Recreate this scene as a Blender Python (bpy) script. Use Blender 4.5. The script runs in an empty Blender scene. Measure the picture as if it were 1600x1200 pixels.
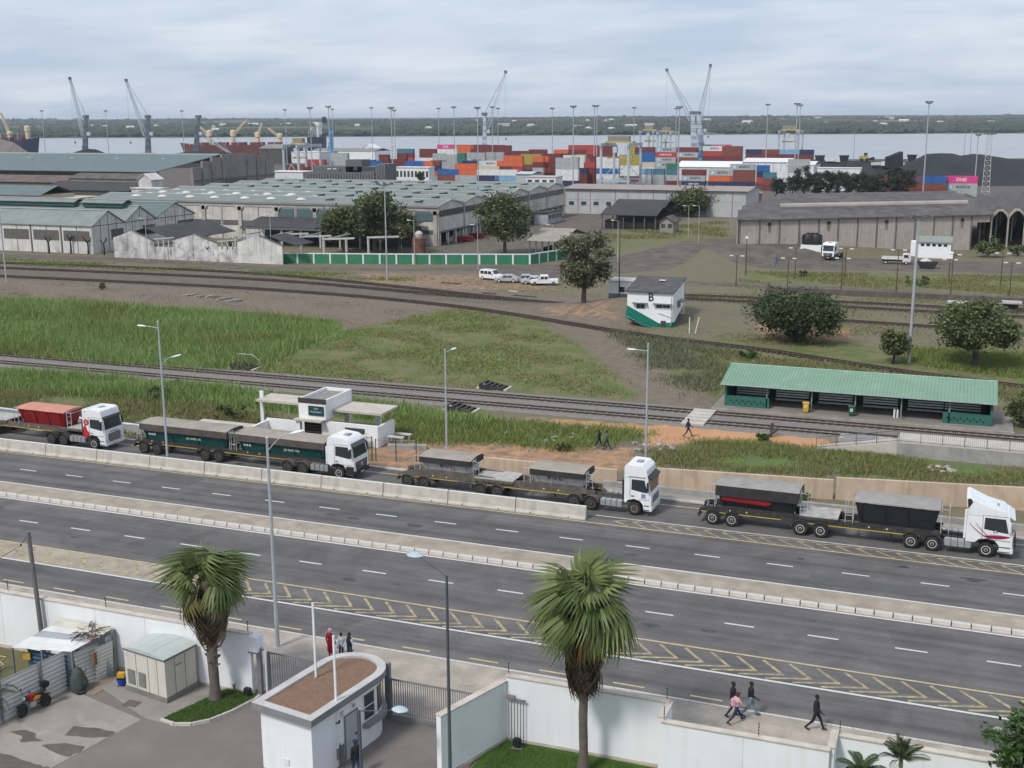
import bpy,bmesh,math,random
import numpy as np
from mathutils import Matrix,Vector
random.seed(7); rng = np.random.default_rng(7)
SC = bpy.context.scene; COL = SC.collection; PI = math.pi
# ------------------------------------------------------------ camera
# world axes follow the road: x along it (to the right), y across it (away from the camera), z up, metres
F,H,CX,CY,HY = 1850.0,29.0,800.0,600.0,184.0
ROLL,YAW,TH = math.radians(.3),math.radians(21.1),math.atan((CY-HY)/F)
RZ = Matrix.Rotation(YAW,3,'Z')
_X = RZ@Vector((1,0,0)); _U = RZ@Vector((0,math.sin(TH),math.cos(TH))); _F = RZ@Vector((0,math.cos(TH),-math.sin(TH)))
CR = _X*math.cos(ROLL)-_U*math.sin(ROLL); CU = _X*math.sin(ROLL)+_U*math.cos(ROLL)
cam = bpy.data.objects.new('camera',bpy.data.cameras.new('camera')); COL.objects.link(cam)
cam.data.sensor_width = 36; cam.data.lens = 36*F/1600; cam.data.clip_start = .5; cam.data.clip_end = 60000
m = Matrix.Identity(4)
for i in range(3):m[i][0] = CR[i]; m[i][1] = CU[i]; m[i][2] = -_F[i]
m[2][3] = H; cam.matrix_world = m; SC.camera = cam
def P(x,y,z=0.0):  # photo pixel -> point at height z
 d = _F+CR*((x-CX)/F)-CU*((y-CY)/F)
 t = (z-H)/d.z
 return Vector((d.x*t,d.y*t,z))
def PV(x,v,z=0.0):  # u of photo column x on the line y = v, height z
 lo,hi = -3000.0,2000.0
 for _ in range(50):
  q = (lo+hi)/2; r = Vector((q,v,z-H)); d = r.dot(_F)
  if d>0 and r.dot(CR)/d*F+CX<x:lo = q
  else:hi = q
 return lo
def ZAT(y,u,v):  # height whose picture row is y at (u, v)
 lo,hi = -5.0,120.0
 for _ in range(50):
  q = (lo+hi)/2; r = Vector((u,v,q-H))
  if CY-r.dot(CU)/r.dot(_F)*F>y:lo = q
  else:hi = q
 return lo
# ------------------------------------------------------------ sky, sun, exposure
SUN_EL,SUN_AZ = math.radians(50),math.radians(248)
W = bpy.data.worlds.new('World'); SC.world = W; W.use_nodes = True
nt = W.node_tree; N = nt.nodes; L = nt.links
for n in list(N):N.remove(n)
def nd(t,**k):
 n = N.new(t)
 for a,b in k.items():setattr(n,a,b)
 return n
out = nd('ShaderNodeOutputWorld'); bg = nd('ShaderNodeBackground'); L.new(bg.outputs[0],out.inputs[0])
sky = nd('ShaderNodeTexSky',sky_type='NISHITA',sun_disc=False); sky.sun_elevation = SUN_EL; sky.sun_rotation = PI/2-SUN_AZ
sky.air_density = 1.0; sky.dust_density = 2.5
tc = nd('ShaderNodeTexCoord'); sep = nd('ShaderNodeSeparateXYZ'); L.new(tc.outputs['Generated'],sep.inputs[0])
ad = nd('ShaderNodeMath',operation='ADD'); ad.inputs[1].default_value = .16; L.new(sep.outputs['Z'],ad.inputs[0])
mxz = nd('ShaderNodeMath',operation='MAXIMUM'); mxz.inputs[1].default_value = .05; L.new(ad.outputs[0],mxz.inputs[0])
dx = nd('ShaderNodeMath',operation='DIVIDE'); L.new(sep.outputs['X'],dx.inputs[0]); L.new(mxz.outputs[0],dx.inputs[1])
dy = nd('ShaderNodeMath',operation='DIVIDE'); L.new(sep.outputs['Y'],dy.inputs[0]); L.new(mxz.outputs[0],dy.inputs[1])
cmb = nd('ShaderNodeCombineXYZ'); L.new(dx.outputs[0],cmb.inputs[0]); L.new(dy.outputs[0],cmb.inputs[1])
mp = nd('ShaderNodeMapping'); mp.inputs['Rotation'].default_value = (0,0,-YAW); mp.inputs['Scale'].default_value = (.7,1.0,1); L.new(cmb.outputs[0],mp.inputs[0])
nz = nd('ShaderNodeTexNoise'); nz.inputs['Scale'].default_value = 1.7; nz.inputs['Detail'].default_value = 8; nz.inputs['Roughness'].default_value = .55; nz.inputs['Distortion'].default_value = .25
L.new(mp.outputs[0],nz.inputs['Vector'])
cr = nd('ShaderNodeValToRGB'); e = cr.color_ramp.elements
e[0].position = .36; e[0].color = (3.95,4.75,6.05,1); e[1].position = .66; e[1].color = (5.8,6.3,7.1,1)
L.new(nz.outputs['Fac'],cr.inputs[0])
mx = nd('ShaderNodeMix',data_type='RGBA'); mx.inputs[0].default_value = .84
L.new(sky.outputs[0],mx.inputs[6]); L.new(cr.outputs[0],mx.inputs[7]); L.new(mx.outputs[2],bg.inputs[0]); bg.inputs[1].default_value = .08
sl = bpy.data.lights.new('sun','SUN'); sl.energy = 1.5; sl.angle = math.radians(10); sl.color = (1,.965,.91)
so = bpy.data.objects.new('sun',sl); COL.objects.link(so)
so.rotation_euler = (Vector((0,0,0))-Vector((math.cos(SUN_AZ)*math.cos(SUN_EL),math.sin(SUN_AZ)*math.cos(SUN_EL),math.sin(SUN_EL)))).to_track_quat('-Z','Y').to_euler()
SC.view_settings.view_transform = 'Standard'; SC.view_settings.look = 'None'; SC.view_settings.exposure = .78; SC.view_settings.gamma = 1
SC.render.engine = 'CYCLES'; SC.cycles.use_denoising = True; SC.cycles.max_bounces = 5; SC.cycles.diffuse_bounces = 3; SC.cycles.glossy_bounces = 2
SC.cycles.transmission_bounces = 3; SC.cycles.transparent_max_bounces = 6; SC.cycles.use_adaptive_sampling = True; SC.cycles.adaptive_threshold = .02
SC.cycles.volume_bounces = 0; SC.cycles.caustics_reflective = False; SC.cycles.caustics_refractive = False
# ------------------------------------------------------------ materials
MATS = {}
def new_mat(name):
 mt = bpy.data.materials.new(name); mt.use_nodes = True; t = mt.node_tree
 return mt,t,t.nodes['Principled BSDF']
def C4(c):return(c[0],c[1],c[2],1)
def M(name,col=None,rough=.6,var=.18,scale=1.5,metal=0,dirt=None,dirt_amt=.0,streak=0,bump=0,bscale=20,spec=.4,fine=0,world=False,ribs=None,rust=None):
 """plain painted / mineral surface: colour + blotches + stains with their own shape + fine relief"""
 if name in MATS:return MATS[name]
 mt,t,b = new_mat(name); n = t.nodes; l = t.links
 tc = n.new('ShaderNodeTexCoord')
 if world:g = n.new('ShaderNodeNewGeometry'); src = g.outputs['Position']
 else:src = tc.outputs['Object']
 def noise(s,det=4,dist=0,mapscale=None,ro=.55):
  z = n.new('ShaderNodeTexNoise'); z.inputs['Scale'].default_value = s; z.inputs['Detail'].default_value = det; z.inputs['Distortion'].default_value = dist; z.inputs['Roughness'].default_value = ro
  if mapscale:
   mp = n.new('ShaderNodeMapping'); mp.inputs['Scale'].default_value = mapscale; l.new(src,mp.inputs[0]); l.new(mp.outputs[0],z.inputs['Vector'])
  else:l.new(src,z.inputs['Vector'])
  return z.outputs['Fac']
 def ramp(v,a,b_,ca=(0,0,0,1),cb=(1,1,1,1)):
  r = n.new('ShaderNodeValToRGB'); r.color_ramp.elements[0].position = a; r.color_ramp.elements[1].position = b_
  r.color_ramp.elements[0].color = ca; r.color_ramp.elements[1].color = cb; l.new(v,r.inputs[0]); return r.outputs[0]
 def mixc(f,a,b_,bt='MIX'):
  x = n.new('ShaderNodeMix'); x.data_type = 'RGBA'; x.blend_type = bt
  for s,v in((x.inputs[0],f),(x.inputs[6],a),(x.inputs[7],b_)):
   if hasattr(v,'links')or isinstance(v,bpy.types.NodeSocket):l.new(v,s)
   else:s.default_value = v
  return x.outputs[2]
 lo = tuple(max(0,c*(1-var))for c in col); hi = tuple(min(1,c*(1+var*.8))for c in col)
 c = ramp(noise(scale),.3,.7,C4(lo),C4(hi))
 if fine:c = mixc(fine,c,ramp(noise(scale*22,2),.3,.75,C4([q*.45 for q in col]),C4([min(1,q*1.5)for q in col])))
 if dirt is not None and dirt_amt:
  c = mixc(ramp(noise(scale*.8+.3,6,.6),.62-dirt_amt*.35,.78-dirt_amt*.2,(0,0,0,1),(dirt_amt,)*3+(1,)),c,C4(dirt))
 if streak:
  c = mixc(ramp(noise(1.0,5,.2,(2.2,2.2,.12)),.5,.72,(0,0,0,1),(streak,)*3+(1,)),c,C4(dirt or(.12,.11,.1)))
 if rust:c = mixc(ramp(noise(2.7,6,.8),.6,.68),c,C4(rust))
 l.new(c,b.inputs['Base Color'])
 rr = n.new('ShaderNodeMapRange'); rr.inputs['To Min'].default_value = max(.05,rough-.12); rr.inputs['To Max'].default_value = min(1,rough+.12)
 l.new(noise(scale*3+1,3),rr.inputs[0]); l.new(rr.outputs[0],b.inputs['Roughness'])
 b.inputs['Metallic'].default_value = metal; b.inputs['Specular IOR Level'].default_value = spec
 if bump:
  bp = n.new('ShaderNodeBump'); bp.inputs['Strength'].default_value = bump; bp.inputs['Distance'].default_value = .05
  l.new(noise(bscale,4),bp.inputs['Height']); l.new(bp.outputs[0],b.inputs['Normal'])
 MATS[name] = mt; return mt
def glass(name='dark glass',col=(.02,.025,.03),rough=.08):
 if name in MATS:return MATS[name]
 mt,t,b = new_mat(name); b.inputs['Base Color'].default_value = C4(col); b.inputs['Roughness'].default_value = rough; b.inputs['Specular IOR Level'].default_value = .6
 MATS[name] = mt; return mt
def corrugated(name,col,pitch=.25,axis='X',rough=.5,var=.15,dirt=(.2,.18,.15),amt=.25,strength=.5,metal=0.,streaky=True):
 """profiled sheet: wave relief across the sheet, stains along it"""
 if name in MATS:return MATS[name]
 mt = M(name,col,rough,var,.35,metal,dirt,amt); t = mt.node_tree; n = t.nodes; l = t.links; b = n['Principled BSDF']
 tc = n.new('ShaderNodeTexCoord'); w = n.new('ShaderNodeTexWave'); w.bands_direction = axis; w.wave_profile = 'SIN'
 w.inputs['Scale'].default_value = 2*PI/pitch/20.0; l.new(tc.outputs['Object'],w.inputs['Vector'])
 bp = n.new('ShaderNodeBump'); bp.inputs['Strength'].default_value = strength; bp.inputs['Distance'].default_value = .06; l.new(w.outputs['Fac'],bp.inputs['Height']); l.new(bp.outputs[0],b.inputs['Normal'])
 return mt
# ------------------------------------------------------------ mesh helpers
class MB:
 def __init__(s):s.v = []; s.f = []
 def add(s,vs,fs):
  o = len(s.v); s.v+=[tuple(q)for q in vs]; s.f+=[tuple(i+o for i in f)for f in fs]; return s
 def bx(s,x0,x1,y0,y1,z0,z1):
  return s.add([(x0,y0,z0),(x1,y0,z0),(x1,y1,z0),(x0,y1,z0),(x0,y0,z1),(x1,y0,z1),(x1,y1,z1),(x0,y1,z1)],[(3,2,1,0),(4,5,6,7),(0,1,5,4),(1,2,6,5),(2,3,7,6),(3,0,4,7)])
 def box(s,c,d,rz=0,ry=0):
  R = Matrix.Rotation(rz,3,'Z')@Matrix.Rotation(ry,3,'Y'); c = Vector(c)
  q = MB().bx(-d[0]/2,d[0]/2,-d[1]/2,d[1]/2,-d[2]/2,d[2]/2)
  return s.add([c+R@Vector(v)for v in q.v],q.f)
 def prism(s,poly,a,b,ax='y'):  # poly: 2-D outline; ax y: (x,z), x: (y,z), z: (x,y); extruded from a to b
  def pt(p,t):return(p[0],t,p[1])if ax=='y' else(t,p[0],p[1])if ax=='x' else(p[0],p[1],t)
  n = len(poly); ar = sum(poly[i][0]*poly[(i+1)%n][1]-poly[(i+1)%n][0]*poly[i][1]for i in range(n))
  if(ar>0)!=(ax in 'xz'):poly = poly[::-1]
  vs = [pt(p,a)for p in poly]+[pt(p,b)for p in poly]
  return s.add(vs,[tuple(range(n))[::-1],tuple(range(n,2*n))]+[(i,(i+1)%n,n+(i+1)%n,n+i)for i in range(n)])
 def bar(s,p,q,w,h=None):  # rectangular bar between two points
  p,q = Vector(p),Vector(q); d = (q-p); h = h or w
  if d.length<1e-6:return s
  d.normalize(); a = Vector((0,0,1))if abs(d.z)<.95 else Vector((1,0,0)); r = d.cross(a).normalized(); u = r.cross(d)
  vs = [e+r*(w/2*i)+u*(h/2*j)for e in(p,q)for i,j in((-1,-1),(1,-1),(1,1),(-1,1))]
  return s.add(vs,[(3,2,1,0),(4,5,6,7),(0,1,5,4),(1,2,6,5),(2,3,7,6),(3,0,4,7)])
 def tube(s,pts,rad,n=8,caps=True):
  pts = [Vector(p)for p in pts]; rad = rad if hasattr(rad,'__len__')else[rad]*len(pts); o = len(s.v); prev = None
  for i,p in enumerate(pts):
   d = (pts[min(i+1,len(pts)-1)]-pts[max(i-1,0)]).normalized()
   a = prev if prev is not None else(Vector((0,0,1))if abs(d.z)<.9 else Vector((1,0,0)))
   r = d.cross(a); r = r.normalized()if r.length>1e-6 else Vector((1,0,0)); u = r.cross(d); prev = u
   s.v+=[tuple(p+(r*math.cos(t)+u*math.sin(t))*rad[i])for t in(2*PI*k/n for k in range(n))]
  for i in range(len(pts)-1):
   for k in range(n):s.f.append((o+i*n+k,o+(i+1)*n+k,o+(i+1)*n+(k+1)%n,o+i*n+(k+1)%n))
  if caps:s.f.append(tuple(o+k for k in range(n))); s.f.append(tuple(o+(len(pts)-1)*n+k for k in range(n))[::-1])
  return s
 def lathe(s,prof,c=(0,0,0),n=20,axis='z'):  # prof: (r, h) pairs
  o = len(s.v); c = Vector(c)
  for r,h in prof:
   for k in range(n):
    a = 2*PI*k/n; q = (r*math.cos(a),r*math.sin(a),h)if axis=='z' else(r*math.cos(a),h,r*math.sin(a))if axis=='y' else(h,r*math.cos(a),r*math.sin(a))
    s.v.append(tuple(c+Vector(q)))
  for i in range(len(prof)-1):
   for k in range(n):s.f.append((o+i*n+k,o+i*n+(k+1)%n,o+(i+1)*n+(k+1)%n,o+(i+1)*n+k))
  s.f.append(tuple(o+k for k in range(n))[::-1]); s.f.append(tuple(o+(len(prof)-1)*n+k for k in range(n))); return s
 def mesh(s,name):
  me = bpy.data.meshes.new(name); me.from_pydata(s.v,[],s.f); me.validate(); return me
 def build(s,name,mat,parent=None,smooth=False,bevel=0):
  return mk(name,s.mesh(name),mat,parent,smooth,bevel)
def fix_normals(me):
 b = bmesh.new(); b.from_mesh(me); bmesh.ops.recalc_face_normals(b,faces=b.faces); b.to_mesh(me); b.free()
def mk(name,me,mat=None,parent=None,smooth=False,bevel=0):
 fix_normals(me)if len(me.polygons)<4000 else None
 if bevel:
  b = bmesh.new(); b.from_mesh(me)
  es = [e for e in b.edges if len(e.link_faces)==2 and e.calc_face_angle(0)>.5]
  try:bmesh.ops.bevel(b,geom=es,offset=bevel,segments=2,affect='EDGES',clamp_overlap=True)
  except Exception:pass
  b.to_mesh(me); b.free()
 if mat is not None and not me.materials:me.materials.append(mat)
 if smooth:
  me.polygons.foreach_set('use_smooth',[True]*len(me.polygons))
  try:me.set_sharp_from_angle(angle=.7)
  except Exception:pass
 o = bpy.data.objects.new(name,me); COL.objects.link(o)
 if parent:o.parent = parent
 return o
def np_mesh(name,verts,faces,mat,parent=None,smooth=False,uvcol=None):
 """big meshes straight from numpy arrays; faces (n,3) or (n,4)"""
 me = bpy.data.meshes.new(name); nv,nf,k = len(verts),len(faces),faces.shape[1]
 me.vertices.add(nv); me.vertices.foreach_set('co',np.asarray(verts,np.float32).ravel())
 me.loops.add(nf*k); me.loops.foreach_set('vertex_index',np.asarray(faces,np.int32).ravel())
 me.polygons.add(nf); me.polygons.foreach_set('loop_start',np.arange(0,nf*k,k,dtype=np.int32)); me.polygons.foreach_set('loop_total',np.full(nf,k,np.int32))
 if smooth:me.polygons.foreach_set('use_smooth',np.ones(nf,bool))
 me.update(calc_edges=True)
 if mat:me.materials.append(mat)
 o = bpy.data.objects.new(name,me); COL.objects.link(o)
 if parent:o.parent = parent
 return o
def tag(o,label,cat,group=None,kind=None):
 o['label'] = label
 if cat:o['category'] = cat
 if group:o['group'] = group
 if kind:o['kind'] = kind
 return o
def thing(name,label,cat,loc=(0,0,0),rz=0,group=None):
 o = bpy.data.objects.new(name,None); COL.objects.link(o); o.location = loc; o.rotation_euler = (0,0,rz); o.empty_display_size = .3
 return tag(o,label,cat,group)
def struct(o,label=None):
 o['kind'] = 'structure'
 if label:o['label'] = label
 return o
def kids(o):return[c for c in bpy.data.objects if c.parent==o]
def dup(root,loc=None,rz=None,label=None,parent=None):
 r = root.copy(); COL.objects.link(r)
 if parent is not None:r.parent = parent
 if loc is not None:r.location = loc
 if rz is not None:r.rotation_euler = (0,0,rz)
 if label:r['label'] = label
 for ch in list(root.children):dup(ch,parent=r)
 return r
def inst(name,me,parent=None,loc=(0,0,0),rot=(0,0,0),sc=None):
 o = bpy.data.objects.new(name,me); COL.objects.link(o); o.location = loc; o.rotation_euler = rot
 if sc:o.scale = sc if hasattr(sc,'__len__')else(sc,)*3
 if parent:o.parent = parent
 return o
def text(s,size,mat,parent,loc,rot=(PI/2,0,0),name='lettering',depth=.004,xs=1,bold=0):
 cu = bpy.data.curves.new('t','FONT'); cu.body = s; cu.size = size; cu.align_x = 'CENTER'; cu.align_y = 'CENTER'; cu.extrude = depth; cu.offset = bold; cu.resolution_u = 2
 t = bpy.data.objects.new('t',cu); COL.objects.link(t); bpy.context.view_layer.update()
 me = bpy.data.meshes.new_from_object(t.evaluated_get(bpy.context.evaluated_depsgraph_get())); bpy.data.objects.remove(t); bpy.data.curves.remove(cu)
 me.materials.clear(); me.materials.append(mat); o = bpy.data.objects.new(name,me); COL.objects.link(o); o.location = loc; o.rotation_euler = rot; o.scale = (xs,1,1)
 o.parent = parent; return o
def in_poly(px,py,poly):
 c = np.zeros(px.shape,bool); j = len(poly)-1
 for i in range(len(poly)):
  xi,yi = poly[i]; xj,yj = poly[j]
  c^=((yi>py)!=(yj>py))&(px<(xj-xi)*(py-yi)/((yj-yi)or 1e-9)+xi); j = i
 return c
def G(pts):return[tuple(P(*p)[:2])for p in pts]  # photo outline lying on flat ground
# ============================================================ GROUND
def zone_mat():
 mt,t,b = new_mat('ground cover'); n = t.nodes; l = t.links
 g = n.new('ShaderNodeNewGeometry'); at = n.new('ShaderNodeAttribute'); at.attribute_name = 'cover'
 sp = n.new('ShaderNodeSeparateColor'); l.new(at.outputs['Color'],sp.inputs[0])
 def noise(s,det=5,dist=0.):
  z = n.new('ShaderNodeTexNoise'); z.inputs['Scale'].default_value = s; z.inputs['Detail'].default_value = det; z.inputs['Distortion'].default_value = dist; l.new(g.outputs['Position'],z.inputs['Vector']); return z.outputs['Fac']
 def ramp(v,a,b_,ca=(0,0,0,1),cb=(1,1,1,1)):
  r = n.new('ShaderNodeValToRGB'); r.color_ramp.elements[0].position = a; r.color_ramp.elements[1].position = b_; r.color_ramp.elements[0].color = ca; r.color_ramp.elements[1].color = cb; l.new(v,r.inputs[0]); return r.outputs[0]
 def mix(f,a,c):
  x = n.new('ShaderNodeMix'); x.data_type = 'RGBA'
  for s,v in((x.inputs[0],f),(x.inputs[6],a),(x.inputs[7],c)):
   l.new(v,s)if isinstance(v,bpy.types.NodeSocket)else setattr(s,'default_value',v)
  return x.outputs[2]
 def cover(ch,nz,w=.9,soft=.12):  # ragged threshold of a cover channel
  a = n.new('ShaderNodeMath'); a.operation = 'MULTIPLY_ADD'; a.inputs[1].default_value = w; l.new(nz,a.inputs[0])
  s = n.new('ShaderNodeMath'); s.operation = 'SUBTRACT'; l.new(ch,s.inputs[0]); s.inputs[1].default_value = w/2; l.new(s.outputs[0],a.inputs[2])
  return ramp(a.outputs[0],.5-soft,.5+soft)
 n1,n2,n3,n4 = noise(.12,6,.4),noise(.9,6,.5),noise(6.,5),noise(.35,5,.3)
 soil = mix(ramp(n2,.3,.7),(.165,.132,.1,1),(.255,.208,.158,1))
 soil = mix(ramp(n3,.35,.75),soil,(.13,.105,.08,1))
 dry = mix(ramp(n3,.3,.7),(.12,.115,.05,1),(.22,.2,.11,1)); green = mix(ramp(n3,.3,.72),(.06,.09,.025,1),(.15,.19,.06,1))
 grass = mix(ramp(n4,.4,.62),dry,green)
 c = mix(cover(sp.outputs['Red'],n2,1.1,.2),soil,grass)
 lush = mix(ramp(n2,.3,.7),(.06,.105,.028,1),(.13,.2,.055,1)); c = mix(cover(sp.outputs['Green'],n2),c,lush)
 orange = mix(ramp(n4,.3,.7),(.46,.23,.11,1),(.56,.31,.16,1)); orange = mix(ramp(n3,.4,.8),orange,(.4,.25,.16,1)); c = mix(cover(sp.outputs['Blue'],n2,.95,.25),c,orange)
 dark = mix(ramp(n4,.35,.65),(.075,.065,.056,1),(.15,.13,.112,1)); dark = mix(ramp(n3,.4,.8),dark,(.17,.147,.125,1))
 c = mix(cover(at.outputs['Alpha'],n2,.6),c,dark); l.new(c,b.inputs['Base Color']); b.inputs['Roughness'].default_value = .95; b.inputs['Specular IOR Level'].default_value = .15
 bp = n.new('ShaderNodeBump'); bp.inputs['Strength'].default_value = .5; bp.inputs['Distance'].default_value = .25; l.new(n2,bp.inputs['Height']); l.new(bp.outputs[0],b.inputs['Normal'])
 return mt
ca,sa = math.cos(YAW),math.sin(YAW)
def AB(a,b):return(a*ca-b*sa,a*sa+b*ca)  # view-aligned metres -> world
QUAY = 985.0
al = np.concatenate([[-9000,-3000,-1500,-900,-600,-420,-320,-250,-200],np.arange(-165,166,.85),[200,250,320,420,600,900,1500,3000,9000]])
bl = np.concatenate([[-400,-150,-40,0,25,50,65,75],np.arange(82,330,.85),[340,352,366,382,400,420,445,480,520,570,630,700,780,870,QUAY,QUAY+.1]])
gA,gB = np.meshgrid(al,bl); gx,gy = gA*ca-gB*sa,gA*sa+gB*ca
nA,nB = len(al),len(bl)
cov = np.zeros(gx.shape+(4,)); cov[...,0] = .42
farm = gy>300; cov[farm,3] = .28; cov[farm,0] = .25
cov[gB>400] = (0,0,0,.75)
ZONES = [(0,.12,[(-40,425),(400,448),(720,480),(560,525),(420,500),(200,475),(-40,458)]),(0,.8,[(430,560),(540,515),(720,480),(830,498),(930,560),(1000,625),(800,612),(400,585)]),(0,.75,[(950,515),(1080,530),(1180,560),(1130,610),(1100,632),(1010,565)]),(0,.8,[(1100,530),(1250,560),(1700,625),(1700,560),(1430,545),(1250,530)]),(0,.05,[(820,478),(960,488),(980,510),(1010,560),(1120,632),(1120,655),(1060,642),(980,592),(910,530)]),(0,.05,[(1068,530),(1082,528),(1100,565),(1094,590),(1112,640),(1092,640),(1080,590),(1086,562)]),(0,.1,[(640,450),(960,470),(960,500),(800,490),(640,462)]),(0,.0,[(560,420),(760,428),(760,460),(560,445)]),(1,.95,[(-60,462),(120,462),(300,482),(430,492),(530,500),(535,515),(560,520),(600,508),(570,525),(450,552),(400,580),(330,584),(-60,552)]),(1,.95,[(-60,578),(200,592),(420,618),(640,640),(760,656),(760,668),(610,662),(400,640),(200,628),(-60,608)]),(0,.85,[(-60,600),(200,620),(420,645),(420,680),(-60,655)]),(1,.6,[(590,640),(760,655),(760,700),(640,700),(590,690)]),(1,.75,[(760,655),(990,668),(1010,680),(880,705),(760,690)]),(1,.6,[(1060,688),(1290,690),(1600,735),(1640,760),(1400,752),(1020,728)]),(1,.75,[(1420,540),(1640,552),(1640,600),(1440,572)]),(0,.0,[(600,700),(760,700),(1000,695),(1000,725),(760,740),(600,735)]),(2,.95,[(800,650),(900,657),(1010,664),(1110,660),(1300,676),(1300,703),(1180,693),(1090,688),(1010,700),(1000,676),(880,664)]),(2,.5,[(560,690),(760,690),(1000,700),(1000,735),(560,740)]),(2,.5,[(1180,500),(1330,512),(1340,535),(1180,528)]),(2,.36,[(560,425),(760,430),(900,455),(700,452),(560,440)]),(2,.36,[(830,480),(960,490),(970,505),(860,495)]),(3,.95,[(-80,394),(200,403),(420,416),(640,420),(880,412),(900,418),(880,430),(860,436),(760,423),(420,424),(200,410),(-80,399)]),(3,.95,[(870,414),(1000,400),(1120,376),(1160,380),(1300,402),(1640,412),(1640,428),(1440,424),(1200,420),(1100,402),(1040,422),(900,432)]),(3,.8,[(1060,438),(1200,442),(1640,466),(1640,473),(1200,450),(1060,445)]),(3,.52,[(-60,408),(400,428),(800,466),(900,476),(840,480),(400,456),(-60,434)]),(3,.5,[(1060,460),(1640,485),(1640,502),(1060,472)]),(3,.45,[(1060,484),(1640,518),(1640,530),(1060,494)]),(3,.45,[(700,476),(1000,518),(1200,545),(1640,604),(1640,612),(1200,553),(1000,527),(700,484)]),(3,.55,[(660,340),(960,330),(960,395),(830,400),(660,400)]),(0,.6,[(930,365),(1140,345),(1140,375),(1000,398),(930,395)]),(0,.75,[(1160,425),(1640,432),(1640,462),(1160,440)]),]
for ch,val,poly in ZONES:
 mk_ = in_poly(gx,gy,G(poly))
 if ch!=3 and val>0:cov[mk_,ch] = val
 elif ch==3:cov[mk_,3] = val; cov[mk_,1] = 0
 else:cov[mk_,ch] = val
 if ch in(0,2):cov[mk_,1] = 0 if val<.5 or ch==2 else cov[mk_,1]
fine_b = slice(8,8+len(np.arange(82,330,.85))); fine_a = slice(9,9+len(np.arange(-165,166,.85)))
sub = cov[fine_b,fine_a].copy()
for _ in range(2):
 sub[1:-1,1:-1] = (sub[1:-1,1:-1]*4+sub[:-2,1:-1]+sub[2:,1:-1]+sub[1:-1,:-2]+sub[1:-1,2:])/8
cov[fine_b,fine_a] = sub
gz = np.zeros(gx.shape); sm = rng.random((nB,nA))*.16-.08
inb = np.zeros(gx.shape,bool); inb[fine_b,fine_a] = True
gz[inb] = (sm*np.clip(cov[...,0]+cov[...,1],0,1))[inb]-.02
def dist_seg(x,y,p,q):
 d = np.array([q[0]-p[0],q[1]-p[1]]); t = np.clip(((x-p[0])*d[0]+(y-p[1])*d[1])/(d@d),0,1); return np.hypot(x-p[0]-t*d[0],y-p[1]-t*d[1])
# earth bank against the panelled warehouse
_p,_q = np.array(P(1156,344,7.6)[:2]),np.array(P(1548,335.5,7.6)[:2]); _d = (_q-_p)/np.linalg.norm(_q-_p); _s = (gx-_p[0])*_d[0]+(gy-_p[1])*_d[1]; _n = (gx-_p[0])*_d[1]-(gy-_p[1])*_d[0]
_h = np.interp(_s,[-30,-12,0,14,24,45],[0,2.0,2.7,2.3,1.6,0]); gz+=np.where((gy>200)&(gx>-90),_h*np.where(_n>0,np.clip(1-_n/np.interp(_s,[0,16,30],[11,7,4]),0,1),np.clip(1+_n/40,0,1)),0)*(gB<420)
# bank on which the signal box stands, and the slight bank between the yard tracks and the reed bed
gz+=2.4*np.exp(-((gx+46)**2/120+(gy-172)**2/40))
gz+=np.where(in_poly(gx,gy,G([(-80,455),(120,462),(430,492),(535,512),(400,580),(-80,552)])),-.5,0)
gz[gy<90] = -.06
gz[(gy>300)] = -.02
gz = np.where(gB>425,np.interp(gB,[425,530],[-.05,-5.52]),gz); gz[-1,:] = -9
vi = np.arange(nA*nB).reshape(nB,nA)
fc = np.stack([vi[:-1,:-1],vi[:-1,1:],vi[1:,1:],vi[1:,:-1]],-1).reshape(-1,4)
ground = struct(np_mesh('ground',np.stack([gx,gy,gz],-1).reshape(-1,3),fc,zone_mat(),smooth=True),'bare soil, dry grass and dark yards between the road and the harbour')
ca_ = ground.data.color_attributes.new('cover','FLOAT_COLOR','POINT'); ca_.data.foreach_set('color',cov.reshape(-1).astype(np.float32))
# ------------------------------------------------------------ water, far shore
wm,t,b = new_mat('harbour water'); b.inputs['Base Color'].default_value = (.2,.205,.21,1); b.inputs['Roughness'].default_value = .32; b.inputs['Specular IOR Level'].default_value = .5
zn = t.nodes.new('ShaderNodeTexNoise'); g_ = t.nodes.new('ShaderNodeNewGeometry'); mp_ = t.nodes.new('ShaderNodeMapping'); mp_.inputs['Rotation'].default_value = (0,0,-YAW); mp_.inputs['Scale'].default_value = (.02,.06,.05)
t.links.new(g_.outputs['Position'],mp_.inputs[0]); t.links.new(mp_.outputs[0],zn.inputs['Vector']); zn.inputs['Scale'].default_value = 1; zn.inputs['Detail'].default_value = 6
rp = t.nodes.new('ShaderNodeValToRGB'); rp.color_ramp.elements[0].color = (.28,.285,.297,1); rp.color_ramp.elements[1].color = (.38,.382,.388,1); rp.color_ramp.elements[0].position = .35; rp.color_ramp.elements[1].position = .65
t.links.new(zn.outputs['Fac'],rp.inputs[0]); t.links.new(rp.outputs[0],b.inputs['Base Color'])
bp = t.nodes.new('ShaderNodeBump'); bp.inputs['Strength'].default_value = .25; bp.inputs['Distance'].default_value = 1.0; t.links.new(zn.outputs['Fac'],bp.inputs['Height']); t.links.new(bp.outputs[0],b.inputs['Normal'])
wq = [AB(a,c)+(-7.0,)for a,c in((-12000,QUAY-5),(12000,QUAY-5),(12000,2900),(-12000,2900))]
struct(MB().add(wq,[(0,1,2,3)]).build('water',wm),'pale grey harbour water beyond the container yard')
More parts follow.
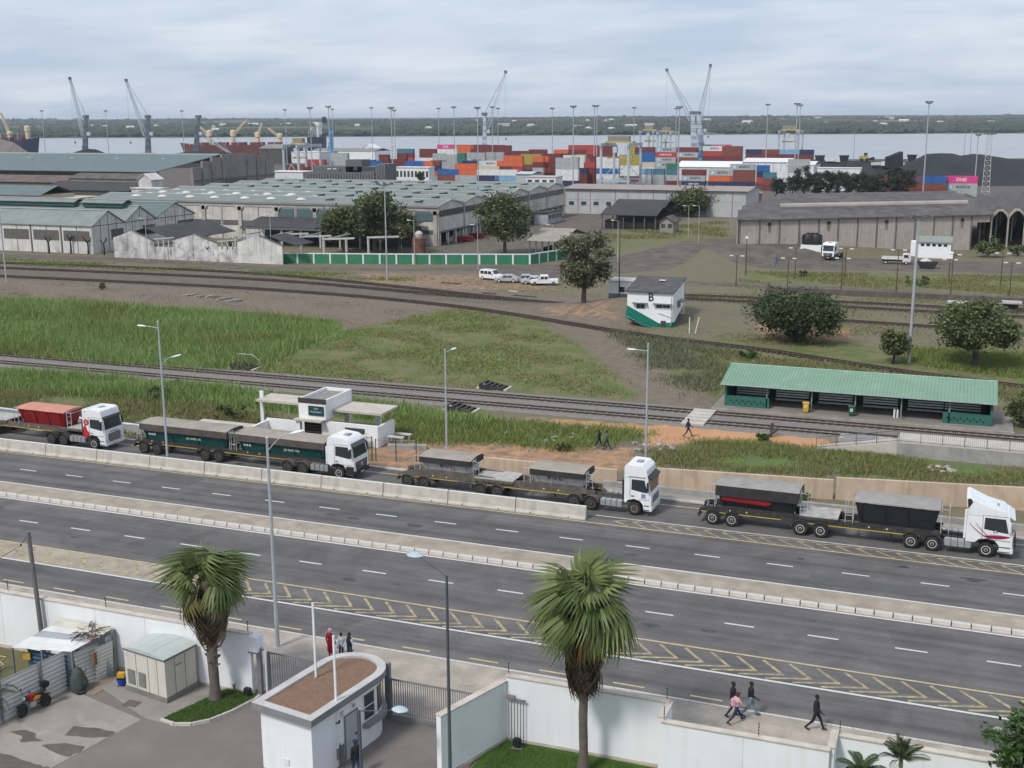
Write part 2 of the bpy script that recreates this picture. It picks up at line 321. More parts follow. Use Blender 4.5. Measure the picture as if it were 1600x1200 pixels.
fm,t,b = new_mat('far land'); g_ = t.nodes.new('ShaderNodeNewGeometry'); b.inputs['Roughness'].default_value = 1; b.inputs['Specular IOR Level'].default_value = 0
def fnoise(s,d=6):
 z = t.nodes.new('ShaderNodeTexNoise'); z.inputs['Scale'].default_value = s; z.inputs['Detail'].default_value = d; t.links.new(g_.outputs['Position'],z.inputs['Vector']); return z.outputs['Fac']
def framp(v,a,b_,c0,c1):
 r = t.nodes.new('ShaderNodeValToRGB'); r.color_ramp.elements[0].position = a; r.color_ramp.elements[1].position = b_; r.color_ramp.elements[0].color = c0; r.color_ramp.elements[1].color = c1; t.links.new(v,r.inputs[0]); return r.outputs[0]
x_ = t.nodes.new('ShaderNodeMix'); x_.data_type = 'RGBA'; t.links.new(framp(fnoise(.0022,8),.5,.62,(0,0,0,1),(1,1,1,1)),x_.inputs[0])
t.links.new(framp(fnoise(.02),.35,.65,(.03,.045,.025,1),(.075,.09,.05,1)),x_.inputs[6]); t.links.new(framp(fnoise(.012),.35,.65,(.12,.115,.085,1),(.2,.17,.14,1)),x_.inputs[7]); t.links.new(x_.outputs[2],b.inputs['Base Color'])
fa = np.concatenate([np.linspace(-9000,-2700,12),np.linspace(-2600,2600,260),np.linspace(2700,9000,12)]); fb = np.concatenate([np.linspace(2420,3400,46),np.linspace(3450,5600,40),np.linspace(5700,16000,10)])
A_,B_ = np.meshgrid(fa,fb); hn = np.zeros(A_.shape)
for k,(s,am)in enumerate(((900,7),(410,5),(170,3),(80,1.6))):
 ph = rng.random(6)*9
 hn+=am*(np.sin(A_/s*1.3+ph[0]+np.sin(B_/s+ph[1]))*np.cos(B_/s*.9+ph[2]+np.sin(A_/s*.7+ph[3])))
shore = 2480-A_*.018+14*np.sin(A_/260)+8*np.sin(A_/71+1)
hz_ = np.clip((B_-2600)/2500,0,1)*(24+hn*.75)+1.2+np.clip((B_-5000)/9000,0,1)*14
hz_ = np.where(B_<shore,-12,hz_-4)
vi = np.arange(A_.size).reshape(A_.shape); fc = np.stack([vi[:-1,:-1],vi[:-1,1:],vi[1:,1:],vi[1:,:-1]],-1).reshape(-1,4)
far = struct(np_mesh('far_shore',np.stack([A_*ca-B_*sa,A_*sa+B_*ca,hz_],-1).reshape(-1,3),fc,fm,smooth=True),'low wooded hills and flats on the far side of the water')
# woodland on the far shore: a mass of crowns nobody could count
def far_h(a,c):
 i = np.clip(np.searchsorted(fb,c)-1,0,len(fb)-2); j = np.clip(np.searchsorted(fa,a)-1,0,len(fa)-2)
 return hz_[i,j]
nW = 15000; wb = 2490+(rng.random(nW)**1.2)*3600; wa = (rng.random(nW)-.5)*1.05*wb
nb_ = 2600; wb[:nb_] = 2482+rng.random(nb_)*70-wa[:nb_]*0; wa[:nb_] = (rng.random(nb_)-.5)*2600; wb[:nb_]+=-wa[:nb_]*.018+14*np.sin(wa[:nb_]/260)+8*np.sin(wa[:nb_]/71+1)
keep = (np.sin(wa/190+2*np.sin(wb/400))+np.sin(wb/260+wa/500)>-.75)|(np.arange(nW)<nb_); wa,wb = wa[keep],wb[keep]; nW = len(wa)
octv = np.array([(1,0,0),(0,1,0),(-1,0,0),(0,-1,0),(0,0,1),(.7,.7,.55),(-.7,.7,.6),(-.7,-.7,.5),(.7,-.7,.6)]); octf = np.array([(0,5,4),(5,1,4),(1,6,4),(6,2,4),(2,7,4),(7,3,4),(3,8,4),(8,0,4)])
sz = 5+rng.random(nW)*9; ht = 2.5+rng.random(nW)**2*7
vv = octv[None]*np.stack([sz,sz,ht],-1)[:,None]*(1+.5*(rng.random((nW,9,3))-.5)); vv[...,0]+=(wa*ca-wb*sa)[:,None]; vv[...,1]+=(wa*sa+wb*ca)[:,None]; vv[...,2]+=far_h(wa,wb)[:,None]
ff = (octf[None]+(np.arange(nW)*9)[:,None,None]).reshape(-1,3)
fw = np_mesh('far_woodland',vv.reshape(-1,3),ff,M('far crowns',(.045,.06,.045),.95,.5,.02,world=True,spec=.1)); tag(fw,'dark green woodland covering the far shore across the water','woodland',kind='stuff')
# ============================================================ ROADS
asph = M('road asphalt',(.148,.14,.134),.88,.14,.22,fine=.16,bump=.15,bscale=30,spec=.25,world=True,dirt=(.085,.083,.082),dirt_amt=.55)
# wheel-track tone: long faint bands along the road
t = asph.node_tree; b = t.nodes['Principled BSDF']; src = b.inputs['Base Color'].links[0].from_socket
zz = t.nodes.new('ShaderNodeTexNoise'); mp_ = t.nodes.new('ShaderNodeMapping'); mp_.inputs['Scale'].default_value = (.012,.9,1); g_ = t.nodes.new('ShaderNodeNewGeometry'); t.links.new(g_.outputs['Position'],mp_.inputs[0]); t.links.new(mp_.outputs[0],zz.inputs['Vector']); zz.inputs['Scale'].default_value = 1; zz.inputs['Detail'].default_value = 4
rp = t.nodes.new('ShaderNodeValToRGB'); rp.color_ramp.elements[0].position = .35; rp.color_ramp.elements[1].position = .65; rp.color_ramp.elements[0].color = (.72,.72,.72,1); rp.color_ramp.elements[1].color = (1.14,1.13,1.12,1); t.links.new(zz.outputs['Fac'],rp.inputs[0])
x_ = t.nodes.new('ShaderNodeMix'); x_.data_type = 'RGBA'; x_.blend_type = 'MULTIPLY'; x_.inputs[0].default_value = 1; t.links.new(src,x_.inputs[6]); t.links.new(rp.outputs[0],x_.inputs[7]); t.links.new(x_.outputs[2],b.inputs['Base Color'])
X0,X1 = -150.0,60.0
def sheet(name,x0,x1,y0,y1,z,mat,parent=None,th=.3):return MB().bx(x0,x1,y0,y1,z-th,z).build(name,mat,parent)
road_lo = struct(sheet('road',X0,X1,54.75,69.3,.0,asph),'grey asphalt carriageway between the pavement and the median')
road_up = struct(sheet('road',X0,X1,71.75,86.0,.0,asph),'grey asphalt carriageway and truck lane beyond the median')
white_p = M('white road paint',(.62,.62,.6),.6,.1,3,dirt=(.3,.3,.3),dirt_amt=.25,world=True); yellow_p = M('yellow road paint',(.5,.4,.21),.65,.18,2.5,dirt=(.16,.145,.125),dirt_amt=.8,world=True)
yellow_l = M('yellow line paint',(.56,.45,.24),.65,.14,2.5,dirt=(.25,.22,.18),dirt_amt=.45,world=True)
def line(name,x0,x1,y,w,mat,parent,z=.005):return MB().bx(x0,x1,y-w/2,y+w/2,z-.004,z).build(name,mat,parent)
for x0,x1,y0,y1,rd in((-52,-47.5,62.0,64.1,road_lo),(-21,-18.2,66.1,68.2,road_lo),(-8,-1.5,73.0,74.4,road_up),(-62,-57.5,76.2,78.6,road_up)):MB().bx(x0,x1,y0,y1,-.05,.0022).build('repair_patch',M('patch asphalt',(.105,.101,.1),.92,.16,.8,fine=.2,world=True),rd)
oil = M('oil stain',(.06,.058,.058),.55,.3,2,world=True)
for k in range(26):
 x,y = random.uniform(-75,12),random.choice((63.0,66.9,73.6,77.3,82.6,83.0,56.6))+random.uniform(-.5,.5); rr = random.uniform(.12,.4); n_ = 12; pl = [(x+rr*random.uniform(.6,1.6)*1.8*math.cos(a*2*PI/n_),y+rr*random.uniform(.6,1.2)*math.sin(a*2*PI/n_))for a in range(n_)]; MB().prism(pl,-.02,.0028,'z').build('oil_stain',oil,road_lo if y<70 else road_up)
line('edge_line',X0,X1,68.72,.16,white_p,road_lo); line('edge_line',X0,X1,58.4,.17,white_p,road_lo); line('edge_line',X0,X1,61.02,.13,yellow_l,road_lo)
line('edge_line',X0,X1,72.0,.15,white_p,road_up); line('edge_line',X0,X1,79.05,.12,yellow_l,road_up); line('edge_line',-24.5,X1,80.75,.12,white_p,road_up); line('edge_line',X0,X1,84.9,.12,yellow_l,road_up)
dm = MB().bx(-.86,.86,-.07,.07,0,.005).mesh('lane_dash'); dm.materials.append(white_p)
for k in range(-10,12):inst('lane_dash',dm,road_lo,(-39.55+4.78*k,64.85,0)); inst('lane_dash',dm,road_up,(-44.05+4.85*k,75.3,0))
ym = MB().bx(-.85,.85,-.06,.06,0,.005).mesh('edge_dash'); ym.materials.append(yellow_l)
for k in range(-7,5):inst('edge_dash',ym,road_lo,(-27.2+4.1*k,55.35,0))
def chevron(name,a,ap,c,w,parent,mat):  # two arms meeting at a point, as one painted outline
 a,ap,c = (Vector(q[:2])for q in(a,ap,c)); m = MB()
 for p,q in((a,ap),(ap,c)):
  d = (q-p).normalized(); n = Vector((-d.y,d.x))*w/2; e = d*w*.5
  p2,q2 = (p,q+e)if p is a else(p-e,q)
  z = .006 if p is a else .0045
  m.add([(p2-n).to_3d()+Vector((0,0,z)),(q2-n).to_3d()+Vector((0,0,z)),(q2+n).to_3d()+Vector((0,0,z)),(p2+n).to_3d()+Vector((0,0,z))],[(0,1,2,3)])
 return m.build(name,mat,parent)
for k in range(-34,28):
 x = -33.47+1.44*k
 chevron('hatch_chevron',(x-1.25,60.75,0),(x,59.35,0),(x-2.25,58.64,0),.18,road_lo,yellow_p)
for k in range(0,24):
 x = -22.9+1.32*k; y0 = min(79.75+.62,80.6)
 chevron('hatch_chevron',(x+1.9,80.6,0),(x+.1,80.2 if k>0 else 80.0,0),(x+1.35,79.18,0),.14,road_up,yellow_p)
# brick-paved part of the hatched strip at the far left, and the median
def paver_mat(name,c1,c2,mort,s=4.5,rz=0):
 mt,t,b = new_mat(name); g_ = t.nodes.new('ShaderNodeNewGeometry'); br = t.nodes.new('ShaderNodeTexBrick'); l = t.links
 mp_ = t.nodes.new('ShaderNodeMapping'); mp_.inputs['Rotation'].default_value = (0,0,rz); l.new(g_.outputs['Position'],mp_.inputs[0]); l.new(mp_.outputs[0],br.inputs['Vector'])
 br.inputs['Scale'].default_value = s; br.inputs['Color1'].default_value = C4(c1); br.inputs['Color2'].default_value = C4(c2); br.inputs['Mortar'].default_value = C4(mort); br.inputs['Mortar Size'].default_value = .02
 z = t.nodes.new('ShaderNodeTexNoise'); z.inputs['Scale'].default_value = .8; z.inputs['Detail'].default_value = 5; l.new(g_.outputs['Position'],z.inputs['Vector'])
 r = t.nodes.new('ShaderNodeValToRGB'); r.color_ramp.elements[0].position = .3; r.color_ramp.elements[1].position = .7; r.color_ramp.elements[0].color = (.75,.74,.73,1); r.color_ramp.elements[1].color = (1.15,1.13,1.1,1); l.new(z.outputs['Fac'],r.inputs[0])
 x = t.nodes.new('ShaderNodeMix'); x.data_type = 'RGBA'; x.blend_type = 'MULTIPLY'; x.inputs[0].default_value = 1; l.new(br.outputs['Color'],x.inputs[6]); l.new(r.outputs[0],x.inputs[7]); l.new(x.outputs[2],b.inputs['Base Color'])
 bp = t.nodes.new('ShaderNodeBump'); bp.inputs['Strength'].default_value = .35; bp.inputs['Distance'].default_value = .02; l.new(br.outputs['Fac'],bp.inputs['Height']); bp.invert = True; l.new(bp.outputs[0],b.inputs['Normal']); b.inputs['Roughness'].default_value = .9
 return mt
pav_m = paver_mat('median pavers',(.42,.36,.28),(.36,.31,.245),(.27,.23,.185),4.6,.785); pav_s = paver_mat('pavement pavers',(.46,.4,.34),(.38,.335,.285),(.28,.245,.21),4.6,0)
med = struct(MB().prism([(69.22,-.2),(71.72,-.2),(71.78,.06),(71.4,.2),(69.22,.25)],X0,X1,'x').build('median',pav_m),'brick-paved median with pale kerb stones between the carriageways')
kerb_c = M('kerb concrete',(.56,.53,.48),.85,.16,1.2,dirt=(.25,.22,.19),dirt_amt=.4,bump=.3,bscale=25)
ks = MB().prism([(-.16,-.15),(.1,-.15),(.1,.27),(-.06,.27),(-.12,.22)],-.505,.505,'x').mesh('kerb_stone'); ks.materials.append(kerb_c)
for k in range(-82,20):inst('kerb_stone',ks,med,(-9.02+1.08*k+.54,69.12,.012*random.random()),(0,0,random.uniform(-.006,.006)))
gut = M('kerb gutter',(.33,.27,.235),.9,.12,.8,fine=.2,world=True); g1 = MB().bx(X0,X1,68.82,68.99,-.05,.008).build('gutter',gut,road_lo)
hp = MB().bx(X0,-43.5,58.52,60.92,-.05,.003).build('paved_strip',pav_m,road_lo)
walk = struct(MB().bx(X0,X1,47.9,54.45,-.2,.11).build('pavement',pav_s),'brick-paved pavement between the compound wall and the road')
ks2 = MB().bx(-.49,.49,-.08,.08,-.15,.135).mesh('kerb_stone'); ks2.materials.append(kerb_c)
for k in range(-72,12):inst('kerb_stone',ks2,walk,(k*1.0,54.56,0),(0,0,random.uniform(-.005,.005)))
kerb_far = struct(MB().bx(X0,X1,86.0,86.25,-.2,.13).build('kerb',kerb_c),'far kerb of the truck lane')
verge = struct(MB().bx(-26,X1,86.25,88.6,-.2,.1).build('verge',M('verge paving',(.33,.3,.265),.95,.2,.6,fine=.25,world=True,dirt=(.3,.19,.12),dirt_amt=.4)),'dusty paved verge beside the truck lane')
# ============================================================ RAILWAY
ballast = M('rail ballast',(.22,.2,.185),.95,.25,1.5,fine=.5,bump=.8,bscale=14,world=True,dirt=(.14,.12,.1),dirt_amt=.4)
rail_m = M('rusty rail',(.075,.05,.04),.6,.3,2,metal=.3,world=True); slp_m = M('concrete sleeper',(.24,.22,.2),.9,.2,2,world=True); slp_d = M('dark sleeper',(.09,.075,.065),.9,.3,2,world=True)
def track(pts,label,gauge=1.07,sleepers=True,grp=None,spl=slp_m,h=.16):
 """one track: two rails and its row of sleepers, on a polyline in metres"""
 pts = [Vector((p[0],p[1],0))for p in pts]; fine = []
 for i in range(len(pts)-1):
  p0,p1,p2,p3 = pts[max(i-1,0)],pts[i],pts[i+1],pts[min(i+2,len(pts)-1)]
  for k in range(10):
   s = k/10; fine.append(.5*((2*p1)+(p2-p0)*s+(2*p0-5*p1+4*p2-p3)*s*s+(3*p1-p0-3*p2+p3)*s**3))
 fine.append(pts[-1]); t = thing('railway_track',label,'railway track',(0,0,0),0,grp)
 nrm = []
 for i in range(len(fine)):
  d = (fine[min(i+1,len(fine)-1)]-fine[max(i-1,0)]).normalized(); nrm.append(Vector((-d.y,d.x,0)))
 for s in(-1,1):
  m = MB(); o = [f+n*(s*gauge/2)for f,n in zip(fine,nrm)]
  for i,(p,n)in enumerate(zip(o,nrm)):
   w = .055; m.v+=[tuple(p-n*w+Vector((0,0,.1))),tuple(p-n*w+Vector((0,0,.1+h))),tuple(p+n*w+Vector((0,0,.1+h))),tuple(p+n*w+Vector((0,0,.1)))]
   if i:
    k = 4*i
    for a in range(4):m.f.append((k-4+a,k-4+(a+1)%4,k+(a+1)%4,k+a))
  m.build('rail',rail_m,t)
 if sleepers:
  m = MB(); acc = 0
  for i in range(len(fine)-1):
   d = fine[i+1]-fine[i]; ln = d.length; q = .75-acc
   while q<ln:
    m.box(fine[i]+d*(q/ln)+Vector((0,0,.07)),(.24,2.05,.12),math.atan2(d.y,d.x)); q+=.75
   acc = ln-(q-.75)
  o = m.build('sleepers',spl,t); o['kind'] = 'stuff'
 return t
bed = MB().prism([(107.6,-.3),(117.2,-.3),(116.0,.1),(108.8,.1)],-175,70,'x').build('ballast_bed',ballast); struct(bed,'grey stone ballast under the two near tracks'); bed.rotation_euler = (0,0,.0)
track([(-175,109.8),(-60,110.1),(-15,110.4),(70,110.5)],'straight track on pale ballast, the one nearer the road',grp='near tracks')
track([(-175,113.6),(-60,113.9),(-15,114.1),(70,114.2)],'straight track on pale ballast running along the platform shelter',grp='near tracks')
for i,(pp,lb)in enumerate([([(-60,408),(0,411),(400,428),(800,468),(960,484)],'weathered yard track closest to the long green wall'),([(-60,416),(0,419),(400,437),(700,462),(800,469),(880,475)],'weathered yard track second from the long green wall'),([(-60,430),(0,432),(400,452),(700,478),(1000,524),(1200,549),(1420,583),(1660,613)],'single curved track sweeping past the foot of the signal box'),([(1062,462),(1280,471),(1660,491)],'yard track beside the low platform wall where the flat wagons stand'),([(1062,467),(1290,479),(1660,500)],'yard track one over from the flat wagons'),([(1058,487),(1300,501),(1660,526)],'dark yard track behind the round dark bush')]):
 track([P(*q)[:2]for q in pp],lb,grp='yard tracks',spl=slp_d)
# ============================================================ BARRIERS AND STREET LAMPS
conc = M('barrier concrete',(.52,.48,.42),.85,.1,.9,dirt=(.28,.25,.21),dirt_amt=.35,streak=.3,bump=.2,bscale=12)
bprof = [(-.31,0),(-.31,.1),(-.2,.3),(-.13,1.02),(.13,1.02),(.2,.3),(.31,.1),(.31,0)]
bm_ = MB().prism(bprof,0,5.5,'x'); bme = bm_.mesh('concrete_barrier'); bme.materials.append(conc); fix_normals(bme)
cap_m = M('barrier cap',(.66,.65,.62),.8,.08,1.5,dirt=(.35,.33,.3),dirt_amt=.2)
for k in range(12):
 x = -91.0+5.57*k-.66
 if x+5.5>-24.2:break
 b_ = inst('concrete_barrier',bme,None,(x,79.62,-.01),(0,0,random.uniform(-.003,.003)))
 tag(b_,'sloped concrete barrier section in the row between the road and the truck lane','barrier','concrete barrier sections')
 MB().bx(.03,5.47,-.125,.125,1.0,1.024).build('cap',cap_m,b_)
 for q in(1.2,4.2):MB().lathe([(.045,-.335),(.045,-.29)],(q,0,.12),8,'y').build('drain_hole',M('hole black',(.02,.018,.016),.9),b_)
galv = M('galvanised steel',(.47,.5,.53),.45,.12,1.2,metal=.35); lampw = M('lamp head paint',(.7,.72,.73),.4,.08,3)
darkpost = M('dark grey post paint',(.075,.085,.1),.5,.15,1.5); lampglass = M('lamp bowl',(.42,.5,.55),.25,.1,4,spec=.6)
def head(parent,loc,rz,up=0,s=1.0):
 m = MB(); pr = [(0,.05),(.12,.075),(.35,.15),(.62,.17),(.82,.12),(.9,.03)]
 for sgn,hh in((1,.085),(-1,.05)):
  for i in range(len(pr)-1):
   pass
 rings = []
 for x,w in pr:rings.append([(x*s,w*math.cos(a)*s,(.085 if math.sin(a)>0 else .045)*math.sin(a)*min(1,w/.1)*s)for a in(2*PI*k/10 for k in range(10))])
 m.v = [p for r in rings for p in r]
 for i in range(len(rings)-1):
  for k in range(10):m.f.append((i*10+k,i*10+(k+1)%10,(i+1)*10+(k+1)%10,(i+1)*10+k))
 m.f+=[tuple(range(10))[::-1],tuple(range((len(rings)-1)*10,len(rings)*10))]
 o = m.build('lamp_head',lampw,parent,True); o.location = loc; o.rotation_euler = (0,-up,rz); return o
def lamp(loc,h,arms,label,r0=.11,r1=.065,mat=None):
 mat = mat or galv; t = thing('street_lamp',label,'street lamp',loc)
 MB().tube([(0,0,0),(0,0,h*.5),(0,0,h)],[r0,(r0+r1)/2,r1],10).build('pole',mat,t,True)
 MB().lathe([(.02,h),(r1*1.15,h),(r1*1.15,h+.06),(.03,h+.12)],n=10).build('pole_cap',mat,t)
 MB().bx(-.2,.2,-.2,.2,0,.03).build('base_plate',mat,t); MB().bx(-.055,.055,-r0-.012,-r0+.02,.7,1.1).build('access_door',mat,t)
 for z,ang,ln,rise in arms:
  c,s = math.cos(ang),math.sin(ang)
  pts = [(0,0,z)]+[(c*ln*q,s*ln*q,z+rise*math.sin(q*PI/2))for q in(.25,.5,.75,1)]
  MB().tube(pts,.03,8).build('arm',mat,t,True); head(t,pts[-1],ang,math.atan2(rise*.35,ln),.95)
 return t
AZR = PI/2+.35  # arms reach across the road
lamp(P(263,731),12.6,[(12.1,PI+YAW*0-.0,1.25,.08),(8.9,0+.25,1.0,.75)],'tall galvanised double-arm lamp standing against the concrete barrier row')
lamp((-34.5,52.7,.1),12.1,[(11.4,.15,1.35,1.05),(11.2,PI,.0,.0)][:1],'tall galvanised lamp on the near pavement by the sliding gate',.13,.07)
lamp(P(698,700),9.0,[(8.75,1.4,.9,.1)],'galvanised lamp beyond the truck lane with its arm turned to the rail tracks')
lamp(P(1009,722),10.3,[(9.75,PI+.05,.95,.05)],'galvanised lamp rising behind the white high-roofed truck')
def globe_lamp(loc,h,ang,ln,drop,label):
 t = thing('street_lamp',label,'street lamp',loc); MB().tube([(0,0,0),(0,0,h)],[.085,.055],10).build('pole',darkpost,t,True); c,s = math.cos(ang),math.sin(ang)
 MB().tube([(0,0,h-.02),(c*ln,s*ln,h+drop)],[.03,.022],8).build('arm',darkpost,t)
 MB().bx(-.16,.16,-.16,.16,0,.03).build('base_plate',darkpost,t)
 hd = MB(); hd.lathe([(.02,-.1),(.16,-.09),(.3,-.03),(.36,.04),(.3,.1),(.16,.19),(.03,.22)],n=18); o = hd.build('lamp_bowl',lampglass,t,True); o.location = (c*(ln+.28),s*(ln+.28),h+drop+.02); o.scale = (1.05,.8,.8)
 return t
globe_lamp(P(704,1240),10.2,2.95,1.35,.55,'slim dark lamp post with one oval bowl beside the white compound wall')
globe_lamp(P(566,1240),4.0,.3,1.5,.05,'short dark lamp post with one oval bowl beside the gatehouse door')
# ============================================================ TRUCKS
tyre_m = M('tyre rubber',(.022,.021,.02),.85,.2,6,dirt=(.12,.1,.08),dirt_amt=.35); rim_w = M('white rim',(.62,.61,.59),.5,.12,6,dirt=(.2,.17,.14),dirt_amt=.35); rim_d = M('dusty steel rim',(.16,.14,.12),.6,.25,6); hub_m = M('wheel hub',(.06,.055,.05),.5,.2,8)
chas = M('chassis black',(.035,.034,.034),.6,.25,2,dirt=(.16,.13,.1),dirt_amt=.35); chas_d = M('dusty chassis',(.1,.088,.074),.75,.3,2,dirt=(.22,.18,.14),dirt_amt=.5)
cabw = M('white cab paint',(.78,.785,.79),.28,.05,1.5,dirt=(.5,.46,.41),dirt_amt=.1,streak=.12,spec=.5); black_pl = M('black plastic',(.025,.025,.027),.5,.2,4); gl = glass('cab glass',(.03,.04,.045),.06); chrome = M('aluminium tank',(.5,.51,.52),.38,.15,3,metal=.6)
yel_s = M('yellow reflective stripe',(.55,.4,.06),.5,.15,5); lampc = M('headlight glass',(.62,.64,.66),.15,.1,8,spec=.7); redp = M('red cab livery',(.5,.03,.04),.35,.1,2); crim = M('crimson livery',(.3,.015,.05),.35,.1,2)
deck_m = M('chequer deck',(.42,.4,.37),.7,.25,2,dirt=(.28,.23,.18),dirt_amt=.4); frame_m = M('ladder frame paint',(.5,.49,.47),.55,.2,3,dirt=(.25,.21,.17),dirt_amt=.4)
tyre_me = MB().lathe([(.26,-.13),(.4,-.15),(.49,-.14),(.52,-.1),(.525,0),(.52,.1),(.49,.14),(.4,.15),(.26,.13)],n=28,axis='y').mesh('tyre'); tyre_me.materials.append(tyre_m); fix_normals(tyre_me); tyre_me.polygons.foreach_set('use_smooth',[True]*len(tyre_me.polygons))
def rim_mesh(mat,dish):
 me = MB().lathe([(.3,-.12),(.3,-.14),(.26,-.145),(.25,-.1+dish),(.13,-.08+dish),(.12,-.13),(.05,-.14),(.05,.1),(.3,.1)],n=20,axis='y').mesh('rim'); me.materials.append(mat); fix_normals(me); return me
rims = {'w':rim_mesh(rim_w,.04),'d':rim_mesh(rim_d,.05),'f':rim_mesh(rim_d,-.04),'fw':rim_mesh(rim_w,-.03)}
hub_me = MB().lathe([(.085,-.165),(.095,-.12),(.095,-.05)],n=12,axis='y').mesh('hub'); hub_me.materials.append(hub_m); fix_normals(hub_me)
def wheel(parent,x,y,rim,r=1.0):
 s = -1 if y>0 else 1
 w = inst('wheel',tyre_me,parent,(x,y,.525*r),(0,random.random()*6,0),(r,s,r)); inst('rim',rims[rim],w); inst('hub',hub_me,w); return w
def hullbox(b,tp):  # frustum: bottom rect and top rect (x0,x1,y0,y1,z)
 vs = [(b[0],b[2],b[4]),(b[1],b[2],b[4]),(b[1],b[3],b[4]),(b[0],b[3],b[4]),(tp[0],tp[2],tp[4]),(tp[1],tp[2],tp[4]),(tp[1],tp[3],tp[4]),(tp[0],tp[3],tp[4])]
 return MB().add(vs,[(3,2,1,0),(4,5,6,7),(0,1,5,4),(1,2,6,5),(2,3,7,6),(3,0,4,7)])
def tarp_mesh(x0,x1,w,z,flap,nseg=10,hump=.12,pull=0):
 """sheet over the load: sagging between the bows, wrinkled skirts on all four sides"""
 xs = np.linspace(x0,x1,nseg*3+1); m = MB(); rows = []
 for i,x in enumerate(xs):
  bow = .025*abs(math.sin(i*PI/3)); e = 1 if 0<i<len(xs)-1 else 0
  r = [(x,-w-.03-.015*random.random(),z-flap+.03*random.random()),(x,-w-.03,z-flap*.5),(x,-w-.02,z-.02)]
  for q in(-.75,-.4,0,.4,.75):r.append((x,q*w,z+hump*(1-q*q)-bow+.012*random.random()))
  r+=[(x,w+.02,z-.02),(x,w+.03,z-flap*.5),(x,w+.03,z-flap)]; rows.append(r)
 n = len(rows[0]); m.v = [p for r in rows for p in r]
 for i in range(len(rows)-1):
  for k in range(n-1):m.f.append((i*n+k,i*n+k+1,(i+1)*n+k+1,(i+1)*n+k))
 for end,d in((0,-1),(len(rows)-1,1)):
  base = end*n; o = len(m.v)
  m.v+=[(xs[end]+d*.03,p[1],z-flap+.05*random.random())for p in rows[end][2:-2]]
  for k in range(n-5):m.f.append((base+2+k,base+3+k,o+k+1,o+k))
 return m
def end_frame(t,x,d,z0,z1,mat):
 m = MB()
 for y in(-1.0,-.45):m.tube([(x,y,z0),(x,y,z1)],.03,6)
 for k in range(4):m.tube([(x,-1.0,z0+.15+(z1-z0-.2)*k/3),(x,-.45,z0+.15+(z1-z0-.2)*k/3)],.022,6)
 m.tube([(x,-1.0,z1-.05),(x+d*.5,-1.0,z1-.12),(x+d*.5,-1.0,z0)],.025,6); m.tube([(x+d*.5,-1.0,z0+.55),(x,-1.0,z0+.55)],.022,6); m.tube([(x+d*.5,-1.0,z1-.12),(x+d*.5,.9,z1-.12),(x+d*.5,.9,z0)],.022,6)
 m.build('ladder_frame',mat,t)
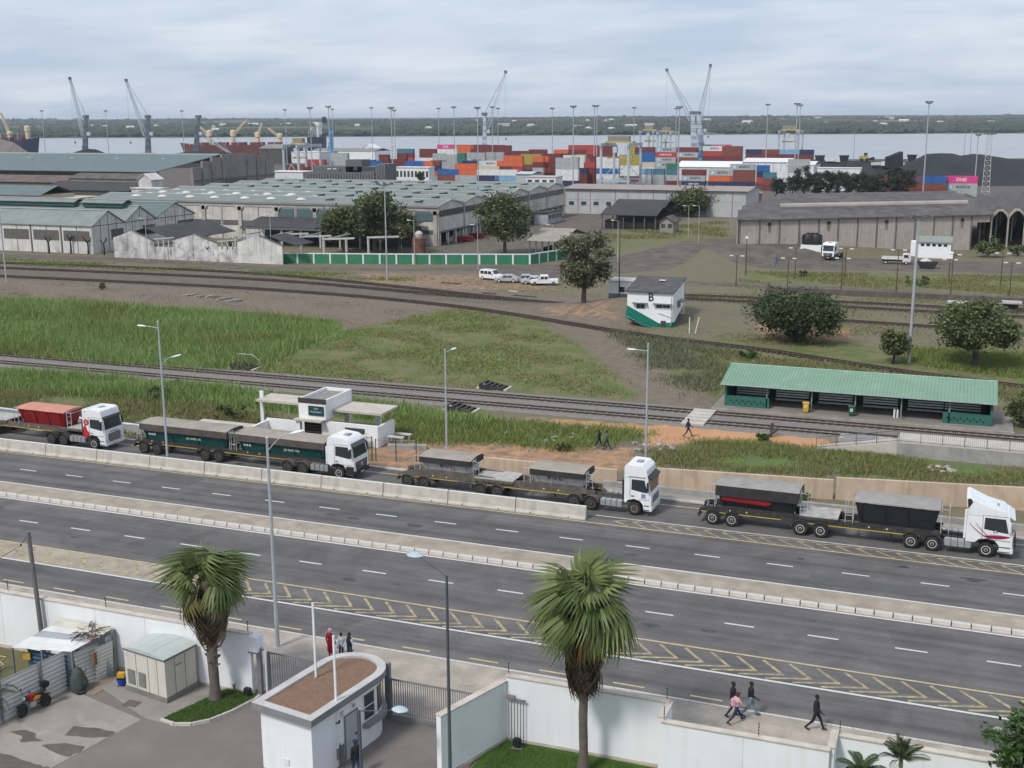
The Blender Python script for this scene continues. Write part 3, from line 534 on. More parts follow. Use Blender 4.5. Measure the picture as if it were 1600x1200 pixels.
def trailer(loc,bx0,bx1,wheels,nose,label,binm,tarpm,zt=3.0,flap=.75,zb=1.35,chm=None,deck=None,rim='w',rake=.35,white=None,texts=(),skirt_m=None,gn=None,extra=None,tail=None,strip=True):
 """side-tipper trailer; x along the truck relative to loc, nose = front end of the gooseneck"""
 chm = chm or chas; t = thing('tipper_trailer',label,'trailer',loc,TRZ)
 tl = tail if tail is not None else min(min(wheels)-.75,bx0-.3)
 for y in(-.9,.9):
  yy = (y-.1,y+.1)
  prof = [(tl,.95),(tl+.15,1.15),(bx0+.2,zb+.08),(bx1-.2,zb+.08),(nose-.6,1.42),(nose,1.4),(nose,1.22),(bx1+.1 if gn is None else gn,1.12),(min(bx1,nose)-1.2,.88),(tl+.1,.86)]
  MB().prism(prof,*yy).build('frame_rail',chm,t)
  if y<0 and strip:MB().prism([(tl+.2,.87),(min(bx1,nose)-1.2,.89),(min(bx1,nose)-1.2,.95),(tl+.2,.93)],yy[0]-.012,yy[0]-.004).build('reflective_stripe',yel_s,t)
 for x in np.linspace(tl+.5,nose-.5,6):MB().bx(x-.06,x+.06,-.8,.8,1.0,1.14).build('cross_member',chm,t)
 MB().bx(tl,tl+.12,-1.2,1.2,.55,.8).build('rear_bumper',chm,t)
 for x in wheels:
  MB().tube([(x,-1.0,.52),(x,1.0,.52)],.07,8).build('axle',chas,t)
  for y in(-1.08,1.08):wheel(t,x,y,rim)
  for y in(-1.08,1.08):MB().prism([(x+.62*math.cos(a),.525+.62*math.sin(a))for a in np.linspace(.35,PI-.35,9)]+[(x+.58*math.cos(a),.525+.58*math.sin(a))for a in np.linspace(PI-.35,.35,9)],y-.2,y+.2).build('mudguard',chm,t)
 if binm:
  b = hullbox((bx0+rake,bx1-rake,-.78,.78,zb),(bx0,bx1,-1.22,1.22,zt)).build('bin',binm,t,bevel=.03)
  rb = MB()
  for x in np.linspace(bx0+.5,bx1-.5,4):
   for s in(-1,1):rb.bar((x,s*.87,zb+.05),(x,s*1.25,zt-.06),.06,.05)
  rb.build('bin_ribs',binm,b)
  tp = tarp_mesh(bx0-.04,bx1+.04,1.25,zt+.03,flap)
  cover = tp.build('tarpaulin',tarpm,b,True)
  if skirt_m:
   cover.data.materials.append(skirt_m)
   for p in cover.data.polygons:
    if abs(p.normal.z)<.55:p.material_index = 1
  for s,txt,x,z,mt in texts:
   yw = -.78-(1.22-.78)*(z-zb)/(zt-zb)-.05; ang = math.atan2(1.22-.78,zt-zb)
   text(txt,s,mt,b,(x,yw-.01,z),(PI/2+ang,0,0),depth=.006,bold=.008)
  end_frame(t,bx0-.12,-1,zb,zt+.05,frame_m); end_frame(t,bx1+.12,1,zb,zt+.05,frame_m)
 if deck:MB().bx(deck[0],deck[1],-1.15,1.15,1.4,1.5).build('deck',deck_m,t); MB().bx(deck[0],deck[1],-1.18,-1.16,1.2,1.42).build('deck_edge',chm,t)
 MB().tube([(nose-3.3,-.7,1.0),(nose-3.3,-.7,.35)],.07,6).build('landing_leg',chas,t); MB().tube([(nose-3.3,.7,1.0),(nose-3.3,.7,.35)],.07,6).build('landing_leg',chas,t)
 sp = MB().lathe([(.3,-.12),(.48,-.13),(.5,0),(.48,.13),(.3,.12)],((bx0+bx1)/2-.4,0,.78),18,'z').build('spare_wheel',tyre_m,t)
 for x in(bx0+1.0,bx0+2.2):MB().lathe([(.06,-1.02),(.06,-1.0)],(x,0,1.15),8,'y').build('marker_lamp',M('marker amber',(.75,.6,.35),.4,.1,8),t)
 return t
TRZ = 0.0
def tractor(loc,kind,label,rear_axles,front_axle,rear,cabx,dirty=False,rim='w',frim='fw',fair=True):
 """cab-over tractor unit; x = 0 at the front bumper, backwards negative"""
 t = thing('truck_tractor',label,'truck',loc,TRZ); cb = cabx; cm = cabw; ch = chas_d if dirty else chas
 ax = front_axle; arch = [(ax+.72,.62),(ax+.68,.92),(ax+.45,1.2),(ax,1.32),(ax-.45,1.2),(ax-.68,.95)]
 R = {'volvo':[(cb,3.1),(cb-.12,4.05),(cb+.05,4.12),(cb+.5,3.92),(cb+1.2,3.6),(-.62,3.33),(-.3,3.05)],'daf':[(cb,3.62),(cb+.12,3.7),(-.75,3.72),(-.42,3.6),(-.28,3.15)],'merc':[(cb,3.05),(cb+.1,3.52),(cb+.45,3.62),(-.85,3.5),(-.5,3.3),(-.28,2.98)],'shac':[(cb,3.75),(cb+.22,3.9),(-.75,3.88),(-.38,3.55),(-.3,3.05)]}[kind]
 ws_t = R[-1]; ws_b = (-.04,1.78)
 prof = [(cb,1.0)]+R+[ws_b,(0,1.6),(.0,.55),(-.1,.42),(ax+.72,.45)]+arch+[(ax-.72,1.0)]
 body = MB().prism(prof,-1.22,1.22).build('cab',cm,t,bevel=.07)
 body.data.polygons.foreach_set('use_smooth',[True]*len(body.data.polygons)); body.data.set_sharp_from_angle(angle=.6)
# glazing
 d = Vector((ws_t[0]-ws_b[0],0,ws_t[1]-ws_b[1])); nx = Vector((d.z,0,-d.x)).normalized()*.018
 a,b_ = Vector((ws_b[0],0,ws_b[1]))+d*.1+nx,Vector((ws_b[0],0,ws_b[1]))+d*.9+nx
 q = [(a.x,-1.1,a.z),(a.x,1.1,a.z),(b_.x,1.02,b_.z),(b_.x,-1.02,b_.z)]; MB().add(q+[(p[0]-.04,p[1],p[2])for p in q],[(0,1,2,3),(7,6,5,4),(0,4,5,1),(1,5,6,2),(2,6,7,3),(3,7,4,0)]).build('windscreen',gl,t)
 dx0,dx1 = max(ax-.3,-1.95),-.32
 for s in(-1,1):
  y = s*1.222; y2 = s*1.236
  dr = MB().prism([(dx0,1.32),(dx0,2.95),(dx1-.1,2.95),(dx1+.18,1.9),(dx1+.2,1.32)],min(y,y2),max(y,y2)).build('door',cm,t,bevel=.006)
  MB().prism([(dx0+.08,2.02),(dx0+.1,2.82),(dx1-.2,2.82),(dx1+.04,1.86),(dx1-.25,1.86)],min(y2,y2+s*.008),max(y2,y2+s*.008)).build('side_window',gl,dr)
  for gq in((dx0-.03,dx0-.008,1.3,2.98),(dx0,dx1-.08,2.955,2.975),(dx0,dx1+.2,1.295,1.315)):MB().bx(gq[0],gq[1],min(y,y2)-.001,max(y,y2)-.004,gq[2],gq[3]).build('door_gap',black_pl,t)
  MB().bx(dx0+.08,dx0+.3,min(y2,y2+s*.03),max(y2,y2+s*.03),1.5,1.57).build('handle',black_pl,dr)
  mr = MB().bx(-.3,-.16,min(s*1.34,s*1.5),max(s*1.34,s*1.5),2.0,2.72).build('mirror',black_pl if kind!='volvo' or s>0 else cm,t,bevel=.03); MB().bar((-.22,s*1.2,2.68),(-.22,s*1.4,2.68),.05).build('mirror_arm',black_pl,mr)
  MB().bx(-.1,.035,min(s*.7,s*1.15),max(s*.7,s*1.15),.72,.98).build('headlight',lampc,t,bevel=.03)
  for k in range(2):MB().bx(ax+.75,-.12,min(s*1.1,s*1.24),max(s*1.1,s*1.24),.5+.33*k,.56+.33*k).build('step',chas,t)
  MB().prism(arch+[(p[0]*1+(p[0]-ax)*.1,p[1]+.07)for p in arch[::-1]],min(s*1.215,s*1.245),max(s*1.215,s*1.245)).build('wheel_arch',black_pl if kind!='shac' else cm,t)
# front
 if kind=='daf':
  g = MB().bx(.0,.03,-.78,.78,.75,1.5).build('grille',black_pl,t)
  for k in range(5):MB().bx(.028,.05,-.74,.74,.8+.14*k,.86+.14*k).build('grille_slat',chrome,g)
  MB().bx(-.08,.06,-1.2,1.2,.42,.68).build('bumper',cm,t,bevel=.04); MB().prism([(-.5,3.08),(-.05,2.85),(-.02,2.93),(-.45,3.18)],-1.15,1.15).build('sun_visor',black_pl,t)
  text('HLOGISTIC',.2,M('cab lettering dark',(.12,.05,.07),.5),t,(.024,0,1.66),(PI/2,0,PI/2)); text('F',.12,redp,t,(.024,-.72,1.66),(PI/2,0,PI/2))
 elif kind=='merc':
  MB().bx(-.2,.05,-1.24,1.24,.42,.85).build('bumper',black_pl,t,bevel=.05); g = MB().prism([(-.85,.8),(.85,.8),(.95,1.52),(-.95,1.52)],.0,.04,'x').build('grille',black_pl,t)
  for k in range(3):MB().bx(.035,.06,-.8,.8,.95+.2*k,1.03+.2*k).build('grille_slat',M('grille grey',(.2,.2,.21),.4),g)
  MB().lathe([(.16,.04),(.16,.07),(.13,.07)],(0,0,1.24),16,'x').build('badge',chrome,t); MB().prism([(-.42,3.02),(-.05,2.8),(-.02,2.86),(-.38,3.1)],-1.12,1.12).build('sun_visor',gl,t)
  for s in(-1,1):MB().bx(ax-.62,.02,min(s*1.2,s*1.235),max(s*1.2,s*1.235),.55,1.15).build('lower_panel',black_pl,t)if False else None
 elif kind=='shac':
  MB().bx(-.15,.06,-1.24,1.24,.42,.86).build('bumper',cm,t,bevel=.05); g = MB().bx(0,.03,-.9,.9,.98,1.62).build('grille',M('grille silver',(.45,.46,.47),.4),t)
  for k in range(4):MB().bx(.028,.05,-.85,.85,1.04+.14*k,1.1+.14*k).build('grille_slat',black_pl,g)
  MB().prism([(-.5,3.12),(.06,2.82),(.08,2.9),(-.46,3.22)],-1.16,1.16).build('sun_visor',black_pl,t)
 else:
  MB().bx(-.1,.07,-1.22,1.22,.42,.8).build('bumper',cm,t,bevel=.05); g = MB().bx(0,.03,-.8,.8,.95,1.6).build('grille',black_pl,t); MB().bx(.03,.05,-.75,.75,1.2,1.3).build('grille_slat',chrome,g)
  bb = MB()
  for y in(-.9,.9):bb.tube([(.05,y,.5),(.2,y,.6),(.2,y,1.35),(.05,y,1.45)],.035,8)
  bb.tube([(.2,-1.2,.65),(.2,1.2,.65)],.035,8); bb.tube([(.2,-1.1,1.3),(.2,1.1,1.3)],.035,8); bb.build('bull_bar',chas,t); MB().prism([(-.4,3.05),(.05,2.78),(.08,2.85),(-.35,3.15)],-1.14,1.14).build('sun_visor',cm,t)
 MB().bx(-1.45,-.95,-.32,.32,R[-2][1]-.0 if kind=='volvo' else(3.68 if kind=='daf' else 3.52 if kind=='merc' else 3.88),3.45 if kind=='volvo' else(3.76 if kind=='daf' else 3.62 if kind=='merc' else 3.95)).build('roof_hatch',M('hatch grey',(.3,.3,.28),.5,.1,4),t,bevel=.02)
# livery
 cy = -1.24
 if kind=='volvo':
  for(p0,p1,w)in(((cb+.15,2.35),(-1.25,1.36),.05),((cb+.55,2.4),(-1.1,1.4),.05),((-1.6,1.5),(-.2,1.45),.2)):
   n = 14; pts = []
   for k in range(n+1):
    s = k/n; x = p0[0]+(p1[0]-p0[0])*s; z = p0[1]+(p1[1]-p0[1])*(1-(1-s)**1.7); ww = w*math.sin(PI*min(.96,.12+s*.85))**.7
    if w==.2:z+=.16*s*s
    pts.append((x,z,ww))
   MB().prism([(x,z+w_*.8)for x,z,w_ in pts]+[(x,z-w_*.5)for x,z,w_ in pts[::-1]],cy-.012,cy-.006).build('livery_stripe',crim,t)
  MB().bx(-1.22,-.98,cy-.012,cy-.006,1.82,2.0).build('emblem',M('emblem grey',(.1,.1,.11),.5),t); MB().bx(-1.16,-1.04,cy-.016,cy-.012,1.86,1.96).build('emblem_centre',cm,t)
  text('UNI TRADER',.13,M('door lettering grey',(.3,.3,.33),.5),t,(-1.1,cy-.01,1.66))
  MB().prism([(cb+.02,3.3),(cb-.06,3.98),(cb+.16,4.02),(cb+.3,3.8)],cy+.005,cy+.012).build('fairing_opening',black_pl,t)
 if kind=='daf':
  MB().prism([(cb+.02,1.05),(cb+.02,1.9),(cb+.25,2.35),(cb+.5,1.75),(cb+.95,1.32),(ax-.7,1.05)],cy+.008,cy+.014).build('livery_panel',redp,t); MB().lathe([(.3,cy+.008),(.3,cy)],(cb+.42,0,2.5),18,'y').build('livery_disc',redp,t)
  text('2',.4,cm,t,(cb+.42,cy-.006,2.5),name='livery_mark'); text('XF',.16,M('badge grey',(.2,.2,.22),.4),t,(cb+.35,cy+.005,3.45))
 if kind=='merc':
  for s in(-1,1):
   for a_,b2 in((cb+.02,ax-.76),(ax+.76,-.04)):MB().bx(a_,b2,min(s*1.223,s*1.238),max(s*1.223,s*1.238),.48,1.2).build('lower_panel',black_pl,t)
 if kind=='merc':text('0123',.14,M('faint grey lettering',(.5,.5,.5),.5),t,(cb+.6,cy+.01,2.35)); MB().bx(cb,-.05,cy+.006,cy+.012,.5,1.12).build('lower_panel',black_pl,t)if False else None
 if kind=='shac':MB().bx(-.75,-.42,cy-.005,cy+.003,1.42,1.75).build('door_sticker',M('sticker blue',(.25,.22,.45),.5,.3,12),t); MB().prism([(cb+.3,3.0),(-.45,3.0),(-.45,3.05),(cb+.3,3.05)],cy+.0,cy+.02).build('roof_seam',M('seam grey',(.35,.35,.35),.6),t)
# side deflector / exhaust stack behind the cab
 MB().bx(.07,.08,-.26,.26,.52,.63).build('number_plate',M('plate yellow white',(.6,.58,.45),.5),t)
 for s in(-1,1):MB().bx(cb+.05,dx0-.06,min(s*1.221,s*1.229),max(s*1.221,s*1.229),2.9,2.92).build('panel_seam',M('seam grey',(.35,.35,.35),.6),t)
 MB().bx(cb-.16,cb-.02,-1.2,-1.0,1.2,2.7 if kind!='volvo' else 3.2).build('side_deflector',black_pl if kind in('shac','daf')else cm,t,bevel=.02)
 for y in(-.45,.45):MB().prism([(rear,.78),(rear,1.02),(-.6,1.02),(-.6,.78)],y-.05,y+.05).build('frame_rail',ch,t)
 MB().bx(rear+.3,rear+.42,-.9,.9,.6,.95).build('rear_beam',ch,t); mid = sum(rear_axles)/len(rear_axles)
 MB().lathe([(.55,1.05),(.6,1.12),(.55,1.2)],(mid,0,0),16).build('fifth_wheel',chas,t)
 for x in rear_axles:
  for y in(-1.06,1.06):wheel(t,x,y,rim)
  for y in(-.74,.74):wheel(t,x,y,rim)
  MB().tube([(x,-.9,.52),(x,.9,.52)],.09,8).build('axle',chas,t)
  for y in(-.92,.92):MB().prism([(x+.66*math.cos(a),.525+.66*math.sin(a))for a in np.linspace(.2,PI-.2,11)]+[(x+.62*math.cos(a),.525+.62*math.sin(a))for a in np.linspace(PI-.2,.2,11)],y-.3,y+.3).build('mudguard',ch,t)
 for y in(-1.03,1.03):wheel(t,ax,y,frim)
 tx1,tx0 = ax-.95,max(rear_axles)+.75
 if tx1-tx0>.6:
  for y in(-.95,.95):
   n = 4; w = (tx1-tx0)/n
   tk = MB().bx(tx0,tx1,y-.24,y+.24,.5,1.02).build('fuel_tank',chrome,t,bevel=.06)
   for k in range(1,n):MB().bx(tx0+w*k-.02,tx0+w*k+.02,y-.252,y+.252,.49,1.03).build('tank_strap',chas,tk)
 return t
tp_grey = M('dusty tarpaulin',(.33,.29,.24),.85,.14,1.2,dirt=(.24,.2,.16),dirt_amt=.4,bump=.6,bscale=3); tp_lgrey = M('grey tarpaulin',(.3,.285,.265),.8,.14,1.2,dirt=(.2,.19,.17),dirt_amt=.4,bump=.6,bscale=2.5); tp_black = M('black tarpaulin skirt',(.03,.029,.03),.6,.3,1.5,dirt=(.1,.09,.08),dirt_amt=.25); tp_red = M('faded red tarpaulin',(.55,.24,.18),.8,.12,1,bump=.2,bscale=5)
tp_brn = M('brown tarpaulin skirt',(.085,.07,.06),.75,.25,1.4,dirt=(.16,.13,.1),dirt_amt=.3); bin_blk = M('black bin paint',(.022,.024,.03),.35,.2,1.5); bin_red = M('red bin paint',(.26,.012,.018),.4,.2,1.5,dirt=(.2,.05,.04),dirt_amt=.3); bin_grn = M('dark green bin paint',(.012,.075,.07),.4,.2,1.5,dirt=(.06,.07,.06),dirt_amt=.3); bin_wht = M('white bin paint',(.55,.55,.55),.5,.12,1.2,dirt=(.3,.25,.2),dirt_amt=.35,streak=.3)
ltr_w = M('white lettering',(.62,.66,.64),.5,.1,5); ltr_b = M('black lettering',(.03,.03,.03),.5,.1,5)
YT = 82.62
# black and red combination
TRZ = -.008
tractor((4.2,YT-.02,0),'volvo','white tractor unit with crimson swoosh and sloping roof fairing pulling the black tippers',[-5.0,-6.4],-1.6,-7.1,-2.92)
trailer((0,YT,0),-6.0,-.45,[-9.64,-8.24],-.2,'black side-tipper trailer with grey cover coupled behind the crimson-striped cab',bin_blk,tp_lgrey,3.02,.12,1.3,tail=-10.3)
tr = trailer((0,YT+.1,0),-15.7,-9.85,[-15.93,-14.53],-6.9,'black side-tipper trailer with a red stripe under its black cover skirt',bin_blk,tp_lgrey,3.05,.8,1.35,deck=(-9.7,-7.1),skirt_m=tp_black,tail=-17.0)
MB().prism([(-15.3,1.95),(-15.3,2.35),(-12.2,2.3),(-11.7,2.1),(-12.0,1.85)],-1.14,-1.06).build('red_stripe',bin_red,tr)
MB().bx(-17.1,-16.95,-1.05,-.8,.62,.8).build('tail_lamp',redp,tr)
# white bins with letters
TRZ = -.01
tractor((-20.5,YT+.2,0),'shac','white tractor unit with high boxy roof and dusty chassis by the barrier end',[-4.7,-6.03],-1.3,-6.75,-2.08,True,'d','f')
trailer((0,YT+.2,0),-30.1,-25.8,[-34.34,-32.93],-25.0,'side-tipper trailer with short white bin and dusty cover hitched to the boxy-roofed tractor',bin_wht,tp_grey,2.72,.5,1.55,chm=chas_d,rim='d',skirt_m=tp_black,texts=((.5,'B U L',-28.2,2.12,ltr_b),),tail=-35.2,rake=.2)
trailer((0,YT+.25,0),-39.55,-35.15,[-40.74,-39.27],-31.2,'side-tipper trailer with short white bin in front of the chain-link gate',bin_wht,tp_grey,2.72,.5,1.55,chm=chas_d,rim='d',skirt_m=tp_black,texts=((.5,'B U L',-37.3,2.12,ltr_b),),deck=(-34.9,-31.6),tail=-41.7,rake=.2)
# green combination
TRZ = -.012
YG = 83.3
tractor((-45.5,YG-.05,0),'merc','white tractor unit with dark lower skirt and star badge pulling the green tippers',[-4.95,-6.4],-1.5,-7.1,-2.5,True,'d','fw')
trailer((0,YG,0),-57.3,-48.6,[-60.6,-59.2],-47.9,'dark green side-tipper trailer right behind the star-badged cab',bin_grn,tp_grey,2.75,.62,1.15,skirt_m=tp_brn,rim='d',texts=((.3,'●●●',-56.3,1.8,ltr_w),(.3,'JO MARTIN',-51.9,1.75,ltr_w)),tail=-61.5)
trailer((0,YG+.1,0),-67.4,-58.3,[-67.2,-65.8],-57.6,'dark green side-tipper trailer at the tail of the green combination',bin_grn,tp_grey,2.75,.62,1.15,skirt_m=tp_brn,rim='d',texts=((.3,'●●●',-66.3,1.8,ltr_w),(.3,'JO MARTIN',-61.9,1.75,ltr_w)),tail=-68.3)
# red combination
YR = 83.6
tractor((-70.8,YR,0),'daf','white tractor unit with red side panel and wide slatted grille',[-4.9,-6.25],-1.4,-6.9,-2.45,False,'d','fw')
trailer((0,YR+.1,0),-81.7,-76.2,[-86.0,-84.6],-73.6,'red side-tipper trailer with faded red cover',bin_red,tp_red,2.85,.1,1.3,chm=chas_d,deck=(-75.9,-74.0),rim='d',tail=-86.9)
trailer((0,YR+.2,0),-92.6,-87.2,[-92.6,-91.2],-82.9,'low bed end of a trailer hooked behind the red tipper',bin_red,tp_red,2.85,.1,1.3,chm=chas_d,deck=(-86.9,-83.3),rim='d',tail=-93.5)
# ============================================================ COMPOUND IN THE FOREGROUND
wallw = M('white wall paint',(.8,.805,.81),.75,.04,.5,dirt=(.56,.53,.48),dirt_amt=.18,streak=.16,world=True); copem = M('wall coping',(.56,.5,.43),.85,.15,1.2,dirt=(.36,.3,.25),dirt_amt=.4,world=True)
steelg = M('grey gate paint',(.2,.2,.205),.5,.12,2); yard_m = M('yard asphalt',(.19,.166,.15),.9,.14,.35,fine=.15,world=True,dirt=(.14,.125,.12),dirt_amt=.4,bump=.15,bscale=25); lawn_m = M('lawn',(.055,.11,.022),.95,.3,1.2,fine=.4,world=True,bump=.6,bscale=22,spec=.1)
base_stain = M('wall foot',(.5,.44,.38),.85,.25,1,world=True)
yard = struct(MB().bx(-60,-19.6,15,47.85,-.3,.0).build('yard',yard_m),'worn asphalt yard inside the compound wall')
struct(MB().bx(-19.4,20,15,48.0,-.3,.03).build('lawn',lawn_m),'mown lawn inside the white wall')
pad_m = M('concrete apron',(.3,.265,.23),.9,.16,.5,fine=.15,world=True,dirt=(.42,.39,.35),dirt_amt=.4,bump=.15,bscale=20)
padp = [(-43.0,45.6),(-41.6,44.6),(-36.5,43.35),(-37.5,38.2),(-38.3,34.5),(-44.2,34.5)]
struct(MB().prism(padp,-.2,.015,'z').build('concrete_apron',pad_m),'pale stained concrete apron beside the parked motorcycle')
stain_m = M('damp stain',(.12,.1,.088),.8,.2,1.5,world=True)
for pts in([(100,1150),(115,1136),(150,1138),(182,1144),(170,1152),(140,1153)],[(65,1165),(90,1161),(133,1166),(125,1176),(105,1184),(80,1174)],[(-20,1172),(15,1180),(55,1195),(80,1200),(0,1205)],[(15,1143),(40,1140),(57,1146),(55,1152),(68,1158),(30,1160),(35,1152)]):
 w = [P(*q)for q in pts]; c = sum(w,Vector())/len(w); o = []
 for i in range(len(w)):
  for k in range(4):
   p = w[i].lerp(w[(i+1)%len(w)],k/4); o.append((p.x+random.uniform(-.06,.06),p.y+random.uniform(-.06,.06)))
 struct(MB().prism(o,.0,.019,'z').build('wet_patch',stain_m))
struct(MB().prism([(-40.5,45.3),(-36.4,43.5),(-34.4,43.4),(-34.4,47.5),(-40.5,47.5)],-.2,.05,'z').build('cabinet_pad',M('old slab',(.27,.25,.225),.9,.18,.7,fine=.2,world=True)),'raised slab under the beige equipment cabin')
struct(MB().bx(-42.4,-40.4,44.6,47.5,-.2,.03).build('dirt_patch',M('trodden dirt',(.24,.19,.15),.95,.2,1,fine=.3,world=True)))
isl = [(-35.5,43.6),(-34.6,43.45),(-33.83,43.75),(-33.2,44.4),(-32.7,45.5),(-32.3,47.0),(-32.3,47.45),(-34.3,47.45)]
iso = struct(MB().prism(isl,-.2,.12,'z').build('planting_bed',lawn_m),'small kerbed grass bed under the shorter fan palm')
for i in range(6):
 a,b_ = Vector(isl[i]),Vector(isl[i+1]); n = max(1,int((b_-a).length/.55))
 for k in range(n):
  p,q = a.lerp(b_,k/n+.01),a.lerp(b_,(k+1)/n-.01); MB().bar((p.x,p.y,.07),(q.x,q.y,.07),.14,.17).build('kerb_stone',kerb_c,iso)
MB().bx(-38.35,-37.55,44.2,44.8,.0,.058).build('inspection_cover',M('cover iron',(.13,.105,.09),.8,.15,4)); o = bpy.data.objects['inspection_cover']; tag(o,'square rusty inspection cover in the slab before the beige cabin','manhole cover'); o.rotation_euler = (0,0,0)
# ---- boundary walls: each run one wall, with coping and electric-fence posts
def wall(p,q,h,label,th=.24,posts=(),z0=-.02):
 p,q = Vector(p),Vector(q); d = (q-p); ln = d.length; t = thing('boundary_wall',label,'wall',(p.x,p.y,0),math.atan2(d.y,d.x))
 MB().bx(0,ln,-th/2,th/2,z0,h).build('wall_panel',wallw,t); MB().bx(-.03,ln+.03,-th/2-.05,th/2+.05,h,h+.08).build('coping',copem,t,bevel=.012)
 MB().bx(.0,ln,-th/2-.012,-th/2-.002,z0,.18).build('wall_foot',base_stain,t)
 n = max(1,int(ln/3.2))
 for k in range(1,n):MB().bx(ln*k/n-.012,ln*k/n+.012,-th/2-.006,-th/2-.001,.2,h).build('panel_joint',M('joint grey',(.55,.56,.57),.8),t)
 for x in posts:
  e = MB().tube([(x,0,h+.05),(x,.0,h+.75)],.015,6).build('fence_post',steelg,t)
  for k in range(4):MB().lathe([(.03,-.03),(.03,.03)],(x,-.03,h+.25+.14*k),6,'y').build('insulator',black_pl,e)
 return t
wall((-62,47.55),(-32.75,47.62),3.32,'long white wall behind the tin shack and beige cabin',posts=(3,13.5,20.2,25,29.1))
wall((-18.85,47.98),(-11.05,48.12),3.28,'white wall between the lawn and the pavement behind the tall fan palm',posts=(.1,7.7))
wall((-11.0,46.55),(-3.85,46.62),3.15,'white wall section set forward into the compound next to the pavement bay',posts=(.1,4.2))
wall((-3.7,48.12),(14,48.2),3.1,'white wall behind the low feather palms',posts=(.1,6.9,9))
wall((-11.05,46.7),(-11.05,48.2),3.22,'short white wall return at the tall palm side of the pavement bay')
wall((-3.8,46.75),(-3.8,48.3),3.18,'short white wall return at the feather palm side of the pavement bay')
wall((-20.45,43.7),(-18.95,47.85),3.05,'white splayed wall between the sliding gate and the lawn',.28)
def post_box(loc,label):
 t = thing('gate_post',label,'gate post',loc); MB().bx(-.11,.11,-.11,.11,0,2.6).build('post',steelg,t); MB().bx(-.42,.1,-.3,.3,2.45,3.25).build('cap_block',wallw,t); MB().bx(-.45,.13,-.33,.33,2.37,2.45).build('bracket',steelg,t)
 return t
post_box((-32.4,47.75,0),'steel post with white block beside the left leaf of the sliding gate')
def gate(x0,x1,y,h,label,n,z0=.08):
 t = thing('sliding_gate',label,'gate',(x0,y,0)); L_ = x1-x0
 MB().bx(0,L_,-.04,.04,h-.07,h).build('top_rail',steelg,t); MB().bx(0,L_,-.04,.04,z0,z0+.2).build('bottom_rail',steelg,t); MB().bx(0,L_,-.025,.025,.42,.46).build('lower_rail',steelg,t)
 for x in(0.05,L_-.05):MB().bx(x-.06,x+.06,-.06,.06,z0,h+.02).build('end_post',steelg,t)
 me = MB().bx(-.017,.017,-.017,.017,z0+.2,h-.07).mesh('bar'); me.materials.append(steelg)
 for k in range(1,n):inst('bar',me,t,(L_*k/n,0,0))
 MB().bx(0,L_,-.07,.07,0,.03).build('track',steelg,t); return t
gate(-32.2,-25.3,48.2,2.2,'grey barred gate leaf partly hidden behind the gatehouse',50); gate(-24.95,-19.4,47.75,2.2,'grey barred gate leaf between the gatehouse and the splayed wall',46)
t = thing('gate_upright','heavy dark upright where the two gate leaves meet','gate post',(-25.1,47.95,0)); MB().bx(-.1,.1,-.1,.1,0,2.9).build('post',steelg,t)
for k in range(5):MB().bar((-.1,0,2.35+.12*k),(.1,-.04,2.38+.12*k),.02).build('wire_spike',black_pl,t)
MB().bx(-.12,.12,-.12,.12,0,.03).build('foot_plate',steelg,t)
t = thing('bar_panel','narrow panel of grey bars standing against the white wall at the lawn corner','railing',(-18.75,47.7,0))
for k in range(6):MB().bx(.08+.15*k,.11+.15*k,-.02,.02,0.05,2.25).build('bar',steelg,t)
MB().bx(0,.95,-.03,.03,2.25,2.33).build('top_rail',steelg,t); MB().bx(.0,.45,-.06,.0,2.33,2.5).build('gate_stop',M('stop grey brown',(.25,.22,.21),.7),t)
def blackbox(loc,rz,label):
 t = thing('gate_motor',label,'gate motor',loc,rz); MB().bx(-.2,.2,-.14,.14,0.03,.5).build('housing',M('motor housing',(.02,.028,.028),.45,.2,4),t,bevel=.06); MB().bx(-.24,.24,-.18,.18,-.0,.04).build('foot_plate',steelg,t)
blackbox((-18.1,47.35,.03),.1,'black gate motor box at the lawn corner by the bars'); blackbox((-32.85,47.2,.05),.0,'black gate motor box at the palm bed beside the wall')
# brown rubbish-strewn kerb stones outside the gate
t = thing('post_stub','short dark forked stump standing in the grass bed by the wall','stump',(-33.35,46.75,.12)); MB().tube([(0,0,0),(.02,0,.55),(.08,0,.8)],[.05,.045,.03],7).build('stem',M('stump bark',(.05,.042,.036),.9),t); MB().tube([(.02,0,.5),(-.08,0,.72)],[.03,.025],6).build('fork',M('stump bark'),t)
# ---- gatehouse
GH = thing('gatehouse','white gatehouse with rounded end and flat roof covered in brown stones','gatehouse',(-26.95,41.45,0),-.165)
def stadium(w,ln,n=14,off=0):  # flat at y=-off, half circle at the far end
 r = w/2+off; return[(-r,-off),(r,-off)]+[(r*math.cos(a),ln-w/2+r*math.sin(a))for a in np.linspace(0,PI,n)]
slabm = M('roof slab concrete',(.5,.485,.46),.8,.12,1,dirt=(.33,.31,.29),dirt_amt=.35,streak=.15); fascia = M('grey fascia',(.22,.22,.225),.6,.1,1.5); stone_m = M('brown roof stones',(.26,.165,.115),.95,.3,3,fine=.6,bump=1,bscale=18)
Wd,Ln = 2.95,6.1
body = MB().prism([(p[0],p[1]+.02)for p in stadium(Wd,Ln,20)],-.02,2.97,'z').build('wall',wallw,GH)
o_,i_ = stadium(Wd,Ln,22,.27),stadium(Wd,Ln,22,-.14); n = len(o_)
rm = MB(); rm.v = [(*p,2.98)for p in o_]+[(*p,3.32)for p in o_]+[(*p,3.32)for p in i_]+[(*p,3.17)for p in i_]
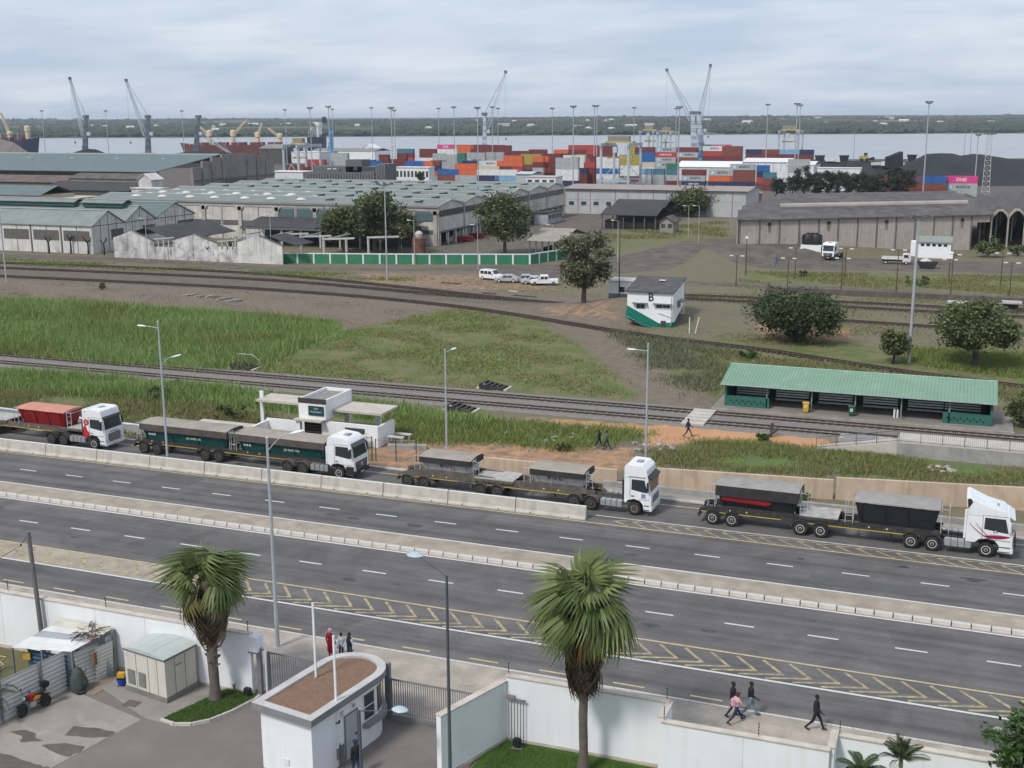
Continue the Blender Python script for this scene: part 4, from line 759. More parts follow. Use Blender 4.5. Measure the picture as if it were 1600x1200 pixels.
for k in range(n):
 j = (k+1)%n; rm.f+=[(n+k,n+j,2*n+j,2*n+k),(2*n+k,2*n+j,3*n+j,3*n+k)]
rm.f.append(tuple(range(n))[::-1]); roof = rm.build('roof_slab',slabm,GH)
fm_ = MB(); fm_.v = [(*p,2.98)for p in o_]+[(*p,3.32)for p in o_]
for k in range(n):fm_.f.append((k,(k+1)%n,n+(k+1)%n,n+k))
fm_.build('fascia',fascia,roof); MB().prism(i_,3.1,3.2,'z').build('roof_bed',stone_m,roof)
ns = 5200; xs = rng.uniform(-1.6,1.6,ns); ys = rng.uniform(-.1,6.2,ns); ok = in_poly(xs,ys,stadium(Wd,Ln,22,-.2)); xs,ys = xs[ok],ys[ok]; ns = len(xs); s = .03+.035*rng.random(ns)
pv = octv[None,:5]*s[:,None,None]*(1+.6*(rng.random((ns,5,3))-.5)); pv[...,0]+=xs[:,None]; pv[...,1]+=ys[:,None]; pv[...,2]+=3.2
pf = (np.array([(0,1,4),(1,2,4),(2,3,4),(3,0,4)])[None]+(np.arange(ns)*5)[:,None,None]).reshape(-1,3)
st = np_mesh('roof_stones',pv.reshape(-1,3),pf,stone_m,roof); st['kind'] = 'stuff'
xr = Wd/2
d_ = MB().bx(xr-.01,xr+.03,2.35,3.2,.05,2.2).build('door',M('door grey',(.4,.41,.42),.5,.06,2),GH); MB().bx(xr+.03,xr+.07,3.05,3.12,1.02,1.12).build('handle',black_pl,d_)
fr = MB().bx(xr-.01,xr+.05,2.27,2.35,.0,2.28).bx(xr-.01,xr+.05,3.2,3.28,.0,2.28).bx(xr-.01,xr+.05,2.27,3.28,2.2,2.28);
for i_b,bb in enumerate(((2.27,2.345,0,2.28),(3.205,3.28,0,2.28),(2.35,3.2,2.205,2.28))):MB().bx(xr-.01,xr+.05,*bb).build('door_frame',steelg,GH)
MB().bx(xr-.02,xr+.012,3.75,4.55,1.35,2.62).build('window',glass('office glass',(.03,.035,.04),.1),GH); w_ = bpy.data.objects[-1]if False else None
for q in((3.7,3.76,1.3,2.66),(4.54,4.6,1.3,2.66)):MB().bx(xr-.02,xr+.04,*q).build('window_frame',M('window white',(.7,.7,.7),.5),GH)
MB().bx(xr-.02,xr+.03,3.76,4.54,1.98,2.03).build('window_bar',M('window white'),GH)
for a0,a1 in((.12,.55),(.65,1.1),(1.2,1.65),(1.75,2.2)):
 c0 = Ln-Wd/2; MB().prism([((Wd/2+.012)*math.cos(a),c0+.02+(Wd/2+.012)*math.sin(a))for a in np.linspace(a0,a1,6)]+[((Wd/2-.05)*math.cos(a),c0+.02+(Wd/2-.05)*math.sin(a))for a in np.linspace(a1,a0,6)],1.4,2.65,'z').build('curved_window',glass('office glass'),GH)
sill = [(xr+.28*min(1,(y-3.6)/.15),y)for y in(3.6,3.75)]+[((Wd/2+.28)*math.cos(a),Ln-Wd/2+(Wd/2+.28)*math.sin(a))for a in np.linspace(0,PI*.8,16)]+[((Wd/2-.02)*math.cos(a),Ln-Wd/2+(Wd/2-.02)*math.sin(a))for a in np.linspace(PI*.8,0,16)]+[(xr-.02,3.6)]
MB().prism(sill,1.02,1.26,'z').build('window_ledge',fascia,GH,bevel=.015)
MB().lathe([(.1,0),(.1,.06),(.05,.09)],(xr,3.0,2.52),12,'x').build('bulkhead_lamp',M('bulkhead glass',(.45,.44,.4),.4),GH)
MB().bx(xr,xr+.02,1.85,2.0,2.1,2.25).build('notice',black_pl,GH); MB().bx(xr,xr+.06,2.05,2.22,2.35,2.6).build('alarm_box',M('alarm grey',(.5,.5,.5),.5),GH); MB().bx(-.2,.1,-.03,-.0,.55,.85).build('meter_box',M('meter white',(.75,.75,.74),.5),GH)
def boom(loc,label,h=6.3,lean=0):
 t = thing('boom_barrier',label,'boom barrier',loc,.1); MB().bx(-.17,.17,-.15,.15,0,1.05).build('cabinet',M('boom grey',(.17,.175,.18),.5),t,bevel=.03); MB().lathe([(.14,1.04),(.15,1.12),(.1,1.2),(.02,1.23)],(.03,.05,0),14).build('lamp_dome',M('dome white',(.68,.7,.7),.35),t,True)
 MB().bx(-.05,.05,-.26,-.18,.5,h).build('boom',M('boom white',(.74,.75,.76),.4,.05,1),t,bevel=.012); MB().bx(-.07,.07,-.28,-.15,.4,.95).build('boom_clamp',steelg,t); MB().bx(-.06,.06,-.28,-.16,2.2,2.26).build('boom_joint',black_pl,t)
boom((-25.2,43.15,0),'raised white boom barrier beside the gatehouse door',6.5); boom((PV(495,45.0,4.5),45.0,0),'raised white boom barrier standing behind the gatehouse',7.0)
t = thing('white_post','slim white post beside the gate motor by the wall end','post',(PV(416,47.3,1.5),47.3,0)); MB().tube([(0,0,0),(0,0,3.2)],.045,8).build('pole',M('boom white'),t); MB().lathe([(.06,3.2),(.05,3.26),(.01,3.28)],n=8).build('cap',M('boom white'),t)
# ---- beige cabin
beige = M('beige cabin paint',(.6,.57,.49),.5,.06,1.2,dirt=(.42,.37,.3),dirt_amt=.2,streak=.25); roofg = M('cabin roof glass fibre',(.47,.51,.48),.45,.1,.8,dirt=(.36,.37,.35),dirt_amt=.35); trim = M('cabin trim',(.16,.165,.16),.5)
CB = thing('equipment_cabin','beige metal equipment cabin with pale panelled roof beside the shorter palm','cabin',(-37.75,45.4,.05),-.17); cw,cd,chh = 2.95,2.1,2.35
MB().bx(-cw/2-.05,cw/2+.05,-.05,cd+.05,0,.28).build('plinth',M('plinth concrete',(.2,.19,.17),.9,.2,2),CB)
MB().bx(-cw/2,cw/2,0,cd,.28,chh).build('housing',beige,CB)
for i in range(3):
 a = -cw/2-.06+(cw+.12)*i/3; a1 = a+(cw+.12)/3-.02; zf = lambda x:chh+.03+.2*(1-(x/1.55)**2)
 MB().prism([(a,chh+.02),(a1,chh+.02),(a1,zf(a1)),((a+a1)/2,zf((a+a1)/2)+.01),(a,zf(a))],-.08,cd+.08).build('roof_panel',roofg,CB)
MB().bx(-cw/2-.04,cw/2+.04,-.045,-.005,chh-.08,chh+.015).build('front_trim',trim,CB); MB().bx(cw/2+.005,cw/2+.045,-.05,cd+.05,chh-.08,chh+.015).build('side_trim',trim,CB)
for x0,x1 in((-cw/2+.2,-cw/2+.72),(-cw/2+1.0,-cw/2+1.5)):
 v_ = MB().bx(x0,x1,-.03,-.005,.45,1.25).build('louvre',M('louvre grey',(.17,.18,.17),.6),CB)
 for k in range(7):MB().bx(x0+.03,x1-.03,-.045,-.032,.5+.105*k,.55+.105*k).build('louvre_slat',M('slat grey',(.24,.25,.24),.5),v_)
for x in(-cw/2+.85,.25,.9):MB().bx(x-.012,x+.012,-.012,-.002,.3,chh-.1).build('panel_joint',trim,CB)
for y in(.65,1.35):MB().bx(cw/2+.002,cw/2+.012,y-.012,y+.012,.3,chh-.1).build('panel_joint',trim,CB)
MB().bx(cw/2+.005,cw/2+.02,.7,1.15,1.75,1.8).build('vent_slot',trim,CB); MB().bx(-cw/2+.02,-cw/2+.2,-.02,-.005,2.0,2.15).build('number_plate',M('plate pale',(.66,.64,.58),.5),CB)
# ---- corrugated fence: real profiled sheets between posts
tin = M('white corrugated tin',(.6,.6,.57),.5,.1,.8,dirt=(.4,.36,.3),dirt_amt=.25,metal=.1); tin_g = M('grey corrugated tin',(.3,.32,.34),.5,.2,.8,dirt=(.2,.18,.16),dirt_amt=.3,metal=.2); tin_b = M('blue corrugated tin',(.03,.07,.12),.5,.2,.8)
def sheet_mesh(w,h,pitch=.2,amp=.025,hor=True):  # horizontal ribs (hor) or vertical; lies in x-z plane
 m = MB(); n = int(h/pitch)*4 if hor else int(w/pitch)*4
 for i in range(n+1):
  q = i/n; k = i%4; off = amp if k in(1,2)else 0
  if hor:m.v+=[(0,off,h*q),(w,off,h*q)]
  else:m.v+=[(w*q,off,0),(w*q,off,h)]
  if i:m.f.append((2*i-2,2*i-1,2*i+1,2*i))
 return m
def solid(o,th=.004):
 md = o.modifiers.new('s','SOLIDIFY'); md.thickness = th; return o
FE = thing('tin_fence','white corrugated tin fence on steel posts behind the motorcycle','fence',(-43.55,36.0,0),1.415)
for k in range(4):
 o = solid(sheet_mesh(2.38,2.08,.21,.035).build('tin_sheet',tin,FE)); o.location = (.02+2.4*k,0,.1); o.rotation_euler = (0,0,random.uniform(-.006,.006))
for k in range(5):MB().bx(-.06,.06,-.12,-.02,0,2.22).build('post',M('fence post grey',(.19,.195,.2),.6),FE).location = (2.4*k,0,0)
MB().bx(0,9.6,-.05,.05,-.02,.1).build('kerb',kerb_c,FE)
# ---- shack
SH = thing('tin_shack','lean-to shack of corrugated tin sheets against the white wall','shack',(0,0,0)); a,b_,c,d = Vector((-45.1,44.1,2.1)),Vector((-44.7,47.3,2.3)),Vector((-41.2,47.35,2.32)),Vector((-41.75,44.7,2.15))
for k,mt in enumerate((tin,tin,tin_g,tin,M('cream tin',(.55,.52,.42),.6,.15,1,dirt=(.3,.25,.2),dirt_amt=.4))):
 p0,p1 = a.lerp(b_,k/5),d.lerp(c,k/5); q0,q1 = a.lerp(b_,(k+1.08)/5),d.lerp(c,(k+1.08)/5); m = MB(); n = 16
 for i in range(n+1):
  s = i/n; up = Vector((0,0,(.03 if i%4 in(1,2)else 0)+.02*k+.02)); m.v+=[tuple(p0.lerp(q0,s)+up+Vector((random.uniform(-.1,0)if i==0 else 0,0,0))),tuple(p1.lerp(q1,s)+up)]
  if i:m.f.append((2*i-2,2*i-1,2*i+1,2*i))
 solid(m.build('roof_sheet',mt,SH))
for p in(a,d,c,b_,a.lerp(d,.5)):MB().bar((p.x,p.y,0),(p.x,p.y,p.z),.09).build('post',M('fence post grey'),SH)
o = solid(sheet_mesh(1.5,1.9,.2,.03).build('wall_sheet',tin,SH)); o.location = (-41.75,45.0,.02); o.rotation_euler = (-.12,0,1.3); o = solid(sheet_mesh(1.1,1.95,.2,.03).build('wall_sheet',tin,SH)); o.location = (-41.4,45.9,.02); o.rotation_euler = (.1,0,1.35)
o = solid(sheet_mesh(2.6,1.9,.22,.04).build('wall_sheet',tin_b,SH)); o.location = (-44.6,44.6,.02); o.rotation_euler = (0,0,.02)
MB().bx(-44.85,-44.35,44.5,44.56,1.35,1.75).build('yellow_sheet',M('yellow tin',(.45,.3,.05),.6),SH); MB().bx(-41.3,-41.15,45.6,45.85,1.05,1.75).build('patch_board',M('rusty board',(.2,.12,.08),.8),SH)
MB().bx(-41.25,-41.1,47.1,47.3,0,2.35).build('door_post',M('fence post grey'),SH); MB().bx(-41.2,-41.15,46.6,47.1,.0,2.2).build('inner_panel',tin_g,SH)
# scrap lying on the shack roof: rods and frames, each its own piece
scr = [M('scrap dark',(.06,.055,.055),.7),M('scrap brown',(.14,.09,.06),.85,.3,4),M('scrap pale',(.4,.42,.42),.5),M('scrap red',(.3,.05,.06),.6),M('scrap green',(.12,.22,.18),.7)]
for k in range(46):
 x,y = random.uniform(-42.7,-41.2),random.uniform(45.4,47.25); an = random.uniform(0,PI); ln = random.uniform(.25,1.0); z = 2.42+random.random()*.14
 o = MB().tube([(-ln/2,0,0),(0,random.uniform(-.08,.08),random.uniform(0,.12)),(ln/2,0,random.uniform(-.02,.08))],random.choice((.012,.02,.03)),5).build('scrap_rod',random.choice(scr[:3]+scr[:2]+[scr[random.randrange(5)]])); o.location = (x,y,z); o.rotation_euler = (0,0,an); tag(o,'bent scrap rod in the heap on the shack roof','scrap','scrap on the shack roof')
t = thing('junk_bundle','dark tarpaulin bundle leaning on the tin fence beside the shack','bundle',(-41.55,44.75,.03)); m = MB().lathe([(.1,0),(.42,.08),(.48,.4),(.4,.8),(.22,1.15),(.05,1.3)],n=14); m.v = [(x*random.uniform(.8,1.15),y*random.uniform(.8,1.15),z)for x,y,z in m.v]; m.build('bundle',M('dark green sheet',(.06,.075,.07),.7,.4,5),t,True); MB().tube([(.3,-.35,.02),(.35,.3,1.2)],.03,6).build('stick',scr[1],t); MB().lathe([(.2,.0),(.28,.03),(.28,.1),(.2,.13)],(.3,-.2,0),12).build('old_tyre',tyre_m,t)
t = thing('mop_bucket','blue mop bucket with yellow wringer at the corner of the beige cabin','bucket',(-39.75,45.95,.05),.4); MB().lathe([(.2,.08),(.27,.42),(.25,.42),(.19,.12)],n=14).build('bucket',M('bucket blue',(.01,.06,.35),.4),t); MB().bx(-.2,.2,-.12,.16,.42,.72).build('wringer',M('wringer yellow',(.6,.36,.03),.4),t,bevel=.04); MB().tube([(.1,0,.5),(.45,.3,1.15)],.018,6).build('mop_handle',M('mop handle pale',(.55,.55,.5),.5),t)
for x,y in((-.15,-.15),(.15,-.15),(-.15,.15),(.15,.15)):MB().lathe([(.035,-.02),(.035,.02)],(x,y,.04),8,'y').build('castor',black_pl,t)
# ---- wooden pole behind the shack, with its wire
t = thing('utility_pole','weathered wooden pole rising behind the tin shack','pole',(-46.0,47.2,0)); MB().tube([(0,0,0),(-.12,.0,3.5),(-.28,0,7.3)],[.14,.125,.11],10).build('pole',M('old pole wood',(.15,.145,.135),.9,.2,2,streak=.3),t,True); MB().tube([(-.3,0,7.1),(-.75,-.2,6.5),(-2.6,-1.4,5.3)],.018,6).build('wire',black_pl,t); MB().lathe([(.03,-.06),(.05,0),(.03,.06)],(-.7,-.18,6.56),8).build('insulator',black_pl,t); MB().bx(-.26,-.2,-.13,.13,6.9,7.0).build('band',steelg,t)
# ---- motorcycle
MO = thing('motorcycle','red and yellow motorcycle with black top box parked along the tin fence','motorcycle',(-42.02,42.15,.015),1.372+PI); MO.rotation_euler = (.12,0,1.37+PI)
mred = M('motorcycle red',(.35,.012,.02),.3,.1,6); mtire = tyre_m; malu = M('engine alloy',(.45,.46,.47),.35,.2,8,metal=.7)
for x in(.68,-.66):
 w = MB().lathe([(.2,-.04),(.27,-.055),(.31,-.03),(.315,0),(.31,.03),(.27,.055),(.2,.04)],(x,0,.315),22,'y').build('wheel',mtire,MO,True); rr = MB().lathe([(.215,-.03),(.2,-.03),(.2,.03),(.215,.03)],(x,0,.315),20,'y')
 for k in range(6):rr.bar((x,0,.315),(x+.205*math.cos(k*PI/3),0,.315+.205*math.sin(k*PI/3)),.025)
 rr.build('rim',malu,w)
fk = MB()
for y in(-.09,.09):fk.tube([(.68,y,.315),(.42,y,.95)],.028,8)
fk.build('fork',black_pl,MO); MB().prism([(.42,.55),(.98,.6),(.95,.65),(.68,.68),(.45,.62)],-.06,.06).build('front_mudguard',black_pl,MO)
hb = MB().tube([(.3,-.38,1.06),(.4,-.2,1.02),(.42,0,1.0),(.4,.2,1.02),(.3,.38,1.06)],.016,8).build('handlebar',black_pl,MO)
for s in(-1,1):MB().tube([(.38,s*.25,1.03),(.36,s*.34,1.22)],.008,5).lathe([(.07,-.01),(.07,.01)],(.36,s*.36,1.25),10,'x').build('mirror',black_pl,hb)
MB().lathe([(.03,.0),(.1,.02),(.11,.1),(.02,.1)],(.44,0,.88),14,'x').build('headlamp',lampc,MO)
m = MB().prism([(.36,.74),(.3,.93),(.05,.98),(-.12,.84),(-.1,.72),(.15,.66)],-.15,.15).build('fuel_tank',mred,MO,bevel=.06); MB().prism([(-.12,.62),(.12,.66),(.0,.84),(-.3,.82),(-.42,.7)],-.17,.17).build('side_panel',M('motorcycle yellow',(.6,.3,.02),.35),MO,bevel=.04)
MB().prism([(-.08,.82),(-.05,.88),(-.35,.86),(-.75,.92),(-.78,.87),(-.35,.79)],-.14,.14).build('seat',black_pl,MO,bevel=.03); MB().bx(-.08,.3,-.13,.13,.3,.62).build('engine',malu,MO,bevel=.05); MB().tube([(.2,-.14,.35),(0,-.2,.27),(-.4,-.2,.3),(-.72,-.2,.42)],[.03,.04,.05,.05],8).build('exhaust',malu,MO)
MB().bar((.4,0,.9),(.1,0,.35),.05).bar((.1,0,.33),(-.66,0,.32),.05).bar((-.2,0,.8),(-.66,0,.35),.04).build('frame',black_pl,MO); MB().prism([(-.35,.62),(-.95,.62),(-.98,.56),(-.66,.7),(-.4,.72)],-.07,.07).build('rear_mudguard',black_pl,MO); MB().bx(-.95,-.55,-.21,.21,1.0,1.32).build('top_box',M('top box black',(.018,.018,.02),.35),MO,bevel=.08); MB().bar((-.6,0,.88),(-.8,0,1.0),.12,.03).build('rack',black_pl,MO); MB().tube([(-.05,-.1,.3),(-.0,-.35,.02)],.014,6).build('kickstand',black_pl,MO)
# garden hose on the grass behind the fence
struct(MB().bx(-60,-43.7,30,47.3,.0,.02).build('rough_grass',M('rough grass',(.13,.115,.05),.95,.3,1,fine=.4,world=True,bump=.5,bscale=18)),'dry grass behind the tin fence')
h = MB().tube([P(-10,1043)+Vector((0,0,.05)),P(6,1040)+Vector((0,0,.05)),P(0,1035)+Vector((0,0,.05)),P(10,1028)+Vector((0,0,.05)),P(-2,1026)+Vector((0,0,.05))],.025,6).build('garden_hose',M('hose cream',(.55,.5,.3),.5)); tag(h,'cream garden hose lying on the dry grass behind the tin fence','hose')
# ============================================================ MIDDLE GROUND: STATION, SHELTER, SIGNAL BOX
tanw = M('tan plaster',(.54,.42,.31),.9,.14,.4,dirt=(.28,.19,.13),dirt_amt=.35,streak=.4,world=True); rough_c = M('rough concrete',(.33,.32,.3),.9,.2,.8,dirt=(.2,.19,.17),dirt_amt=.45,streak=.25,bump=.3,bscale=9,world=True); pale_c = M('pale concrete',(.5,.46,.4),.85,.12,.8,dirt=(.36,.32,.27),dirt_amt=.35,world=True)
def strip_wall(pts,h,label,mat,th=.3,name='boundary_wall',cat='wall',cope=None):
 t = thing(name,label,cat)
 for(p,q)in zip(pts[:-1],pts[1:]):
  p,q = Vector((p[0],p[1],0)),Vector((q[0],q[1],0)); MB().bar(p+Vector((0,0,h/2-.1)),q+Vector((0,0,h/2-.1)),th,h+.2).build('wall_panel',mat,t)
  if cope:MB().bar(p+Vector((0,0,h+.05)),q+Vector((0,0,h+.05)),th+.08,.09).build('coping',cope,t)
 return t
strip_wall([(-39.5,88.5),(-25.2,88.9)],1.15,'low tan wall behind the white-bin trailers',tanw); strip_wall([(-22.0,89.2),(-8.4,90.8)],1.55,'tan stained retaining wall beside the lamp post and truck lane',tanw); strip_wall([(-8.2,90.85),(16,94.8)],1.75,'tan stained retaining wall below the grassy slope by the ramp',tanw)
strip_wall([(-26,87.6),(16,87.75)],.55,'low rough concrete upstand behind the truck lane',rough_c,.35)
# rubble along the foot of the walls and on the slope
rub_m = [M('rubble pale',(.45,.43,.4),.9,.3,6),M('rubble brown',(.25,.19,.14),.95,.3,6),M('rubble grey',(.28,.27,.26),.9,.3,6)]
rk = []
for k in range(3):
 m = MB().add(octv,octf); m.v = [(x*random.uniform(.7,1.2),y*random.uniform(.7,1.2),z*random.uniform(.5,.9))for x,y,z in m.v]; m.f.append((0,8,3,7,2,6,1,5)); me = m.mesh('rubble'); me.materials.append(rub_m[k]); rk.append(me)
for k in range(70):
 px_,py_ = random.choice(((random.uniform(880,960),random.uniform(668,690)),(random.uniform(985,1055),random.uniform(692,706)),(random.uniform(770,800),random.uniform(668,690)),(random.uniform(820,880),random.uniform(680,692)),(random.uniform(1100,1330),random.uniform(770,782)),(random.uniform(1450,1500),random.uniform(728,738))))
 q = P(px_,py_); s = random.uniform(.12,.34); o = inst('rubble_stone',rk[k%3],None,(q.x,q.y,0),(0,0,random.random()*6),s); tag(o,'broken stone in the rubble beside the dirt path and walls','stone','rubble stones')
# chain-link fence and gate by the station
green_st = M('dark green steel',(.02,.085,.06),.5,.2,2); wire = M('fence wire',(.3,.28,.25),.6,.2,2)
def chain(p,q,h,label,posts=4,mat=None,step=.28,name='chain_link_fence'):
 p,q = Vector((p[0],p[1],0)),Vector((q[0],q[1],0)); L_ = (q-p).length; t = thing(name,label,'fence',p,math.atan2(q.y-p.y,q.x-p.x)); mat = mat or wire; m = MB(); n = int((L_+h)/step)
 for k in range(n):
  a = k*step-h
  x0,z0 = max(a,0),max(-a,0); x1 = min(a+h,L_); z1 = z0+(x1-x0)
  if x1>x0:m.bar((x0,0,z0),(x1,0,z1),.014); m.bar((L_-x0,0.01,z0),(L_-x1,0.01,z1),.014)
 o = m.build('mesh_wire',mat,t); o['kind'] = 'stuff'
 for k in range(posts):MB().tube([(L_*k/(posts-1),0,0),(L_*k/(posts-1),0,h+.1)],.045,7).build('post',green_st if mat is green_st else M('fence post dark',(.07,.065,.06),.7),t)
 MB().tube([(0,0,h),(L_,0,h)],.025,6).build('top_wire',mat,t); return t
chain((-46.6,87.9),(-43.2,88.9),1.9,'sagging chain-link fence panel on bare soil behind the trucks',3); chain((-49.0,87.4),(-46.9,87.8),2.1,'dark green mesh gate beside the star-badged cab',3,green_st,.2)
# ---- railway halt building
st_w = M('halt white paint',(.8,.8,.79),.7,.05,.8,dirt=(.5,.46,.4),dirt_amt=.2,streak=.2); can_m = M('canopy slab',(.5,.45,.39),.85,.12,.8,dirt=(.36,.31,.26),dirt_amt=.35)
VS = 91.4
def uz(x,y,v):u = PV(x,v,2.5); return u,ZAT(y,u,v)
ST = thing('station_building','small white railway halt with flat canopies and a dark green name board','station',(0,0,0)); u0,ztop = uz(467,638,VS); u1 = PV(508,VS,3.5)
zc = 3.55
MB().bx(u0,u1,VS,VS+5.0,2.2,zc+.1).build('tower',st_w,ST); MB().bx(u0-.02,u1+.02,VS-.03,VS+.15,zc+.1,zc+.55).build('dark_parapet',M('parapet dark',(.06,.045,.045),.6),ST)
for b in((u1-.15,u1+.02,VS+.15,VS+5.0),(u0,u0+.15,VS+.15,VS+5.0),(u0+.15,u1-.15,VS+4.85,VS+5.0)):MB().bx(*b,zc+.1,zc+.5).build('parapet',st_w,ST)
MB().bx(u0+.15,u1-.15,VS+.15,VS+4.85,zc+.1,zc+.22).build('roof_bed',M('roof grey bed',(.25,.235,.22),.95,.2,2),ST)
sg = MB().bx(u0+1.05,u0+2.65,VS-.07,VS-.02,2.55,3.45).build('name_board',M('board green',(.012,.06,.06),.5),ST); text('CFM',.24,ltr_w,sg,(u0+1.85,VS-.08,3.2)); text('MAQUININO',.2,ltr_w,sg,(u0+1.85,VS-.08,2.9),xs=1.05)
MB().bx(u0-.3,u1-.2,VS-.6,VS-.0,2.05,2.2).build('entrance_canopy',can_m,ST); MB().bx(u0-.1,u0+.3,VS-.4,VS,0,2.05).build('pier',st_w,ST); MB().bx(u0+.35,u1-.6,VS+.3,VS+.5,0,2.05).build('entrance',M('entrance dark',(.025,.02,.02),.8),ST)
for k in range(5):MB().bx(u0+.4,u1-.7,VS+.22,VS+.28,.6+.3*k,.66+.3*k).build('grille_bar',M('grille brown',(.1,.07,.06),.7),ST)
uR = PV(592,VS+.5,2); uL = PV(425,VS+2,1.5)
MB().bx(u1-.6,uR,VS+.25,VS+.5,0,2.0).build('front_wall',st_w,ST); MB().bx(PV(537,VS,1.5),PV(568,VS,1.5),VS+.22,VS+.25,.75,1.65).build('window_opening',M('opening dark',(.05,.06,.05),.8),ST); MB().bx(uR-.25,uR,VS+.5,VS+3.6,0,1.9).build('end_wall',st_w,ST)
MB().prism([(u1+1.6,.1),(u1+4.4,.1),(u1+4.4,1.5)],VS-.55,VS-.4).build('stair_wall',st_w,ST)
MB().bx(uL,u0,VS+1.0,VS+1.25,0,1.55).build('side_wall',st_w,ST); MB().bx(uL,uL+.25,VS-1.4,VS+1.0,0,1.4).build('side_wall',st_w,ST); MB().bx(uL+.25,u0-.1,VS-1.4,VS-1.2,0,.55).build('low_wall',st_w,ST)
MB().bx(PV(519,VS+1.5,3),PV(607,VS+2.6,3),VS+1.2,VS+4.6,2.75,2.95).build('canopy',can_m,ST); MB().bx(PV(401,VS+2.4,3),u0+.0,VS+2.2,VS+5.0,2.75,2.95).build('canopy',can_m,ST)
for x in(PV(411,VS+3,1),PV(421,VS+4.4,1)):MB().bx(x-.09,x+.09,VS+3.0,VS+3.2,0,3.6 if x<-60 else 2.75).build('column',st_w,ST)
for x in(PV(541,VS+4,1),PV(590,VS+4,1)):MB().bx(x-.25,x+.25,VS+4.1,VS+4.4,0,2.75).build('column',st_w,ST)
MB().bx(u0+.3,u1-.4,VS+5.05,VS+5.12,2.3,3.3).build('rear_board',M('board green'),ST)
MB().bx(uL-6.4,uL-.1,VS-.2,VS+.1,0,1.0).build('flank_wall',st_w,ST); MB().bx(uL-6.4,uL-.1,VS-1.2,VS+.1,1.0,1.15).build('flank_slab',can_m,ST)
t = thing('bench','concrete bench beside the end wall of the railway halt','bench',(uR+.9,VS+3.6,0)); MB().bx(-.8,.8,-.25,.25,.5,.6).build('seat',pale_c,t); MB().bx(-.75,-.6,-.2,.2,0,.5).build('leg',rough_c,t); MB().bx(.6,.75,-.2,.2,0,.5).build('leg',rough_c,t);
t = thing('bench','concrete bench further along from the end wall of the railway halt','bench',(uR+1.1,VS+1.6,0)); MB().bx(-.8,.8,-.25,.25,.75,.85).build('seat',pale_c,t); MB().bx(-.75,-.6,-.2,.2,0,.75).build('leg',rough_c,t); MB().bx(.6,.75,-.2,.2,0,.75).build('leg',rough_c,t)
strip_wall([(uR+.8,VS+.6),(uR+4.2,VS+1.6)],.35,'low dark concrete kerb running from the railway halt into the grass',rough_c,.5,'low_wall')
# green steel guard behind the truck lane at the far left
strip_wall([(-93,89.5),(uL-6.5,88.3)],.75,'long grey guard wall behind the red and green trucks',M('guard grey',(.36,.37,.38),.6,.1,.5,world=True),.3,'guard_wall',cope=M('guard cap',(.6,.62,.63),.5))
# ---- platform and shelter
PF = .35
pl = thing('platform','long low dusty concrete platform under the green-roofed shelter','platform',(0,0,0)); MB().bx(-23.0,5.2,115.6,124,-.2,PF).build('slab',M('platform surface',(.25,.225,.2),.92,.18,.5,fine=.2,world=True,dirt=(.17,.145,.12),dirt_amt=.5),pl); MB().bx(-23.05,5.25,115.35,115.6,-.2,PF+.02).build('edge',M('platform edge',(.32,.28,.24),.9,.2,1,world=True),pl)
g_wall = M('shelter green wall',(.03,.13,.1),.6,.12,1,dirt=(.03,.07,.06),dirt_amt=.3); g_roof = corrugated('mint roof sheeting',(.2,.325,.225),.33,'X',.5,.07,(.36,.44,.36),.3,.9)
SHL = thing('platform_shelter','long open platform shelter with mint green ribbed roof','shelter',(0,0,0)); sx0,sx1,sy0,sy1 = -22.0,3.3,117.0,121.6; zf,zb_ = 2.35+PF,3.25+PF
rm = MB(); xs = np.arange(sx0-.35,sx1+.4,.0825)
for i,x in enumerate(xs):
 up = .035 if i%4 in(1,2)else 0
 rm.v+=[(x,sy0-.55,zf+up-.05),(x,sy1+.3,zb_+up+.1)]
 if i:rm.f.append((2*i-2,2*i,2*i+1,2*i-1))
solid(rm.build('roof_sheeting',g_roof,SHL),.01); MB().bx(sx0-.35,sx1+.35,sy1+.25,sy1+.38,zb_-.1,zb_+.18).build('ridge_cap',M('ridge mint',(.38,.52,.42),.5),SHL); MB().bx(sx0-.35,sx1+.35,sy0-.58,sy0-.52,zf-.12,zf+.0).build('fascia',M('fascia mint',(.33,.42,.36),.5),SHL)
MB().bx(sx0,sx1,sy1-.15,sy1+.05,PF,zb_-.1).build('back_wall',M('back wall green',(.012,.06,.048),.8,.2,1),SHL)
for x0 in(sx0,sx1-.2):MB().prism([(sy0,PF),(sy1-.15,PF),(sy1-.15,zb_-.1),(sy0,zf-.12)],x0,x0+.2,'x').build('end_wall',g_wall,SHL)
hole_m = M('brick hole black',(.01,.012,.012),.9)
for x0,x1 in((sx0+.2,sx0+4.5),(sx1-4.4,sx1-.2)):
 w_ = MB().bx(x0,x1,sy0,sy0+.18,PF,PF+1.05).build('breast_wall',g_wall,SHL); nh = 12
 for k in range(nh):MB().bx(x0+.35+k*(x1-x0-.7)/nh,x0+.53+k*(x1-x0-.7)/nh,sy0-.008,sy0-.002,PF+(.3 if k%2 else .5),PF+(.44 if k%2 else .64)).build('vent_hole',hole_m,w_)
posts = [PV(x,sy0+.1,1.2)for x in(1198,1268,1336,1408,1483)]
for x in posts:MB().bx(x-.06,x+.06,sy0,sy0+.12,PF,zf-.1).build('post',M('post steel',(.2,.24,.22),.5),SHL)
slat_m = M('bench slat paint',(.6,.62,.62),.6,.15,3)
